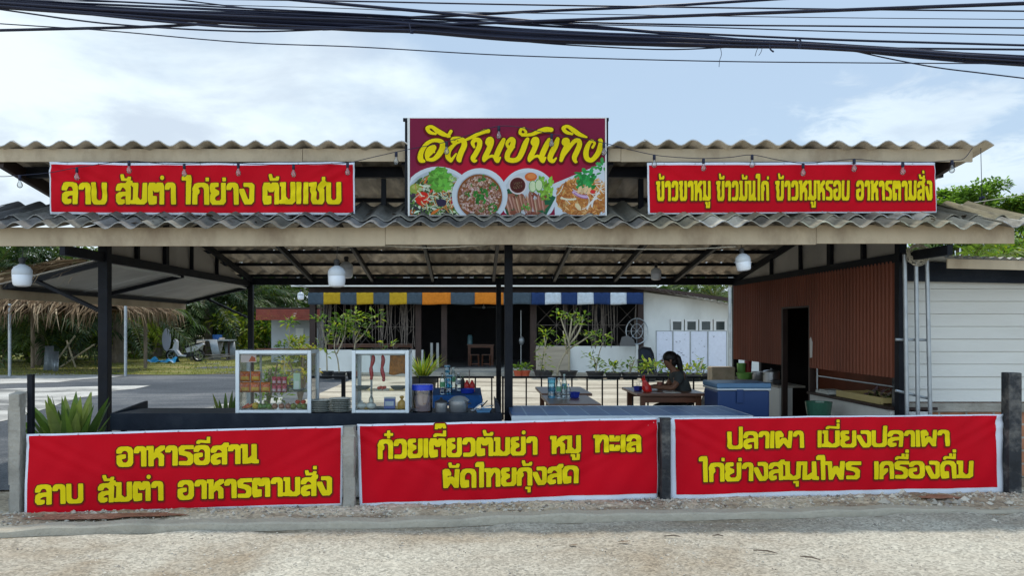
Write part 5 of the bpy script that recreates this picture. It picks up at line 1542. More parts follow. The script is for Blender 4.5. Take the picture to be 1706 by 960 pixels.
# right case: sausage strings, sheet of dried meat, bowls
for u, vt, vb, lab in ((621.5, 592, 633, "left of two hanging strings of red sausage"), (637, 592, 636, "right of two hanging strings of red sausage")):
    Y = 7.40; mb = MB(); n = 5; pts = []; rad = []
    for k in range(26):
        s = k / 25; v = vt + (vb - vt) * s
        p = at(u + 1.2 * math.sin(s * 9) - 4 * s * (1 if u < 630 else -.3), v, Y); pts.append(p); rad.append((.013 + .007 * abs(math.sin(s * 2.2 * math.pi)) ** .7) * (1 if .03 < s < .97 else .5))
    mb.tube(pts, rad, 10, (.40, .015, .03)); mb.tube([pts[0], (pts[0].x, Y, bz1 - .035)], .002, 5, (.3, .3, .28))
    tag(obj("sausage_string", mb, M['gloss'], smooth=True), lab, "sausages")
mb = MB(); Y = 7.42
mb.grid(lambda i, j: (xat(650 + (676 - 650) * i + 2.5 * j * (1 - i) * 0 + 2 * (1 - j) * (i - .5) - 1.2 * (1 - i) * (1 - j), Y), Y + .01 * math.sin(i * 9) * (1 - j), zat(624 + (591 - 624) * j + 1.5 * math.sin(i * 6) * (1 - j), Y)), 26, 14, (.36, .13, .02))
o = obj("dried_meat", mb, mat("dried_meat_weave", (.36, .13, .022), .6, .4, 40, .6, 90), smooth=True); so = o.modifiers.new("t", 'SOLIDIFY'); so.thickness = .008
tag(o, "orange-brown sheet of dried meat hanging at the right inside the glass case", "dried meat")
def bowl(u, v, r, h, col, label, Y=7.38, cat="bowl", name="bowl", m='gloss', z=None):
    x = xat(u, Y); z = z if z is not None else zat(v, Y)
    mb = MB(); mb.lathe([(0, 0), (r * .55, 0), (r * .85, h * .5), (r, h), (r * .97, h), (r * .8, h * .5), (r * .5, .012), (0, .012)], (x, Y, z), 20, col)
    return tag(obj(name, mb, M[m], smooth=True), label, cat)
bowl(604, 651, .085, .035, (.10, .15, .16), "dark green-grey dish at the left of the sausage shelf", z=bsz + .002)
bowl(664, 651, .085, .035, (.12, .17, .18), "grey dish at the right of the sausage shelf, below the dried meat", z=bsz + .002)
mb = MB(); x = xat(636, 7.36)
for k in range(4): mb.ball((x + (k - 1.5) * .018, 7.36 + .01 * (k % 2), bsz + .018 + .006 * (k % 2)), .020, .018, .016, 10, 7, (.45, .03, .02))
tag(obj("chilli_heap", mb, M['gloss'], smooth=True), "small clump of red chillies between the two dishes of the shelf", "chillies")
for u, lab in ((602, "white wrapped bundle at the bottom left of the right glass case"), (618, "white wrapped bundle with a fold on top, next to the frame bundle")):
    x = xat(u, 7.34); mb = MB(); mb.ball((x, 7.34, vegz + .030), .052, .045, .034, 14, 9, (.58, .60, .58), .05); mb.tube([(x, 7.34, vegz + .055), (x + .01, 7.34, vegz + .08)], [.012, .006], 7, (.55, .57, .55))
    tag(obj("wrapped_bundle", mb, M['gloss'], smooth=True), lab, "bundle")
def bottle(x, y, z, h, r, label, body='clear', cap=(.55, .58, .6), lab_c=None, group=None, cat="bottle"):
    t = thing("bottle", label, cat, (x, y, z), group)
    mb = MB(); mb.lathe([(0, 0), (r, .004), (r, h * .22), (r * .93, h * .27), (r, h * .32), (r, h * .62), (r * .75, h * .76), (r * .36, h * .88), (r * .34, h * .92)], (x, y, z), 16); obj("body", mb, M[body], t, smooth=True)
    mb = MB(); mb.lathe([(0, h * .92), (r * .42, h * .92), (r * .42, h), (0, h)], (x, y, z), 12, cap); obj("cap", mb, M['gloss'], t)
    if lab_c:
        mb = MB(); mb.lathe([(r * 1.01, h * .34), (r * 1.015, h * .58)], (x, y, z), 16, lab_c); obj("paper_label", mb, M['gloss'], t, fix=False, smooth=True)
    return t
bottle(xat(618.5, 7.42), 7.42, vegz, .135, .024, "empty clear bottle standing inside the right glass case")
mb = MB(); x0_, x1_ = xat(640, 7.33), xat(658, 7.33); mb.box(x0_, x1_, 7.32, 7.39, vegz, vegz + .10, (.03, .09, .36)); mb.box(x0_ + .01, x1_ - .012, 7.317, 7.319, vegz + .03, vegz + .075, (.45, .52, .62)); mb.box(x0_ - .001, x1_ + .001, 7.318, 7.391, vegz + .101, vegz + .112, (.40, .46, .55))
tag(obj("blue_box", mb, M['gloss'], bevel=.002), "small blue and white carton at the bottom of the right glass case", "carton")
mb = MB(); x = xat(669.5, 7.34); mb.lathe([(0, 0), (.034, .003), (.046, .03), (.040, .062), (.018, .085), (.010, .092), (.024, .115), (.014, .128)], (x, 7.34, vegz), 16, (.52, .27, .02), 1, .8)
tag(obj("juice_bag", mb, M['gloss'], smooth=True), "tied plastic bag of yellow liquid beside the blue carton", "bag")

# plates in two piles between the cases
def plates(u, n, label, top):
    Y = 7.33; x = xat(u, Y); z = CTZ + .002; first = None; r = .112
    for k in range(n):
        if first is None:
            mb = MB(); mb.lathe([(0, 0), (r * .55, 0), (r * .62, .004), (r, .016), (r, .019), (r * .6, .008), (0, .006)], (0, 0, 0), 28, (.50, .50, .46))
            mb.lathe([(r * 1.001, .0155), (r * 1.004, .0172), (r * 1.001, .0195)], (0, 0, 0), 28, (.20, .22, .20))
            o = obj("plate", mb, M['gloss'], smooth=True, fix=False); first = o
        else: o = copy_tree(first)
        o.location = (x + .004 * math.sin(k * 2.1), Y + .003 * math.cos(k * 3), z + k * .0168)
        tag(o, label, "plate", "plates piled between the glass cases")
plates(534.2, 7, "white rimmed plate in the lower pile, next to the left glass case", 0)
plates(567, 8, "white rimmed plate in the taller pile, next to the right glass case", 0)

# things at the right end of the counter
tub = thing("storage_tub", "tall cloudy tub with bright blue lid on the black counter", "tub", at(704, 689, 7.36))
x = xat(704, 7.36); h = zat(650, 7.36) - CTZ
mb = MB(); mb.lathe([(0, .001), (.090, .001), (.098, .01), (.101, h)], (x, 7.36, CTZ), 26); obj("body", mb, M['tubpl'], tub, smooth=True)
mb = MB(); rtb = random.Random(6)
for k in range(46):
    a, q = rtb.uniform(0, 6.3), .062 * rtb.random() ** .5; mb.ball((x + q * math.cos(a), 7.36 + q * math.sin(a), CTZ + .03 + .135 * rtb.random() ** 1.2), .030, .03, .022, 8, 6, rtb.choice(((.34, .22, .18), (.42, .31, .27), (.28, .17, .13), (.45, .38, .36))))
mb.lathe([(0, .012), (.08, .012), (.085, .165), (0, .165)], (x, 7.36, CTZ), 14, (.40, .34, .34)); obj("contents", mb, M['paint'], tub, smooth=True)
mb = MB(); mb.lathe([(.101, h + .0), (.107, h + .001), (.107, h + .048), (.10, h + .054), (0, h + .054)], (x, 7.36, CTZ), 26, (.015, .05, .50)); obj("lid", mb, M['gloss'], tub, smooth=True)
def pot(u, v, r, h, Y, label, m='metal', lid=True, handle=True, z=CTZ):
    x = xat(u, Y); t = thing("cooking_pot", label, "pot", (x, Y, z))
    mb = MB(); mb.lathe([(0, .001), (r * .92, .001), (r, .012), (r, h), (r * 1.05, h + .003), (r * 1.05, h + .008), (r * .96, h + .006), (r * .95, .015), (0, .012)], (x, Y, z), 24); obj("body", mb, M[m], t, smooth=True)
    if lid:
        mb = MB(); mb.lathe([(r * 1.02, h + .009), (r * .9, h + .022), (r * .4, h + .036), (.0, h + .038)], (x, Y, z), 24); mb.lathe([(.012, h + .038), (.016, h + .055), (0, h + .06)], (x, Y, z), 10); obj("lid", mb, M[m] if lid is True else M[lid], t, smooth=True)
    if handle:
        for s in (-1, 1):
            mb = MB(); mb.tube([(x + s * r, Y - .03, z + h * .8), (x + s * (r + .03), Y - .02, z + h * .82), (x + s * (r + .03), Y + .02, z + h * .82), (x + s * r, Y + .03, z + h * .8)], .005, 6); obj("handle", mb, M['pot'], t)
    return t
pot(735, 687, .062, .086, 7.34, "dark-lidded steel pot beside the cloudy tub", lid='pot', handle=False)
pot(763.5, 687, .094, .100, 7.36, "wide aluminium pot in the middle of the counter end", lid=False)
mb = MB(); x = xat(765, 7.46); mb.lathe([(0, 0), (.10, 0), (.10, .012), (.06, .045), (.02, .052), (0, .052)], (x, 7.52, CTZ + .09), 20); mb.lathe([(0, 0), (.085, 0), (.085, .088), (0, .088)], (x, 7.52, CTZ + .001), 20); tag(obj("lidded_pan", mb, M['tin'], smooth=True), "grey lidded pan behind the wide aluminium pot", "pan")
mb = MB(); x0_, x1_ = xat(787, 7.33), xat(826, 7.33)
mb.lathe([(0, 0), (.095, 0), (.118, .03), (.122, .031), (.096, .006), (0, .006)], ((x0_ + x1_) / 2, 7.34, CTZ + .001), 4, (.10, .24, .42), 1.0, .8)
tray = tag(obj("blue_tray", mb, M['gloss']), "shallow blue tray holding ladles at the right end of the counter", "tray"); 
tray.data.transform(Matrix.Translation(((x0_ + x1_) / 2, 7.34, 0)) @ Matrix.Rotation(R(45), 4, 'Z') @ Matrix.Translation((-(x0_ + x1_) / 2, -7.34, 0)))
for i, (u0, v0, u1, v1, lab) in enumerate(((788, 684, 806, 671, "steel ladle resting with its handle up at the left of the blue tray"), (795, 683, 822, 676, "steel ladle lying low across the blue tray"), (800, 684, 812, 668, "dark spatula leaning in the blue tray"))):
    mb = MB(); p, q = at(u0, v0, 7.31 + .03 * i), at(u1, v1, 7.36 + .03 * i); mb.tube([p, (p + q) / 2 + Vector((0, 0, .01)), q], .006, 7); mb.ball(p, .028, .024, .012, 12, 6)
    tag(obj("ladle", mb, M['metal'] if i < 2 else M['pot'], smooth=True), lab, "ladle")
mb = MB(); mb.prism([at(826, 690, 7.3), at(836, 690, 7.3), at(832, 676, 7.3), at(825, 668, 7.3)], (0, .5, 0)); tag(obj("end_panel", mb, M['black2']), "slanted black end panel closing the counter beside the middle post", "panel")

# ------------------------------------------------------------------ tables, stools, chair, railing behind
def table(name, x0, x1, y0, y1, zt, label, top='woodtop', leg='wood', th=.035, lw=.06, cat="table"):
    t = thing(name, label, cat, ((x0 + x1) / 2, (y0 + y1) / 2, .014))
    mb = MB(); mb.box(x0, x1, y0, y1, zt - th, zt); obj("tabletop", mb, M[top], t, bevel=.005)
    a = .09
    for ya in (y0 + a - .015, y1 - a - .01):
        mb = MB(); mb.box(x0 + a, x1 - a, ya, ya + .025, zt - th - .09, zt - th - .001); obj("apron", mb, M[leg], t)
    for x in (x0 + a, x1 - a):
        for y in (y0 + a, y1 - a):
            mb = MB(); mb.box(x - lw / 2, x + lw / 2, y - lw / 2, y + lw / 2, .014, zt - th - .0005); obj("leg", mb, M[leg], t)
    return t
def stool(x, y, h, w, label, leg='wood', group=None):
    t = thing("stool", label, "stool", (x, y, .014), group)
    mb = MB(); mb.box(x - w / 2, x + w / 2, y - w / 2, y + w / 2, h - .03, h); obj("seat", mb, M['woodtop'], t, bevel=.004)
    for sx in (-1, 1):
        for sy in (-1, 1):
            mb = MB(); mb.bar((x + sx * w * .40, y + sy * w * .40, h - .03), (x + sx * w * .46, y + sy * w * .46, .014), .04, .04); obj("leg", mb, M[leg], t)
    mb = MB()
    for s in (-1, 1): mb.bar((x - w * .42, y + s * w * .42, h * .35), (x + w * .42, y + s * w * .42, h * .35), .03, .03)
    obj("rung", mb, M[leg], t)
    return t
table("dining_table", .83, 1.40, 8.20, 9.25, .75, "brown wooden table with bottles on it, behind the tiled table")
table("dining_table", .86, 1.50, 9.45, 10.50, .755, "brown wooden table end-on behind the table with the bottles")
table("dining_table", 2.08, 2.98, 9.50, 10.50, .75, "brown wooden table where the woman sits writing")
table("blue_cloth_table", -.66, .05, 9.3, 10.4, .74, "table under a bright blue cloth behind the cooking pots", top='darkwood')
mb = MB()
xa_, xb_, ya_, yb_ = -.70, .09, 9.26, 10.44
rcl = random.Random(6)
def cl_edge(s):
    per = [(xa_, ya_), (xb_, ya_), (xb_, yb_), (xa_, yb_)]
    k = int(s * 4) % 4; q = s * 4 - int(s * 4); a, b = per[k], per[(k + 1) % 4]
    return a[0] + (b[0] - a[0]) * q, a[1] + (b[1] - a[1]) * q
cc = ((xa_ + xb_) / 2, (ya_ + yb_) / 2)
N = 80
ring0 = [(*cl_edge(k / N), .747) for k in range(N)]
ring1 = []
for k in range(N):
    x, y, z = ring0[k]; dx, dy = x - cc[0], y - cc[1]; L = math.hypot(dx, dy); wv = .02 * math.sin(k * 1.9) + .012
    ring1.append((x + dx / L * wv, y + dy / L * wv, .747 - .17 - .05 * math.sin(k * .55)))
mb.face(ring0, (.025, .10, .30))
for k in range(N): mb.face([ring0[k], ring0[(k + 1) % N], ring1[(k + 1) % N], ring1[k]], (.025, .10, .30))
tag(obj("tablecloth", mb, M['cloth'], fix=False), "bright blue cloth draped over the table behind the pots", "tablecloth")
for (x, y, h, lab) in ((.97, 7.98, .665, "low wooden stool just behind the left end of the tiled table"), (2.28, 8.6, .60, "wooden stool between the two brown tables, under the railing bars"), (1.9, 9.1, .50, "low wooden stool in front of the table where the woman sits")):
    if h > .62: continue
    stool(x, y, h, .30, lab)

# bottles and boxes on the tables
bx = lambda u, Y: xat(u, Y)
def jug(x, y, z, w, h, label):
    t = thing("water_jug", label, "water jug", (x, y, z))
    mb = MB(); mb.lathe([(0, 0), (w / 2, .003), (w / 2, h * .3), (w * .47, h * .34), (w / 2, h * .38), (w / 2, h * .72), (w * .47, h * .76), (w / 2, h * .8), (w / 2, h * .98), (w * .46, h)], (x, y, z), 18); obj("body", mb, M['bluepl'], t, smooth=True)
    mb = MB(); mb.lathe([(w * .5, h * .985), (w * .52, h), (w * .5, h + .016), (0, h + .018)], (x, y, z), 18, (.12, .32, .48)); obj("lid", mb, M['gloss'], t, smooth=True)
jug(bx(919, 8.9), 8.9, .752, .096, .225, "tall pale blue water jug on the bottle table, right half of the stall")
bottle(bx(931, 8.85), 8.85, .752, .24, .031, "clear water bottle with a green label beside the pale blue jug", lab_c=(.12, .34, .22), cap=(.4, .5, .5))
bottle(bx(940, 9.05), 9.05, .752, .275, .033, "tallest water bottle, green-labelled, at the back of the bottle table", lab_c=(.10, .32, .24), cap=(.45, .6, .55))
bottle(bx(938.5, 8.75), 8.75, .752, .17, .024, "small clear bottle with a blue cap, left of its twin", cap=(.05, .18, .5)); bottle(bx(947, 8.78), 8.78, .752, .175, .024, "small clear bottle with a blue cap next to the blue tissue box", cap=(.05, .18, .5))
mb = MB(); x0_ = bx(950, 8.9); mb.lathe([(0, 0), (.052, 0), (.066, .07), (.062, .07), (.05, .008), (0, .008)], (bx(957, 8.9), 8.9, .752), 4, (.02, .04, .32)); tag(obj("blue_caddy", mb, M['gloss']), "small dark blue box at the right of the bottle table", "box")
mb = MB(); mb.lathe([(0, 0), (.05, 0), (.062, .06), (.058, .06), (.045, .008), (0, .008)], (bx(1063, 9.9), 9.9, .752), 4, (.03, .04, .30)); mb.tube([(bx(1063, 9.9), 9.9, .76), (bx(1061, 9.9), 9.91, .86)], .004, 5, (.5, .5, .48)); mb.tube([(bx(1064, 9.9), 9.92, .76), (bx(1066, 9.9), 9.93, .85)], .004, 5, (.5, .5, .48))
tag(obj("cutlery_box", mb, M['gloss']), "small blue box of cutlery on the woman's table", "box")
# red bag, cup
mb = MB(); rbg = random.Random(4); c = Vector((bx(1079, 9.75), 9.75, .752))
n = 16; prof = [(.05, 0), (.058, .03), (.054, .075), (.036, .12), (.022, .15), (.03, .172)]
for k in range(n):
    for i in range(len(prof) - 1):
        def P(k, i):
            a = 2 * math.pi * (k % n) / n; w = 1 + .16 * math.sin(a * 3 + i) + .08 * math.sin(a * 7 + i * 2)
            return (c.x + prof[i][0] * w * math.cos(a) - .012 * i, c.y + prof[i][0] * w * math.sin(a) * .7, c.z + prof[i][1])
        mb.face([P(k, i), P(k + 1, i), P(k + 1, i + 1), P(k, i + 1)], (.62, .025, .02))
mb.tube([(c.x - .055, c.y, c.z + .16), (c.x - .065, c.y, c.z + .20), (c.x - .045, c.y, c.z + .215), (c.x - .04, c.y, c.z + .165)], .006, 6, (.62, .03, .025))
tag(obj("red_bag", mb, M['gloss'], smooth=True, fix=False), "bright red plastic bag standing on the woman's table", "bag")
mb = MB(); mb.lathe([(0, 0), (.030, 0), (.040, .10), (.037, .10), (.028, .006), (0, .006)], (bx(1099, 10.1), 10.1, .752), 16, (.30, .12, .09)); tag(obj("cup", mb, M['gloss'], smooth=True), "reddish brown cup between the red bag and the woman", "cup")
mb = MB(); c = Vector((bx(1118, 9.6), 9.6, .753)); mb.prism([(c.x - .10, c.y - .1, c.z), (c.x + .10, c.y - .1, c.z), (c.x + .12, c.y + .12, c.z), (c.x - .08, c.y + .12, c.z)], (0, 0, .006), (.55, .55, .52)); tag(obj("notebook", mb, M['paint']), "pale notebook lying on the table under the woman's hands", "notebook")
# on the blue table and in front of it
jug(bx(748, 9.4), 9.4, .752, .085, .225, "pale blue water jug on the blue cloth, nearest the tub"); jug(bx(745, 9.9), 9.9, .752, .075, .32, "taller pale blue water jug at the back of the blue cloth")
bottle(bx(737, 9.35), 9.35, .752, .27, .034, "clear bottle with green label, front left of the blue cloth", lab_c=(.10, .34, .16), cap=(.12, .12, .12)); bottle(bx(755, 10.1), 10.1, .752, .30, .035, "clear bottle with green label at the back of the blue cloth", lab_c=(.16, .42, .22), cap=(.5, .6, .55))
bottle(bx(764, 9.9), 9.9, .752, .24, .04, "clear bottle with pale cap in the middle of the blue cloth", lab_c=(.5, .55, .58), cap=(.6, .62, .65)); bottle(bx(771, 9.8), 9.8, .752, .20, .028, "dark green sauce bottle on the blue cloth", body='pot', cap=(.05, .12, .05))
for u, lab in ((778, "red sauce jar on the blue cloth, left of the pair"), (786.5, "red sauce jar on the blue cloth at the right edge")):
    bottle(bx(u, 9.75), 9.75, .752, .15, .036, lab, body='red', cap=(.55, .04, .03), cat="jar")
mb = MB(); mb.lathe([(0, 0), (.08, 0), (.095, .055), (.09, .055), (.075, .006), (0, .006)], (bx(779, 9.55), 9.55, .752), 18, (.02, .05, .42)); tag(obj("blue_basin", mb, M['gloss'], smooth=True), "small deep blue bowl in front of the red sauce jars", "bowl")
mb = MB(); mb.tube([(bx(781, 9.8), 9.85, .752), (bx(782, 9.8), 9.85, 1.03)], .006, 6, (.16, .13, .12)); tag(obj("bamboo_stick", mb, M['paint']), "thin upright stick between the red sauce jars", "stick")

# white plastic chair behind the woman
ch = thing("plastic_chair", "white plastic chair with a curved back behind the seated woman", "chair", (2.98, 10.0, .014))
x, y = 2.98, 10.0
mb = MB(); mb.grid(lambda i, j: (x - .21 + .42 * i, y - .2 + .4 * j, .44 - .02 * math.sin(i * 3.1) * math.sin(j * 3.1)), 8, 8); o = obj("seat", mb, M['white_pl'], ch, smooth=True, fix=False); so = o.modifiers.new("t", 'SOLIDIFY'); so.thickness = .02
mb = MB(); mb.grid(lambda i, j: (x + .22 + .09 * j - .10 * abs(2 * i - 1) ** 2, y - .22 + .44 * i, .50 + .36 * j * (1 - .16 * abs(2 * i - 1) ** 2)), 12, 8); o = obj("backrest", mb, M['white_pl'], ch, smooth=True, fix=False); so = o.modifiers.new("t", 'SOLIDIFY'); so.thickness = .014
for sx, sy in ((-1, -1), (-1, 1), (1, -1), (1, 1)):
    mb = MB(); mb.tube([(x + sx * .18, y + sy * .17, .43), (x + sx * .22, y + sy * .21, .016)], [.024, .02], 8); obj("leg", mb, M['white_pl'], ch, smooth=True)

# railing along the back of the stall
rail = thing("railing", "low black railing with upright bars along the back of the stall", "railing", (1.5, 12.75, 0))
zr = .757
for xa_, xb_ in ((.47, 4.05), (-.95, .34), (-2.78, -2.20)):
    mb = MB(); mb.box(xa_, xb_, 12.70, 12.745, zr - .035, zr); obj("top_rail", mb, M['black'], rail); mb = MB(); mb.box(xa_, xb_, 12.71, 12.735, .10, .13); obj("bottom_rail", mb, M['black'], rail)
def rbar(x, w=.012, z0=.131):
    mb = MB(); mb.box(x - w, x + w, 12.723 - w, 12.723 + w, z0, zr - .036); obj("bar", mb, M['black'], rail)
x = .63
while x < 3.95: rbar(x); x += .26
for x in (-.93, -.62, -.3, .02, .30, -2.7): rbar(x)
rbar(-2.235, .032, .012)
for x in (.49, 4.0): rbar(x, .016, .012)

# cooler and boxes at the right
cl_ = thing("cooler", "large blue cooler with a paler blue lid in front of the doorway counter", "cooler", (3.2, 8.9, .014))
x0_, x1_ = xat(1191, 8.9), xat(1277, 8.9)
mb = MB(); mb.box(x0_, x1_, 8.8, 9.32, .05, .845); obj("body", mb, M['bluecool'], cl_, bevel=.02)
mb = MB(); mb.box(x0_ - .012, x1_ + .012, 8.785, 9.335, .848, .872); obj("rim", mb, M['alu'], cl_, bevel=.006)
mb = MB(); mb.box(x0_ - .015, x1_ + .015, 8.78, 9.34, .873, .935); obj("lid", mb, M['lidblue'], cl_, bevel=.016)
mb = MB(); mb.box(x0_ + .22, x0_ + .30, 8.775, 8.797, .70, .86); obj("latch", mb, M['bluecool'], cl_, bevel=.004)
mb = MB(); mb.box(x0_ + .04, x1_ - .04, 8.84, 9.28, .014, .049); obj("feet", mb, M['black'], cl_)
mb = MB(); mb.lathe([(0, 0), (.24, 0), (.25, .03), (.25, .56), (.23, .60), (0, .60)], (xat(1225, 11.8), 11.8, .014), 24); tag(obj("blue_drum", mb, mat("dark_blue_drum", (.012, .022, .09), .45, .1, 4, 0), smooth=True), "dark blue drum behind the cooler", "drum")
mb = MB(); mb.box(xat(1183, 12.5), xat(1222, 12.5), 12.4, 12.66, .60, .93, ); o = obj("foam_box", mb, mat("old_foam_box", (.45, .38, .28), .9, .2, 6, .3, 40, stain=(.28, .2, .12), stain_amt=.5, stain_scale=4), bevel=.02); tag(o, "cream foam box on a dark stand, lit at the end of the railing", "box")
mb = MB(); mb.box(xat(1184, 12.5), xat(1214, 12.5), 12.42, 12.64, .012, .599); tag(obj("dark_stand", mb, M['darkwood']), "dark stand under the cream foam box", "stand")
mb = MB(); mb.ball((xat(1182, 10.6), 10.6, .56), .12, .1, .085, 12, 8, None, .12); mb.ball((xat(1180, 10.6), 10.6, .28), .14, .13, .26, 12, 8, None, .08); tag(obj("black_sack", mb, M['pot'], smooth=True), "black plastic sack between the chair and the cooler", "sack")
# on the far white counter
cz = .75
def basket(u, v0, v1, Y, w, col, label, cat="basket"):
    x = xat(u, Y); h = zat(v0, Y) - zat(v1, Y)
    mb = MB(); mb.lathe([(0, 0), (w * .4, 0), (w * .5, h), (w * .48, h), (w * .38, .01), (0, .01)], (x, Y, cz), 16, col); return tag(obj("basket", mb, M['gloss'], smooth=True), label, cat)
Yc = lambda u, off=.0: (XR + .18 + off) * F / (u - CX)
basket(1241, 617, 627, 12.2, .28, (.16, .36, .08), "bright green basket at the far end of the white counter")
mb = MB(); x = xat(1231, 12.45); mb.lathe([(0, 0), (.06, 0), (.075, .24), (.07, .24), (.055, .01), (0, .01)], (x + .06, 12.5, cz), 14, (.18, .42, .10)); tag(obj("green_pail", mb, M['gloss'], smooth=True), "tall light green pail at the back corner of the white counter", "pail")
mb = MB(); mb.lathe([(0, 0), (.05, 0), (.06, .28), (.055, .28), (.045, .01), (0, .01)], (x + .19, 12.55, cz), 14, (.42, .06, .06)); tag(obj("red_pail", mb, M['gloss'], smooth=True), "tall red container beside the light green pail", "container")
pot(1264, 0, .10, .13, 11.85, "steel pan standing on the far white counter, left of its larger neighbour", z=cz, lid=False); pot(1285, 0, .12, .16, 11.35, "larger steel pan on the far white counter, next to the doorway", z=cz, lid=True)
pot(1298, 0, .09, .06, 10.98, "low dark pan on the far white counter at the doorway edge", m='pot', z=cz, lid=False)
# on the near white counter
mb = MB(); y0_, y1_ = 8.15, 9.15
mb.prism([(XR + .03, y0_, cz), (XR + .36, y0_, cz), (XR + .36, y1_, cz), (XR + .03, y1_, cz)], (0, 0, .012), (.44, .35, .14))
for s in ((XR + .0, y0_, XR + .03, y1_), (XR + .36, y0_, XR + .39, y1_)): mb.prism([(s[0], s[1], cz), (s[2], s[1], cz), (s[2], s[3], cz), (s[0], s[3], cz)], (0, 0, .075), (.46, .37, .16))
for yy in (y0_, y1_ - .03): mb.prism([(XR + .03, yy, cz), (XR + .36, yy, cz), (XR + .36, yy + .03, cz), (XR + .03, yy + .03, cz)], (0, 0, .07), (.42, .33, .14))
tag(obj("yellow_crate", mb, M['paint']), "shallow yellow crate of vegetables on the near white counter", "crate")
mb = MB(); rq = random.Random(14)
for k in range(60):
    p = Vector((XR + rq.uniform(.05, .33), rq.uniform(y0_ + .04, y0_ + .55), cz + .05 + rq.uniform(0, .09))); a = rq.uniform(0, 6.3)
    d = Vector((math.cos(a), math.sin(a), rq.uniform(-.2, .8))) * .06
    s_ = Vector((-math.sin(a), math.cos(a), 0)) * .02
    mb.face([p - d, p + s_, p + d, p - s_], rq.choice(((.32, .27, .27), (.24, .16, .20), (.12, .16, .06), (.36, .32, .25))))
tag(obj("shallot_greens", mb, M['leaf'], fix=False), "loose pale shallots and greens heaped in the yellow crate", "vegetables")
mb = MB(); mb.box(XR - .02, XR + .22, 9.32, 9.66, cz + .001, cz + .035, (.48, .50, .47)); mb.box(XR, XR + .20, 9.34, 9.6, cz + .036, cz + .05, (.42, .44, .42)); tag(obj("paper_stack", mb, M['paint']), "stack of pale wrapping paper at the far end of the near white counter", "paper")
mb = MB(); mb.lathe([(0, 0), (.16, 0), (.19, .25), (.18, .25), (.15, .02), (0, .02)], (XR + .75, 10.1, .02), 18, (.03, .10, .05)); tag(obj("green_tub", mb, M['gloss'], smooth=True), "dark green tub on the floor inside the dark doorway", "tub")
mb = MB(); rr2 = random.Random(2); mb.lathe([(0, 0), (.12, 0), (.15, .22), (.14, .22), (.11, .02), (0, .02)], (4.05, 8.75, .50), 18, (.035, .12, .08)); mb.box(3.93, 4.17, 8.63, 8.87, .014, .499, (.05, .06, .06)); tag(obj("green_basin", mb, M['gloss']), "dark green basin on a block below the near white counter", "basin")

# ------------------------------------------------------------------ things in and before the house
table("house_table", xat(778, 29), xat(823, 29), 28.4, 29.3, .93, "tall reddish table inside the dark doorway of the house", lw=.10)
for u, lab in ((791, "left of two small stools under the table in the house doorway"), (810, "right of two small stools under the table in the house doorway")):
    stool(xat(u, 28.2), 28.2, .56, .34, lab, group="stools in the house doorway")
mb = MB(); mb.lathe([(0, 0), (.10, 0), (.10, .3), (.06, .36), (0, .36)], (xat(783, 29), 28.9, .932), 14, (.10, .22, .26)); tag(obj("glass_jar", mb, M['gloss'], smooth=True), "teal jar on the table in the house doorway", "jar")
mb = MB(); mb.tube([(xat(868, 27), 27, .13), (xat(868, 27), 27, 2.2)], .02, 6); mb.ball((xat(869, 26.9), 26.9, 1.1), .10, .1, .16, 10, 8); tag(obj("wall_phone", mb, M['galv']), "grey pole with a fitting beside the right jamb of the doorway", "pole")
fan = thing("ceiling_fan", "grey fan with three blades hanging inside the dark doorway", "fan", (xat(806, 28), 28, 2.33))
mb = MB(); c = Vector((xat(806, 28), 28, 2.33)); mb.ball(c, .07, .07, .05, 12, 8); mb.tube([c, c + Vector((0, 0, .6))], .015, 6); obj("motor", mb, M['galv'], fan, smooth=True)
for k in range(3):
    a = .5 + 2.09 * k; mb = MB(); mb.bar(c + Vector((math.cos(a) * .08, math.sin(a) * .08, 0)), c + Vector((math.cos(a) * .5, math.sin(a) * .5, .02)), .10, .01); obj("blade", mb, M['galv'], fan)
# white folding screen with dark birds
sc = thing("folding_screen", "white four-panel folding screen printed with dark birds, before the house window", "screen", (xat(1152, 24.5), 24.5, 0))
su = [1093, 1122.5, 1150, 1181, 1211]
rsb = random.Random(19)
for k in range(4):
    mb = MB(); y0_, y1_ = (24.5, 24.62) if k % 2 == 0 else (24.62, 24.5)
    xa_, xb_ = xat(su[k], 24.5) + .01, xat(su[k + 1], 24.5) - .01
    z0_, z1_ = .02, zat(552.5, 24.5)
    mb.prism([(xa_, y0_, z0_), (xb_, y1_, z0_), (xb_, y1_, z1_), (xa_, y0_, z1_)], (0, .03, 0), (.56, .60, .70)); pn = obj("panel", mb, M['paint'], sc)
    mb = MB()
    for q in range((4, 13, 9, 2)[k]):
        i, z = rsb.uniform(.12, .88), rsb.uniform(.35, 1.4); x = xa_ + (xb_ - xa_) * i; y = y0_ + (y1_ - y0_) * i - .006; s = rsb.uniform(.02, .05)
        a = rsb.uniform(-.6, .6)
        for d in (-1, 1):
            mb.face([(x, y, z), (x + d * s * math.cos(a + d * .4), y, z + s * .8 * math.sin(a + .9)), (x + d * s * .4, y, z - s * .35)], (.03, .035, .06))
    obj("bird_print", mb, M['paint'], pn, fix=False)
    mb = MB()
    for xx, yy in ((xa_, y0_), (xb_, y1_)): mb.box(xx - .012, xx + .012, yy - .012, yy + .04, .0, z1_ + .02)
    mb.bar((xa_, y0_ + .012, z1_ + .012), (xb_, y1_ + .012, z1_ + .012), .03, .03); obj("edge_frame", mb, M['tin'], pn)
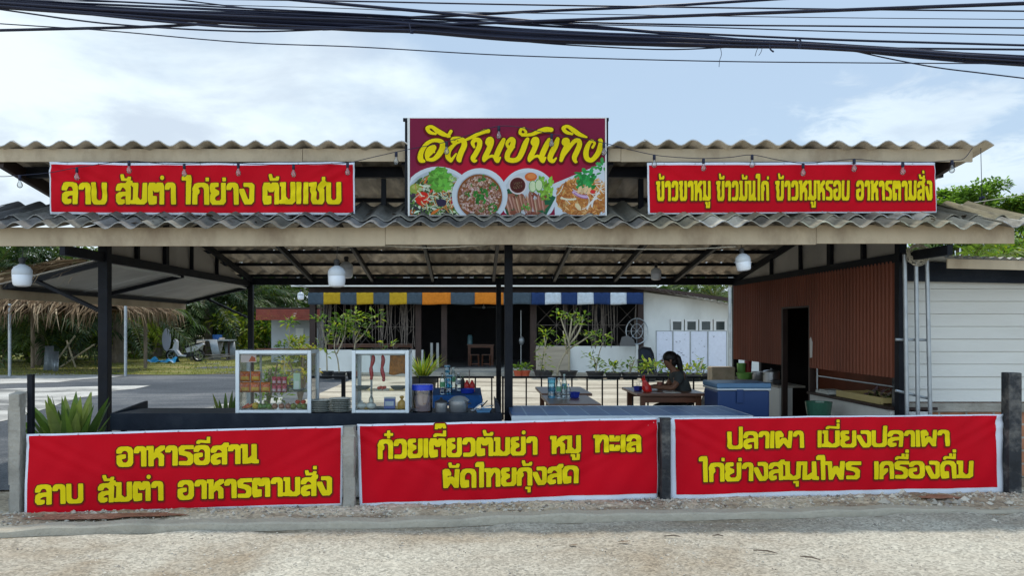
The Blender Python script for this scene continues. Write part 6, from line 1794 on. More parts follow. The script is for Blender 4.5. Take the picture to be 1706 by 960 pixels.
# dark chair back leaning by the wall, white pipe box
lc = thing("folded_chair", "dark folded chair leaning by the plants near the white screen", "chair", (xat(1078, 24), 24, 0))
outline = [(-.24, 0), (.30, 0), (.22, .62), (.15, .78), (-.1, .82), (-.22, .74)]
mb = MB(); X0 = xat(1078, 24)
pts = [(X0 + a, 24 + .25 * b, .12 + b) for a, b in outline]; mb.tube(pts + pts[:1], .035, 6); obj("frame", mb, M['black'], lc)
mb = MB(); mb.prism([(X0 + a * .88, 24.02 + .25 * b, .14 + b * .95) for a, b in outline], (0, .03, 0)); obj("back_panel", mb, M['black2'], lc)
mb = MB()
for s in (-.2, .22): mb.bar((X0 + s, 24, .0), (X0 + s, 24.05, .2), .04, .04)
obj("leg", mb, M['black'], lc)
mb = MB(); mb.box(xat(1059, 25.8), xat(1063, 25.8), 25.75, 25.85, .48, .98); tag(obj("downpipe", mb, M['white']), "short white downpipe on the low wall beside the dark folded chair", "pipe")
mb = MB(); c = Vector((xat(1061, 25.9), 25.9, 1.45)); mb.tube([c + Vector((.38 * math.cos(a), 0, .45 * math.sin(a))) for a in [2 * math.pi * k / 20 for k in range(21)]], .018, 5)
mb.tube([c + Vector((.2 * math.cos(a), 0, .25 * math.sin(a))) for a in [2 * math.pi * k / 20 for k in range(21)]], .012, 5)
for k in range(8): a = 2 * math.pi * k / 8; mb.tube([c, c + Vector((.38 * math.cos(a), 0, .45 * math.sin(a)))], .008, 4)
tag(obj("fan_guard", mb, M['galv']), "round wire fan guard hung in the right window of the house", "fan guard")
mb = MB(); pts = [at(u, v, 25.6) for u, v in ((1032, 577), (1036, 562), (1046, 559), (1056, 566), (1059, 577))]; mb.prism(pts, (0, .04, 0), (.10, .10, .10)); tag(obj("rounded_board", mb, M['paint']), "grey round-topped board standing on the sill of the right window", "board")
# red plank table inside left window
table("sill_bench", xat(545, 26.6), xat(690, 26.6), 26.4, 27.0, 1.0, "long red-brown bench seen through the left window of the house", cat="bench")
# galvanised pole by the kitchen corner
mb = MB(); mb.tube([(xat(1216, 20), 20, 0), (xat(1216, 20), 20, zat(476, 20))], .045, 8); tag(obj("grey_pole", mb, M['galv'], smooth=True), "slim grey pole in front of the house beside the red-brown wall", "pole")
# ------------------------------------------------------------------ plants
def leafq(mb, p, d, L, W, col, droop=.25, up=Vector((0, 0, 1))):
    d = d.normalized(); s = d.cross(up)
    s = s.normalized() if s.length > 1e-4 else Vector((1, 0, 0))
    m = p + d * L * .5; t = p + d * L - up * L * droop
    mb.face([p, m - s * W / 2, t, m + s * W / 2], col)
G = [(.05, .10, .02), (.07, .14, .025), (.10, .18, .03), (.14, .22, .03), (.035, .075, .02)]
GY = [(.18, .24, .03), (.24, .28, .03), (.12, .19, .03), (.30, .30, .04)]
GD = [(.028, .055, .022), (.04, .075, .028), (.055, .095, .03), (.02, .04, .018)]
def vary(c, r, s=.3): g = r.uniform(1 - s, 1 + s); return tuple(v * g for v in c)
def clump(mb, c, rad, n, L, cols, r, flat=1.0, droop=.25, w=.4):
    for k in range(n):
        v = Vector((r.gauss(0, 1), r.gauss(0, 1), r.gauss(0, 1) * flat)); v = v.normalized() * rad * r.random() ** .45
        v.z *= flat
        d = Vector((v.x, v.y, v.z * .6 + .25 * rad)) + Vector((r.uniform(-.5, .5), r.uniform(-.5, .5), r.uniform(-.4, .6))) * rad
        l = L * r.uniform(.6, 1.25)
        leafq(mb, Vector(c) + v, d, l, l * w, vary(r.choice(cols), r), droop * r.uniform(.3, 1.6))
def potmesh(x, y, z, r, h):
    mb = MB(); mb.lathe([(0, .0), (r * .74, 0), (r * .95, h * .82), (r * 1.06, h * .84), (r * 1.06, h), (r * .96, h), (r * .93, h * .9), (0, h * .9)], (x, y, z), 16); return mb

def frangipani(u, v, Y, segs, heads, label, potr=.20, poth=.22, leafL=.22, potcol='pot', cols=None, nleaf=20, rs=.02):
    """potted plant: bare branching stems given in photo pixels, leaf heads at their tips"""
    cols = cols or (G + GY[:2])
    r = random.Random(int(u * 13 + v)); x, z0 = xat(u, Y), 0.014
    t = thing("potted_plant", label, "potted plant", (x, Y, z0))
    obj("pot", potmesh(x, Y, z0, potr, poth), M[potcol], t, smooth=True)
    mb = MB(); mb.lathe([(potr * .92, poth * .91), (0, poth * .93)], (x, Y, z0), 12); obj("soil", mb, M['soil'], t)
    mb = MB()
    for i, sg_ in enumerate(segs):
        pts = [tuple(at(a, b, Y) + Vector((0, r.uniform(-.15, .15) * (k > 0), 0))) for k, (a, b) in enumerate(sg_)]
        pts = catmull(pts, 4); n = len(pts)
        mb.tube([Vector(p) for p in pts], [rs * (1.25 - .7 * k / n) for k in range(n)], 7)
    if segs: obj("stem", mb, M['stem'], t, smooth=True)
    mb = MB()
    for (a, b, rad, n) in heads:
        clump(mb, at(a, b, Y) + Vector((0, r.uniform(-.1, .1), 0)), rad * .92, int(n * .72), leafL * .95, cols, r, .7)
    obj("leaves", mb, M['leaf'], t, fix=False)
    return t
py = 24.2
frangipani(545, 632, 23.0, [[(545, 628), (543, 600), (542, 575), (536, 540)], [(542, 578), (552, 550)]], [(536, 532, .28, 40), (552, 552, .24, 26), (540, 568, .22, 22), (545, 590, .14, 10)], "tall potted frangipani behind the gap between the glass cases, leftmost of the trio", nleaf=20)
frangipani(565, 634, 22.6, [[(566, 630), (562, 600), (558, 580), (560, 555)], [(561, 590), (574, 560), (578, 532)], [(562, 575), (570, 548)]], [(562, 548, .34, 60), (577, 530, .36, 70), (590, 528, .30, 50), (570, 545, .34, 50), (566, 562, .24, 24), (583, 551, .30, 46)], "tall bushy potted frangipani in the middle of the trio between the glass cases")
frangipani(588, 634, 22.8, [[(587, 630), (590, 600), (592, 570), (601, 548)], [(592, 572), (607, 555), (618, 540)]], [(600, 545, .26, 34), (588, 556, .24, 24), (612, 560, .22, 22), (628, 528, .30, 44), (622, 540, .22, 20), (648, 574, .24, 20)], "tall potted frangipani leaning right behind the right glass case")
frangipani(902, 631, 23.4, [[(900, 626), (904, 600), (908, 575), (912, 557)]], [(912, 552, .26, 36), (905, 572, .16, 14), (899, 600, .12, 8)], "slim potted frangipani leaning right before the plywood board", potr=.24)
frangipani(910, 631, 23.2, [[(908, 626), (907, 600), (908, 575), (907, 560)]], [(908, 560, .18, 22), (907, 578, .18, 24), (906, 595, .16, 22), (908, 610, .16, 22), (908, 622, .14, 16)], "narrow upright potted shrub clothed in leaves beside the leaning frangipani", potr=.22)
frangipani(947, 632, 23.2, [[(948, 626), (948, 600), (947, 572), (938, 540), (934, 528)], [(947, 572), (950, 548), (952, 530)], [(947, 570), (958, 548), (966, 535)], [(945, 590), (940, 565), (938, 552)], [(928, 628), (932, 608), (946, 585), (965, 572), (980, 562), (986, 555)], [(948, 575), (962, 556), (972, 532)]],
           [(934, 526, .26, 34), (950, 527, .26, 34), (968, 532, .34, 60), (960, 540, .22, 22), (986, 556, .22, 24), (975, 560, .16, 14), (938, 566, .18, 16), (948, 574, .18, 18)], "largest potted frangipani with bare forking branches, right of the middle post", potr=.28, rs=.028)
frangipani(992, 633, 22.8, [[(992, 627), (993, 612), (998, 590), (1003, 572)], [(993, 610), (988, 595)]], [(1003, 563, .28, 38), (1006, 573, .22, 22), (986, 594, .26, 30), (993, 612, .2, 26), (995, 604, .16, 14)], "potted frangipani with a leafy foot, alone before the low white wall", potr=.28)
frangipani(1022, 632, 22.6, [[(1023, 627), (1020, 612)]], [(1014, 610, .26, 40), (1026, 609, .26, 36), (1020, 616, .22, 24)], "low leafy potted shrub with glossy leaves before the low white wall", potr=.26, poth=.2)
frangipani(1050, 632, 22.6, [[(1050, 627), (1048, 606)], [(1050, 620), (1056, 600)]], [(1047, 605, .16, 10), (1056, 600, .14, 10), (1051, 614, .2, 16)], "thin twiggy potted plant left of the dark folded chair", potr=.28, poth=.2)
frangipani(1080, 632, 21.8, [[(1080, 627), (1080, 612)]], [(1080, 608, .26, 46), (1088, 612, .24, 34), (1074, 617, .2, 20)], "bright green potted shrub in front of the dark folded chair", cols=GY + G, potr=.26, poth=.2)
frangipani(1098, 633, 22.2, [[(1098, 628), (1100, 612)]], [(1098, 612, .24, 34), (1106, 616, .22, 24)], "bright potted shrub left of the seated woman", cols=GY + G, potr=.24)
frangipani(1118, 633, 22.6, [[(1118, 628), (1118, 612)]], [(1114, 610, .24, 34), (1126, 613, .24, 30)], "yellow-green potted shrub directly behind the seated woman", cols=GY + G, potr=.3, poth=.2)
frangipani(1152, 634, 22.0, [[(1152, 628), (1150, 614)], [(1155, 628), (1165, 612), (1172, 600)]], [(1148, 616, .26, 36), (1160, 614, .26, 34), (1170, 600, .14, 8)], "yellow-green potted shrub before the white screen, left of the foam box", cols=GY + G, potr=.34, poth=.2)
frangipani(1170, 635, 22.2, [[(1170, 630), (1172, 614)]], [(1170, 617, .26, 38), (1180, 616, .22, 24)], "yellow-green potted shrub next to the foam box", cols=GY + G, potr=.34, poth=.2)
mb_red = mat("terracotta_plastic", (.38, .07, .03), .6, .1, 5, 0)
for u, lab in ((864, "small plant in an orange-red pot right of the middle post, left one"), (875, "small plant in an orange-red pot, second from the middle post")):
    Y = 23.6; x = xat(u, Y); t = thing("potted_plant", lab, "potted plant", (x, Y, .014)); obj("pot", potmesh(x, Y, .014, .16, .2), mb_red, t, smooth=True)
    mb = MB(); clump(mb, (x, Y, .30), .17, 46, .18, G, random.Random(u), .8); obj("leaves", mb, M['leaf'], t, fix=False)
# spiky golden plant by the tub (in a pot on the courtyard)
def spiky(name, label, base, n, L, w, cols, spread, pot=None, seed=0, curve=.5, potm='pot', stiff=False):
    r = random.Random(seed); x, y, z = base
    t = thing(name, label, "plant", base)
    if pot: obj("pot", potmesh(x, y, z, *pot), M[potm], t, smooth=True); z = z + pot[1] * .88
    mb = MB()
    for k in range(n):
        a = r.uniform(0, 6.3); tl = spread * r.uniform(.15, 1) ** .8; l = L * r.uniform(.6, 1.1)
        d = Vector((math.cos(a) * math.sin(tl), math.sin(a) * math.sin(tl), math.cos(tl))); s = d.cross(Vector((0, 0, 1)))
        s = s.normalized() if s.length > .01 else Vector((1, 0, 0))
        tw = r.uniform(-.8, .8) if stiff else 0
        out = Vector((math.cos(a), math.sin(a), 0))
        c = vary(r.choice(cols), r); p0 = Vector((x, y, z)) + out * r.uniform(0, .05)
        N = 6; prev = None
        for q in range(N + 1):
            f_ = q / N
            p = p0 + d * l * f_ + out * l * curve * f_ * f_ * .4 - Vector((0, 0, 1)) * l * curve * f_ ** 2.4 * .35
            ww = w * (.75 + .6 * f_ - 1.35 * f_ ** 3.2) if q < N else .002
            sv = (s * math.cos(tw * f_) + d.cross(s) * math.sin(tw * f_)) * ww / 2
            fold = d.cross(s) * ww * .18
            cur = (p - sv, p + fold, p + sv)
            if prev:
                band = c if not stiff else (c if q % 2 else tuple(v * 1.12 for v in c))
                edge = band if not stiff else tuple(min(.5, v * 1.15 + e) for v, e in zip(band, (.03, .03, .0)))
                mb.face([prev[0], prev[1], cur[1], cur[0]], edge if stiff and k % 2 else band); mb.face([prev[1], prev[2], cur[2], cur[1]], band)
            prev = cur
    obj("leaves", mb, M['leaf'], t, smooth=True, fix=False)
    return t
SN = [(.075, .13, .03), (.10, .165, .035), (.14, .20, .045), (.06, .105, .03), (.21, .25, .07)]
spiky("snake_plant", "big snake plant with broad upright blades behind the left banner", (xat(118, 7.0), 7.0, .02), 62, .76, .125, SN, .58, pot=(.22, .22), seed=3, curve=.15, stiff=True)
spiky("snake_plant", "dark snake plant in a clay trough left of the left glass case", (xat(377, 8.3), 8.3, .42), 16, .48, .06, SN, .30, seed=5, curve=.1, stiff=True)
mb = MB(); x = xat(377, 8.3); mb.box(x - .13, x + .16, 8.16, 8.44, .014, .42); tag(obj("clay_trough", mb, mat("red_clay", (.22, .10, .065), .8, .2, 5, .1, 30), bevel=.01), "reddish clay trough under the dark snake plant", "trough")
spiky("grass_plant", "golden-green grassy plant in a dark pot between the right glass case and the house door", (xat(704, 14.2), 14.2, .02), 120, .62, .022, GY + G[2:4], .75, pot=(.27, .62), seed=8, curve=.35)
spiky("lettuce_plant", "small yellow-green plant left of the black counter's top", (xat(302, 8.8), 8.8, .52), 18, .13, .07, [(.30, .42, .05), (.22, .34, .04)], .9, seed=9, curve=.4)
mb = MB(); x = xat(302, 8.8); mb.lathe([(0, 0), (.12, 0), (.15, .50), (.13, .50), (0, .46)], (x, 8.8, .014), 16); tag(obj("plant_pedestal", mb, M['conc'], smooth=True), "concrete pedestal under the small yellow-green plant", "pedestal")

def bush(name, label, c, r, h, n, L, cols, seed, cat="bush", group=None, stems=6, w=.4):
    rr = random.Random(seed); t = thing(name, label, cat, (c[0], c[1], c[2]), group)
    mb = MB()
    for k in range(stems):
        a = rr.uniform(0, 6.3); q = r * rr.uniform(.2, .7)
        mb.tube([c, (c[0] + q * .5 * math.cos(a), c[1] + q * .5 * math.sin(a), c[2] + h * .45), (c[0] + q * math.cos(a), c[1] + q * math.sin(a), c[2] + h * rr.uniform(.7, .95))], [.03, .02, .008], 5)
    obj("stem", mb, M['bark'], t)
    mb = MB()
    for k in range(max(3, int(n / 45))):
        a = rr.uniform(0, 6.3); q = r * rr.random() ** .6 * .75; zz = h * rr.uniform(.2, .92)
        clump(mb, (c[0] + q * math.cos(a), c[1] + q * math.sin(a), c[2] + zz), r * rr.uniform(.28, .48), 45, L, cols, rr, .8, w=w)
    obj("foliage", mb, M['leaf'], t, fix=False)
    return t
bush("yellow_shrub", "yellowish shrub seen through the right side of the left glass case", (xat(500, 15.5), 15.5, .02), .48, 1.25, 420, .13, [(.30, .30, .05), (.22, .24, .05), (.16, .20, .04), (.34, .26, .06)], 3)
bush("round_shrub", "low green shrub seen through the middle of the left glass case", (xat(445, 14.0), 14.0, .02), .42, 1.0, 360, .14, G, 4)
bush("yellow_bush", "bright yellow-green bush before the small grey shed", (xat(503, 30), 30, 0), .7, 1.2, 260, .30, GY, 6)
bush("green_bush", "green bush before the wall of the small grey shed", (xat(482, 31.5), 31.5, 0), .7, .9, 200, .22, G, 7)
frangipani(478, 640, 18.5, [[(474, 640), (474, 610), (478, 585), (484, 560), (484, 545)]], [(484, 538, .16, 22), (486, 534, .12, 14)], "thin bare stem with a small leafy top, rising behind the left glass case", potr=.18, poth=.22, rs=.014)

def frond(mb, p, az, el, L, n, lw, cols, r, droop=.9, ll=.45, mbs=None):
    d = Vector((math.cos(az) * math.cos(el), math.sin(az) * math.cos(el), math.sin(el))); pts = []
    for k in range(9):
        f_ = k / 8; pts.append(Vector(p) + d * L * f_ - Vector((0, 0, 1)) * L * droop * f_ ** 2.2 * .62)
    (mbs or mb).tube(pts, [.028 * (1 - .85 * k / 8) for k in range(9)], 4, (.16, .17, .05), caps=False)
    c0 = r.choice(cols)
    for k in range(n):
        f_ = .12 + .88 * (k + .5) / n; i = min(7, int(f_ * 8)); q = f_ * 8 - i
        b = pts[i].lerp(pts[i + 1], q); tg = (pts[i + 1] - pts[i]).normalized(); s = tg.cross(Vector((0, 0, 1)))
        if s.length < .01: continue
        s.normalize(); u_ = s.cross(tg)
        l = ll * (math.sin(math.pi * min(1, f_ * .92 + .08)) ** .55) * r.uniform(.8, 1.15)
        for sd in (-1, 1):
            dd = (s * sd * .8 + tg * .55 + u_ * r.uniform(-.1, .35)).normalized(); e = b + dd * l - Vector((0, 0, 1)) * l * r.uniform(.15, .6)
            m_ = b + dd * l * .5; wv = tg * lw
            mb.face([b, m_ - wv, e, m_ + wv], vary(c0, r, .35))
def palm(label, base, h, nf, L, cols, seed, rt=.16, group="palms behind the thatched hut", n=24, lw=.03, ll=.55, skirt=True):
    r = random.Random(seed); x, y, z = base
    t = thing("palm_tree", label, "palm tree", base, group)
    mb = MB(); N = 12
    mb.tube([(x + .1 * math.sin(k * .3), y, z + h * k / N) for k in range(N + 1)], [rt * (1.25 - .3 * k / N) * (1 + .10 * (k % 2)) for k in range(N + 1)], 10); obj("trunk", mb, M['bark'], t)
    mb, ms = MB(), MB(); top = (x + .1 * math.sin(N * .3), y, z + h)
    for k in range(nf):
        az = 2.4 * k + r.uniform(-.2, .2); el = 1.25 - 1.55 * (k / nf) + r.uniform(-.12, .12)
        frond(mb, top, az, el, L * r.uniform(.8, 1.1), n, lw, cols, r, droop=.75, ll=ll, mbs=ms)
    cr = obj("crown", mb, M['leaf'], t, fix=False); obj("frond_ribs", ms, M['leaf'], cr, fix=False)
    return t
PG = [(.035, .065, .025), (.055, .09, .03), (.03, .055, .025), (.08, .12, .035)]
for i, (u, Y, h, nf, L, lab) in enumerate([(62, 31, 1.6, 30, 3.4, "squat palm with dark hanging fronds at the left edge, behind the thatch"), (196, 33, 2.4, 30, 3.6, "palm with a thick trunk standing behind the left front post"),
                                           (-10, 34, 3.5, 32, 4.2, "tall palm beyond the left edge of the hut"), (120, 36, 3.4, 34, 4.2, "tall palm rising over the ridge of the thatched hut"),
                                           (262, 40, 3.2, 28, 4.0, "tall palm behind the motorcycle"), (345, 41, 2.8, 30, 4.0, "broad palm with drooping fronds above the scrap pile"),
                                           (400, 43, 2.6, 26, 3.6, "palm just left of the rear left post"), (455, 46, 3.0, 24, 3.4, "palm rising over the red slatted eave")]):
    palm(lab, (xat(u, Y), Y, 0), h * 1.1, int(nf * 1.35), L * 1.15, PG, 50 + i, rt=.24 if i == 1 else .18, n=30, lw=.055, ll=.75)
# broad-leaved undergrowth between the palms
ru = random.Random(77)
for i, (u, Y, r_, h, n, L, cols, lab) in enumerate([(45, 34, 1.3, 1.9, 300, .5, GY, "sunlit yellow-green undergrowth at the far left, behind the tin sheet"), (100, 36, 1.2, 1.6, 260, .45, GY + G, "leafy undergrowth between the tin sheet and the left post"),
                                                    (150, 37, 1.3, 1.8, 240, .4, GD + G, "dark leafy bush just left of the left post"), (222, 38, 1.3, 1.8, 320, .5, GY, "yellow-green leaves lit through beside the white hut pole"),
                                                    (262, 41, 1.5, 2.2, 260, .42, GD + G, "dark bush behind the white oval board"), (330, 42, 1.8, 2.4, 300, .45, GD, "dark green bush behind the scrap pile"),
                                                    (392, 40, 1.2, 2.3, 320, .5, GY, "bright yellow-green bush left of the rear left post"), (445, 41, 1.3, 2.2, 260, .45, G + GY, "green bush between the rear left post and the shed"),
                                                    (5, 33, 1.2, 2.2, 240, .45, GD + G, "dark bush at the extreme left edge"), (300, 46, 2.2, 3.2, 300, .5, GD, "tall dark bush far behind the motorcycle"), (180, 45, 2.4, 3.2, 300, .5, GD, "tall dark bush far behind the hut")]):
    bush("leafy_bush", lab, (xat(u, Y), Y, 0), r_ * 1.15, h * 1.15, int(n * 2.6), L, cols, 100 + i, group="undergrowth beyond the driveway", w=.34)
# trees at the right behind the kitchen
def tree(label, base, h, r, n, L, cols, seed, cat="tree", group=None):
    rr = random.Random(seed); x, y, z = base; t = thing("broadleaf_tree", label, cat, base, group)
    mb = MB(); mb.tube([(x, y, z), (x + .1, y, z + h * .3), (x, y + .1, z + h * .6)], [.22, .17, .12], 9)
    tips = []
    for k in range(11):
        a = 2.4 * k; q = r * rr.uniform(.3, .72); zz = h * rr.uniform(.55, .97)
        tip = (x + q * math.cos(a), y + q * math.sin(a), z + zz); tips.append(tip)
        mb.tube([(x, y, z + h * rr.uniform(.3, .55)), (x + q * .5 * math.cos(a), y + q * .5 * math.sin(a), z + zz * .8), tip], [.09, .05, .02], 6)
    obj("trunk", mb, M['bark'], t, smooth=True)
    mb = MB()
    for tip in tips + [(x + rr.uniform(-r, r) * .5, y + rr.uniform(-r, r) * .5, z + h * rr.uniform(.6, 1)) for _ in range(8)]:
        for _ in range(3):
            c = Vector(tip) + Vector((rr.gauss(0, .28), rr.gauss(0, .28), rr.gauss(0, .22))) * r * .55
            clump(mb, c, r * rr.uniform(.16, .28), int(n / 26), L, cols, rr, .75, w=.55)
    obj("crown", mb, M['leaf'], t, fix=False)
TR = [(.10, .19, .035), (.14, .25, .045), (.18, .30, .05), (.06, .12, .03)]
tree("leafy green tree rising over the right end of the upper roof", (xat(1594, 30), 30, 0), 7.4, 1.7, 6400, .20, TR, 5)
tree("smaller tree behind the leafy one, right of the hanging wire", (xat(1650, 34), 34, 0), 7.7, .9, 2200, .2, TR, 6)
tree("sunlit tree at the right edge above the eave board", (xat(1725, 30), 30, 0), 7.0, 1.7, 4600, .2, TR + GY[:1], 7)
tree("yellow-green tree at the right edge below the eave board", (xat(1725, 20), 20, 0), 3.9, 1.4, 2600, .17, TR + GY, 8)
palm("coconut palm with long arching fronds above the white kitchen roof", (xat(1600, 17.5), 17.5, 0), 2.3, 22, 2.9, [(.11, .17, .035), (.14, .20, .04), (.085, .14, .035)], 91, group=None, n=34, lw=.022, ll=.6)
palm("palm behind the house roof beside the red-brown wall", (xat(1190, 40), 40, 0), 3.2, 24, 3.4, PG + [(.14, .2, .04)], 92, group=None, n=26)
# far-off wood closing the view
mb = MB(); rw = random.Random(15)
for k in range(2100):
    x = rw.uniform(-110, 80); y = rw.uniform(50, 66); z = rw.uniform(.03, 1) ** .9 * (7.4 if x < -6 else 5.0) * (.8 + .2 * math.sin(x * .5))
    clump(mb, (x, y, z), rw.uniform(.9, 1.7), 26, 1.0, GD, rw, .8, w=.55)
o = obj("distant_wood", mb, M['leaf'], fix=False); tag(o, "far-off band of dark trees closing the view behind the plot", "wood", kind="stuff")

# ------------------------------------------------------------------ thatched hut, scrap and motorcycle on the left
hut = thing("thatched_hut", "open hut with a shaggy dry-palm thatch roof at the left", "hut", (xat(120, 26.5), 26.5, 0))
hx, hy, hz, hw, ht = xat(100, 26.5), 26.5, 2.28, 3.0, 4.0
mb = MB(); ST = [(.135, .09, .05), (.10, .066, .036), (.18, .125, .075), (.07, .043, .025), (.33, .25, .16)]
rt_ = random.Random(5)
for (ax, ay), (bx_, by_) in (((-1, -1), (1, -1)), ((1, -1), (1, 1)), ((1, 1), (-1, 1)), ((-1, 1), (-1, -1))):
    A, B, T = Vector((hx + ax * hw, hy + ay * hw * .8, hz)), Vector((hx + bx_ * hw, hy + by_ * hw * .8, hz)), Vector((hx, hy, ht))
    T1, T2 = T + (A - T) * .12, T + (B - T) * .12
    mb.face([A, B, T2, T1], ST[1]); mb.face([A + Vector((0, 0, -.12)), B + Vector((0, 0, -.12)), T2 + Vector((0, 0, -.12)), T1 + Vector((0, 0, -.12))], ST[3])
    nrm = (B - A).cross(T - A).normalized(); nrm = nrm if nrm.z > 0 else -nrm
    dn = ((A + B) / 2 - T).normalized()
    for row in range(9):
        q = row / 8
        for k in range(int(150 * (1 - .75 * q)) if ay == -1 or ax == 1 else 40):
            s = rt_.random(); L0, R0 = A + (T - A) * q, B + (T - B) * q; p = L0 + (R0 - L0) * s + nrm * rt_.uniform(.02, .10)
            side = (B - A).normalized() * rt_.uniform(-.5, .5)
            l = rt_.uniform(.4, .9) if row else rt_.uniform(.3, 1.1)
            e = p + (dn + side).normalized() * l * .6; e2 = e + Vector((0, 0, -1)) * l * .5 + dn * .15 * l + side * .35
            wv = (B - A).normalized() * rt_.uniform(.010, .032)
            c = vary(rt_.choice(ST), rt_, .3)
            mb.face([p - wv, p + wv, e + wv * .8, e - wv * .8], c); mb.face([e - wv * .8, e + wv * .8, e2], c)
obj("thatch", mb, M['straw'], hut, fix=False)
for u in (3, 214): 
    x = xat(u, 24.2) if u > 100 else xat(u, 23.6)
    mb = MB(); mb.tube([(x, 24.0, 0), (x, 24.0, 2.35)], .05, 10); obj("post", mb, M['galv'], hut, smooth=True)
for sx in (-.9, .9):
    mb = MB(); mb.tube([(hx + sx * hw * .8, hy + 2, 0), (hx + sx * hw * .8, hy + 2, 2.6)], .07, 8); obj("post", mb, M['bark'], hut, smooth=True)
mb = MB(); rt2 = random.Random(4)          # dry fronds thrown over the front of the low side canopy
for k in range(150):
    s = rt2.random() ** .8; x = -3.95 - .98 * s; y = rt2.uniform(7.74, 8.2); z = 2.325 - .25 * s + rt2.uniform(0, .075) * (.3 + s)
    p = Vector((x, y, z)); d = Vector((-1, rt2.uniform(-.5, .1), rt2.uniform(-.34, -.12))).normalized() * rt2.uniform(.25, .6)
    q = p + d * .5 + Vector((0, 0, .012)); e = p + d
    wv = Vector((.1, .25, .6)).normalized() * rt2.uniform(.004, .010)
    c = vary(rt2.choice(ST), rt2, .35)
    mb.face([p - wv, q - wv, q + wv, p + wv], c); mb.face([q - wv, e, q + wv], c)
for k in range(12):
    p = Vector((rt2.uniform(-4.75, -4.05), 7.75, rt2.uniform(2.16, 2.30))); d = Vector((-.7, -.12, -rt2.uniform(.4, .9))).normalized() * rt2.uniform(.15, .34); wv = Vector((.5, 0, .3)) * .012
    mb.face([p - wv, p + d * .6 + Vector((-.02, 0, .02)) - wv, p + d, p + d * .6 + Vector((-.02, 0, .02)) + wv, p + wv], vary(ST[4], rt2, .3))
o = obj("dry_fronds", mb, M['straw'], fix=False); tag(o, "untidy dry palm fronds lying over the front of the low side canopy", "fronds", kind="stuff")
def leaning(name, u0, u1, v0, v1, Y, m, label, lean=.3, ribs=True, cat="sheet", skew=0):
    mb = MB(); x0_, x1_ = xat(u0, Y), xat(u1, Y); z1_ = zat(v0, Y); n = 24
    f_ = lambda i, j: (x0_ + (x1_ - x0_) * i + skew * (1 - j), Y + lean * j + (.02 * math.cos(i * 40) if ribs else 0), .01 + (z1_ - .01) * j)
    mb.grid(f_, n, 2); o = obj(name, mb, M[m], smooth=True, fix=False); s = o.modifiers.new("t", 'SOLIDIFY'); s.thickness = .012; return tag(o, label, cat)
leaning("tin_sheet", 67, 82, 577, 618, 27, 'tin', "grey tin sheet leaning against the palm at the left, taller one", skew=.1)
leaning("tin_sheet", 80, 90, 586, 618, 26.6, 'galv', "grey tin sheet leaning in front of the taller one", skew=.15)
for i, (a, b, lab) in enumerate((((86, 618), (118, 560), "bamboo pole leaning steeply beside the tin sheets"), ((100, 614), (150, 575), "bamboo pole leaning low beside the tin sheets"), ((126, 610), (104, 568), "bamboo pole crossing the others by the tin sheets"))):
    mb = MB(); p, q = at(*a, 29), at(*b, 29); p.z = .02; mb.tube([p, q + Vector((0, .3, 0))], .035, 6); tag(obj("bamboo_pole", mb, M['straw'] if False else M['stem'], smooth=True), lab, "pole")
mb = MB(); mb.lathe([(.0, 0)], (0, 0, 0)) if False else None
c = at(277, 566, 34)
pl = [(c.x + .20 * math.cos(a), 34, c.z + .52 * math.sin(a)) for a in [2 * math.pi * k / 28 for k in range(28)]]
mb.prism(pl, (0, .06, 0)); mb.box(c.x - .03, c.x + .03, 34.07, 34.12, .0, c.z + .4)
tag(obj("oval_board", mb, mat("pale_board", (.42, .42, .50), .5, .05, 3, 0), bevel=.01), "pale oval board on a stand between the hut pole and the motorcycle", "board")
mb = MB(); mb.grid(lambda i, j: (xat(245, 33) + 1.3 * i, 32.8 + .7 * j, .03 + .20 * math.sin(3.1 * j) * (.6 + .4 * math.sin(i * 9)) + .06 * math.sin(i * 17 + j * 8)), 20, 8, (.03, .22, .45))
tag(obj("blue_tarpaulin", mb, M['gloss'], smooth=True, fix=False), "crumpled bright blue tarpaulin on the grass by the motorcycle", "tarpaulin")
for i, (u0, u1, v0, v1, m, lab) in enumerate(((325, 339, 568, 597, 'conc', "grey block standing at the left of the scrap pile"), (345, 358, 566, 596, 'tin', "grey tin panel leaning in the scrap pile"), (357, 372, 563, 594, 'conc', "pale board leaning in the scrap pile"), (370, 388, 570, 592, 'tin', "grey tin panel at the right end of the scrap pile"))):
    leaning("scrap_board", u0, u1, v0, v1, 35 + .3 * i, m, lab, lean=.25, ribs=False, cat="board", skew=(-.25, .3, -.2, .2)[i])
scr = thing("scrap_table", "rough low table piled with scrap, right of the motorcycle", "table", (xat(358, 36), 36, 0))
x0_, x1_ = xat(332, 36), xat(388, 36)
mb = MB(); mb.box(x0_, x1_, 35.6, 36.5, .92, .98); obj("tabletop", mb, M['tin'], scr)
for x in (x0_ + .1, x1_ - .1):
    for y in (35.7, 36.4): mb = MB(); mb.box(x - .04, x + .04, y - .04, y + .04, 0, .92); obj("leg", mb, M['darkwood'], scr)
mb = MB(); mb.lathe([(0, 0), (.20, 0), (.23, .24), (.21, .24), (.18, .02), (0, .02)], (xat(362, 36), 36, .982), 16, (.03, .12, .36)); tag(obj("blue_tub", mb, M['gloss'], smooth=True), "blue tub on the rough table of the scrap pile", "tub")
mb = MB(); rj = random.Random(23)
for k in range(9):
    p = Vector((xat(338, 34.6) + rj.uniform(0, 1.3), 34.6 + rj.uniform(-.3, .3), .06 + .03 * k)); a = rj.uniform(-.3, .3); d = Vector((math.cos(a), .2, math.sin(a) * .4)) * rj.uniform(.4, .7); mb.bar(p - d, p + d, .10, .03)
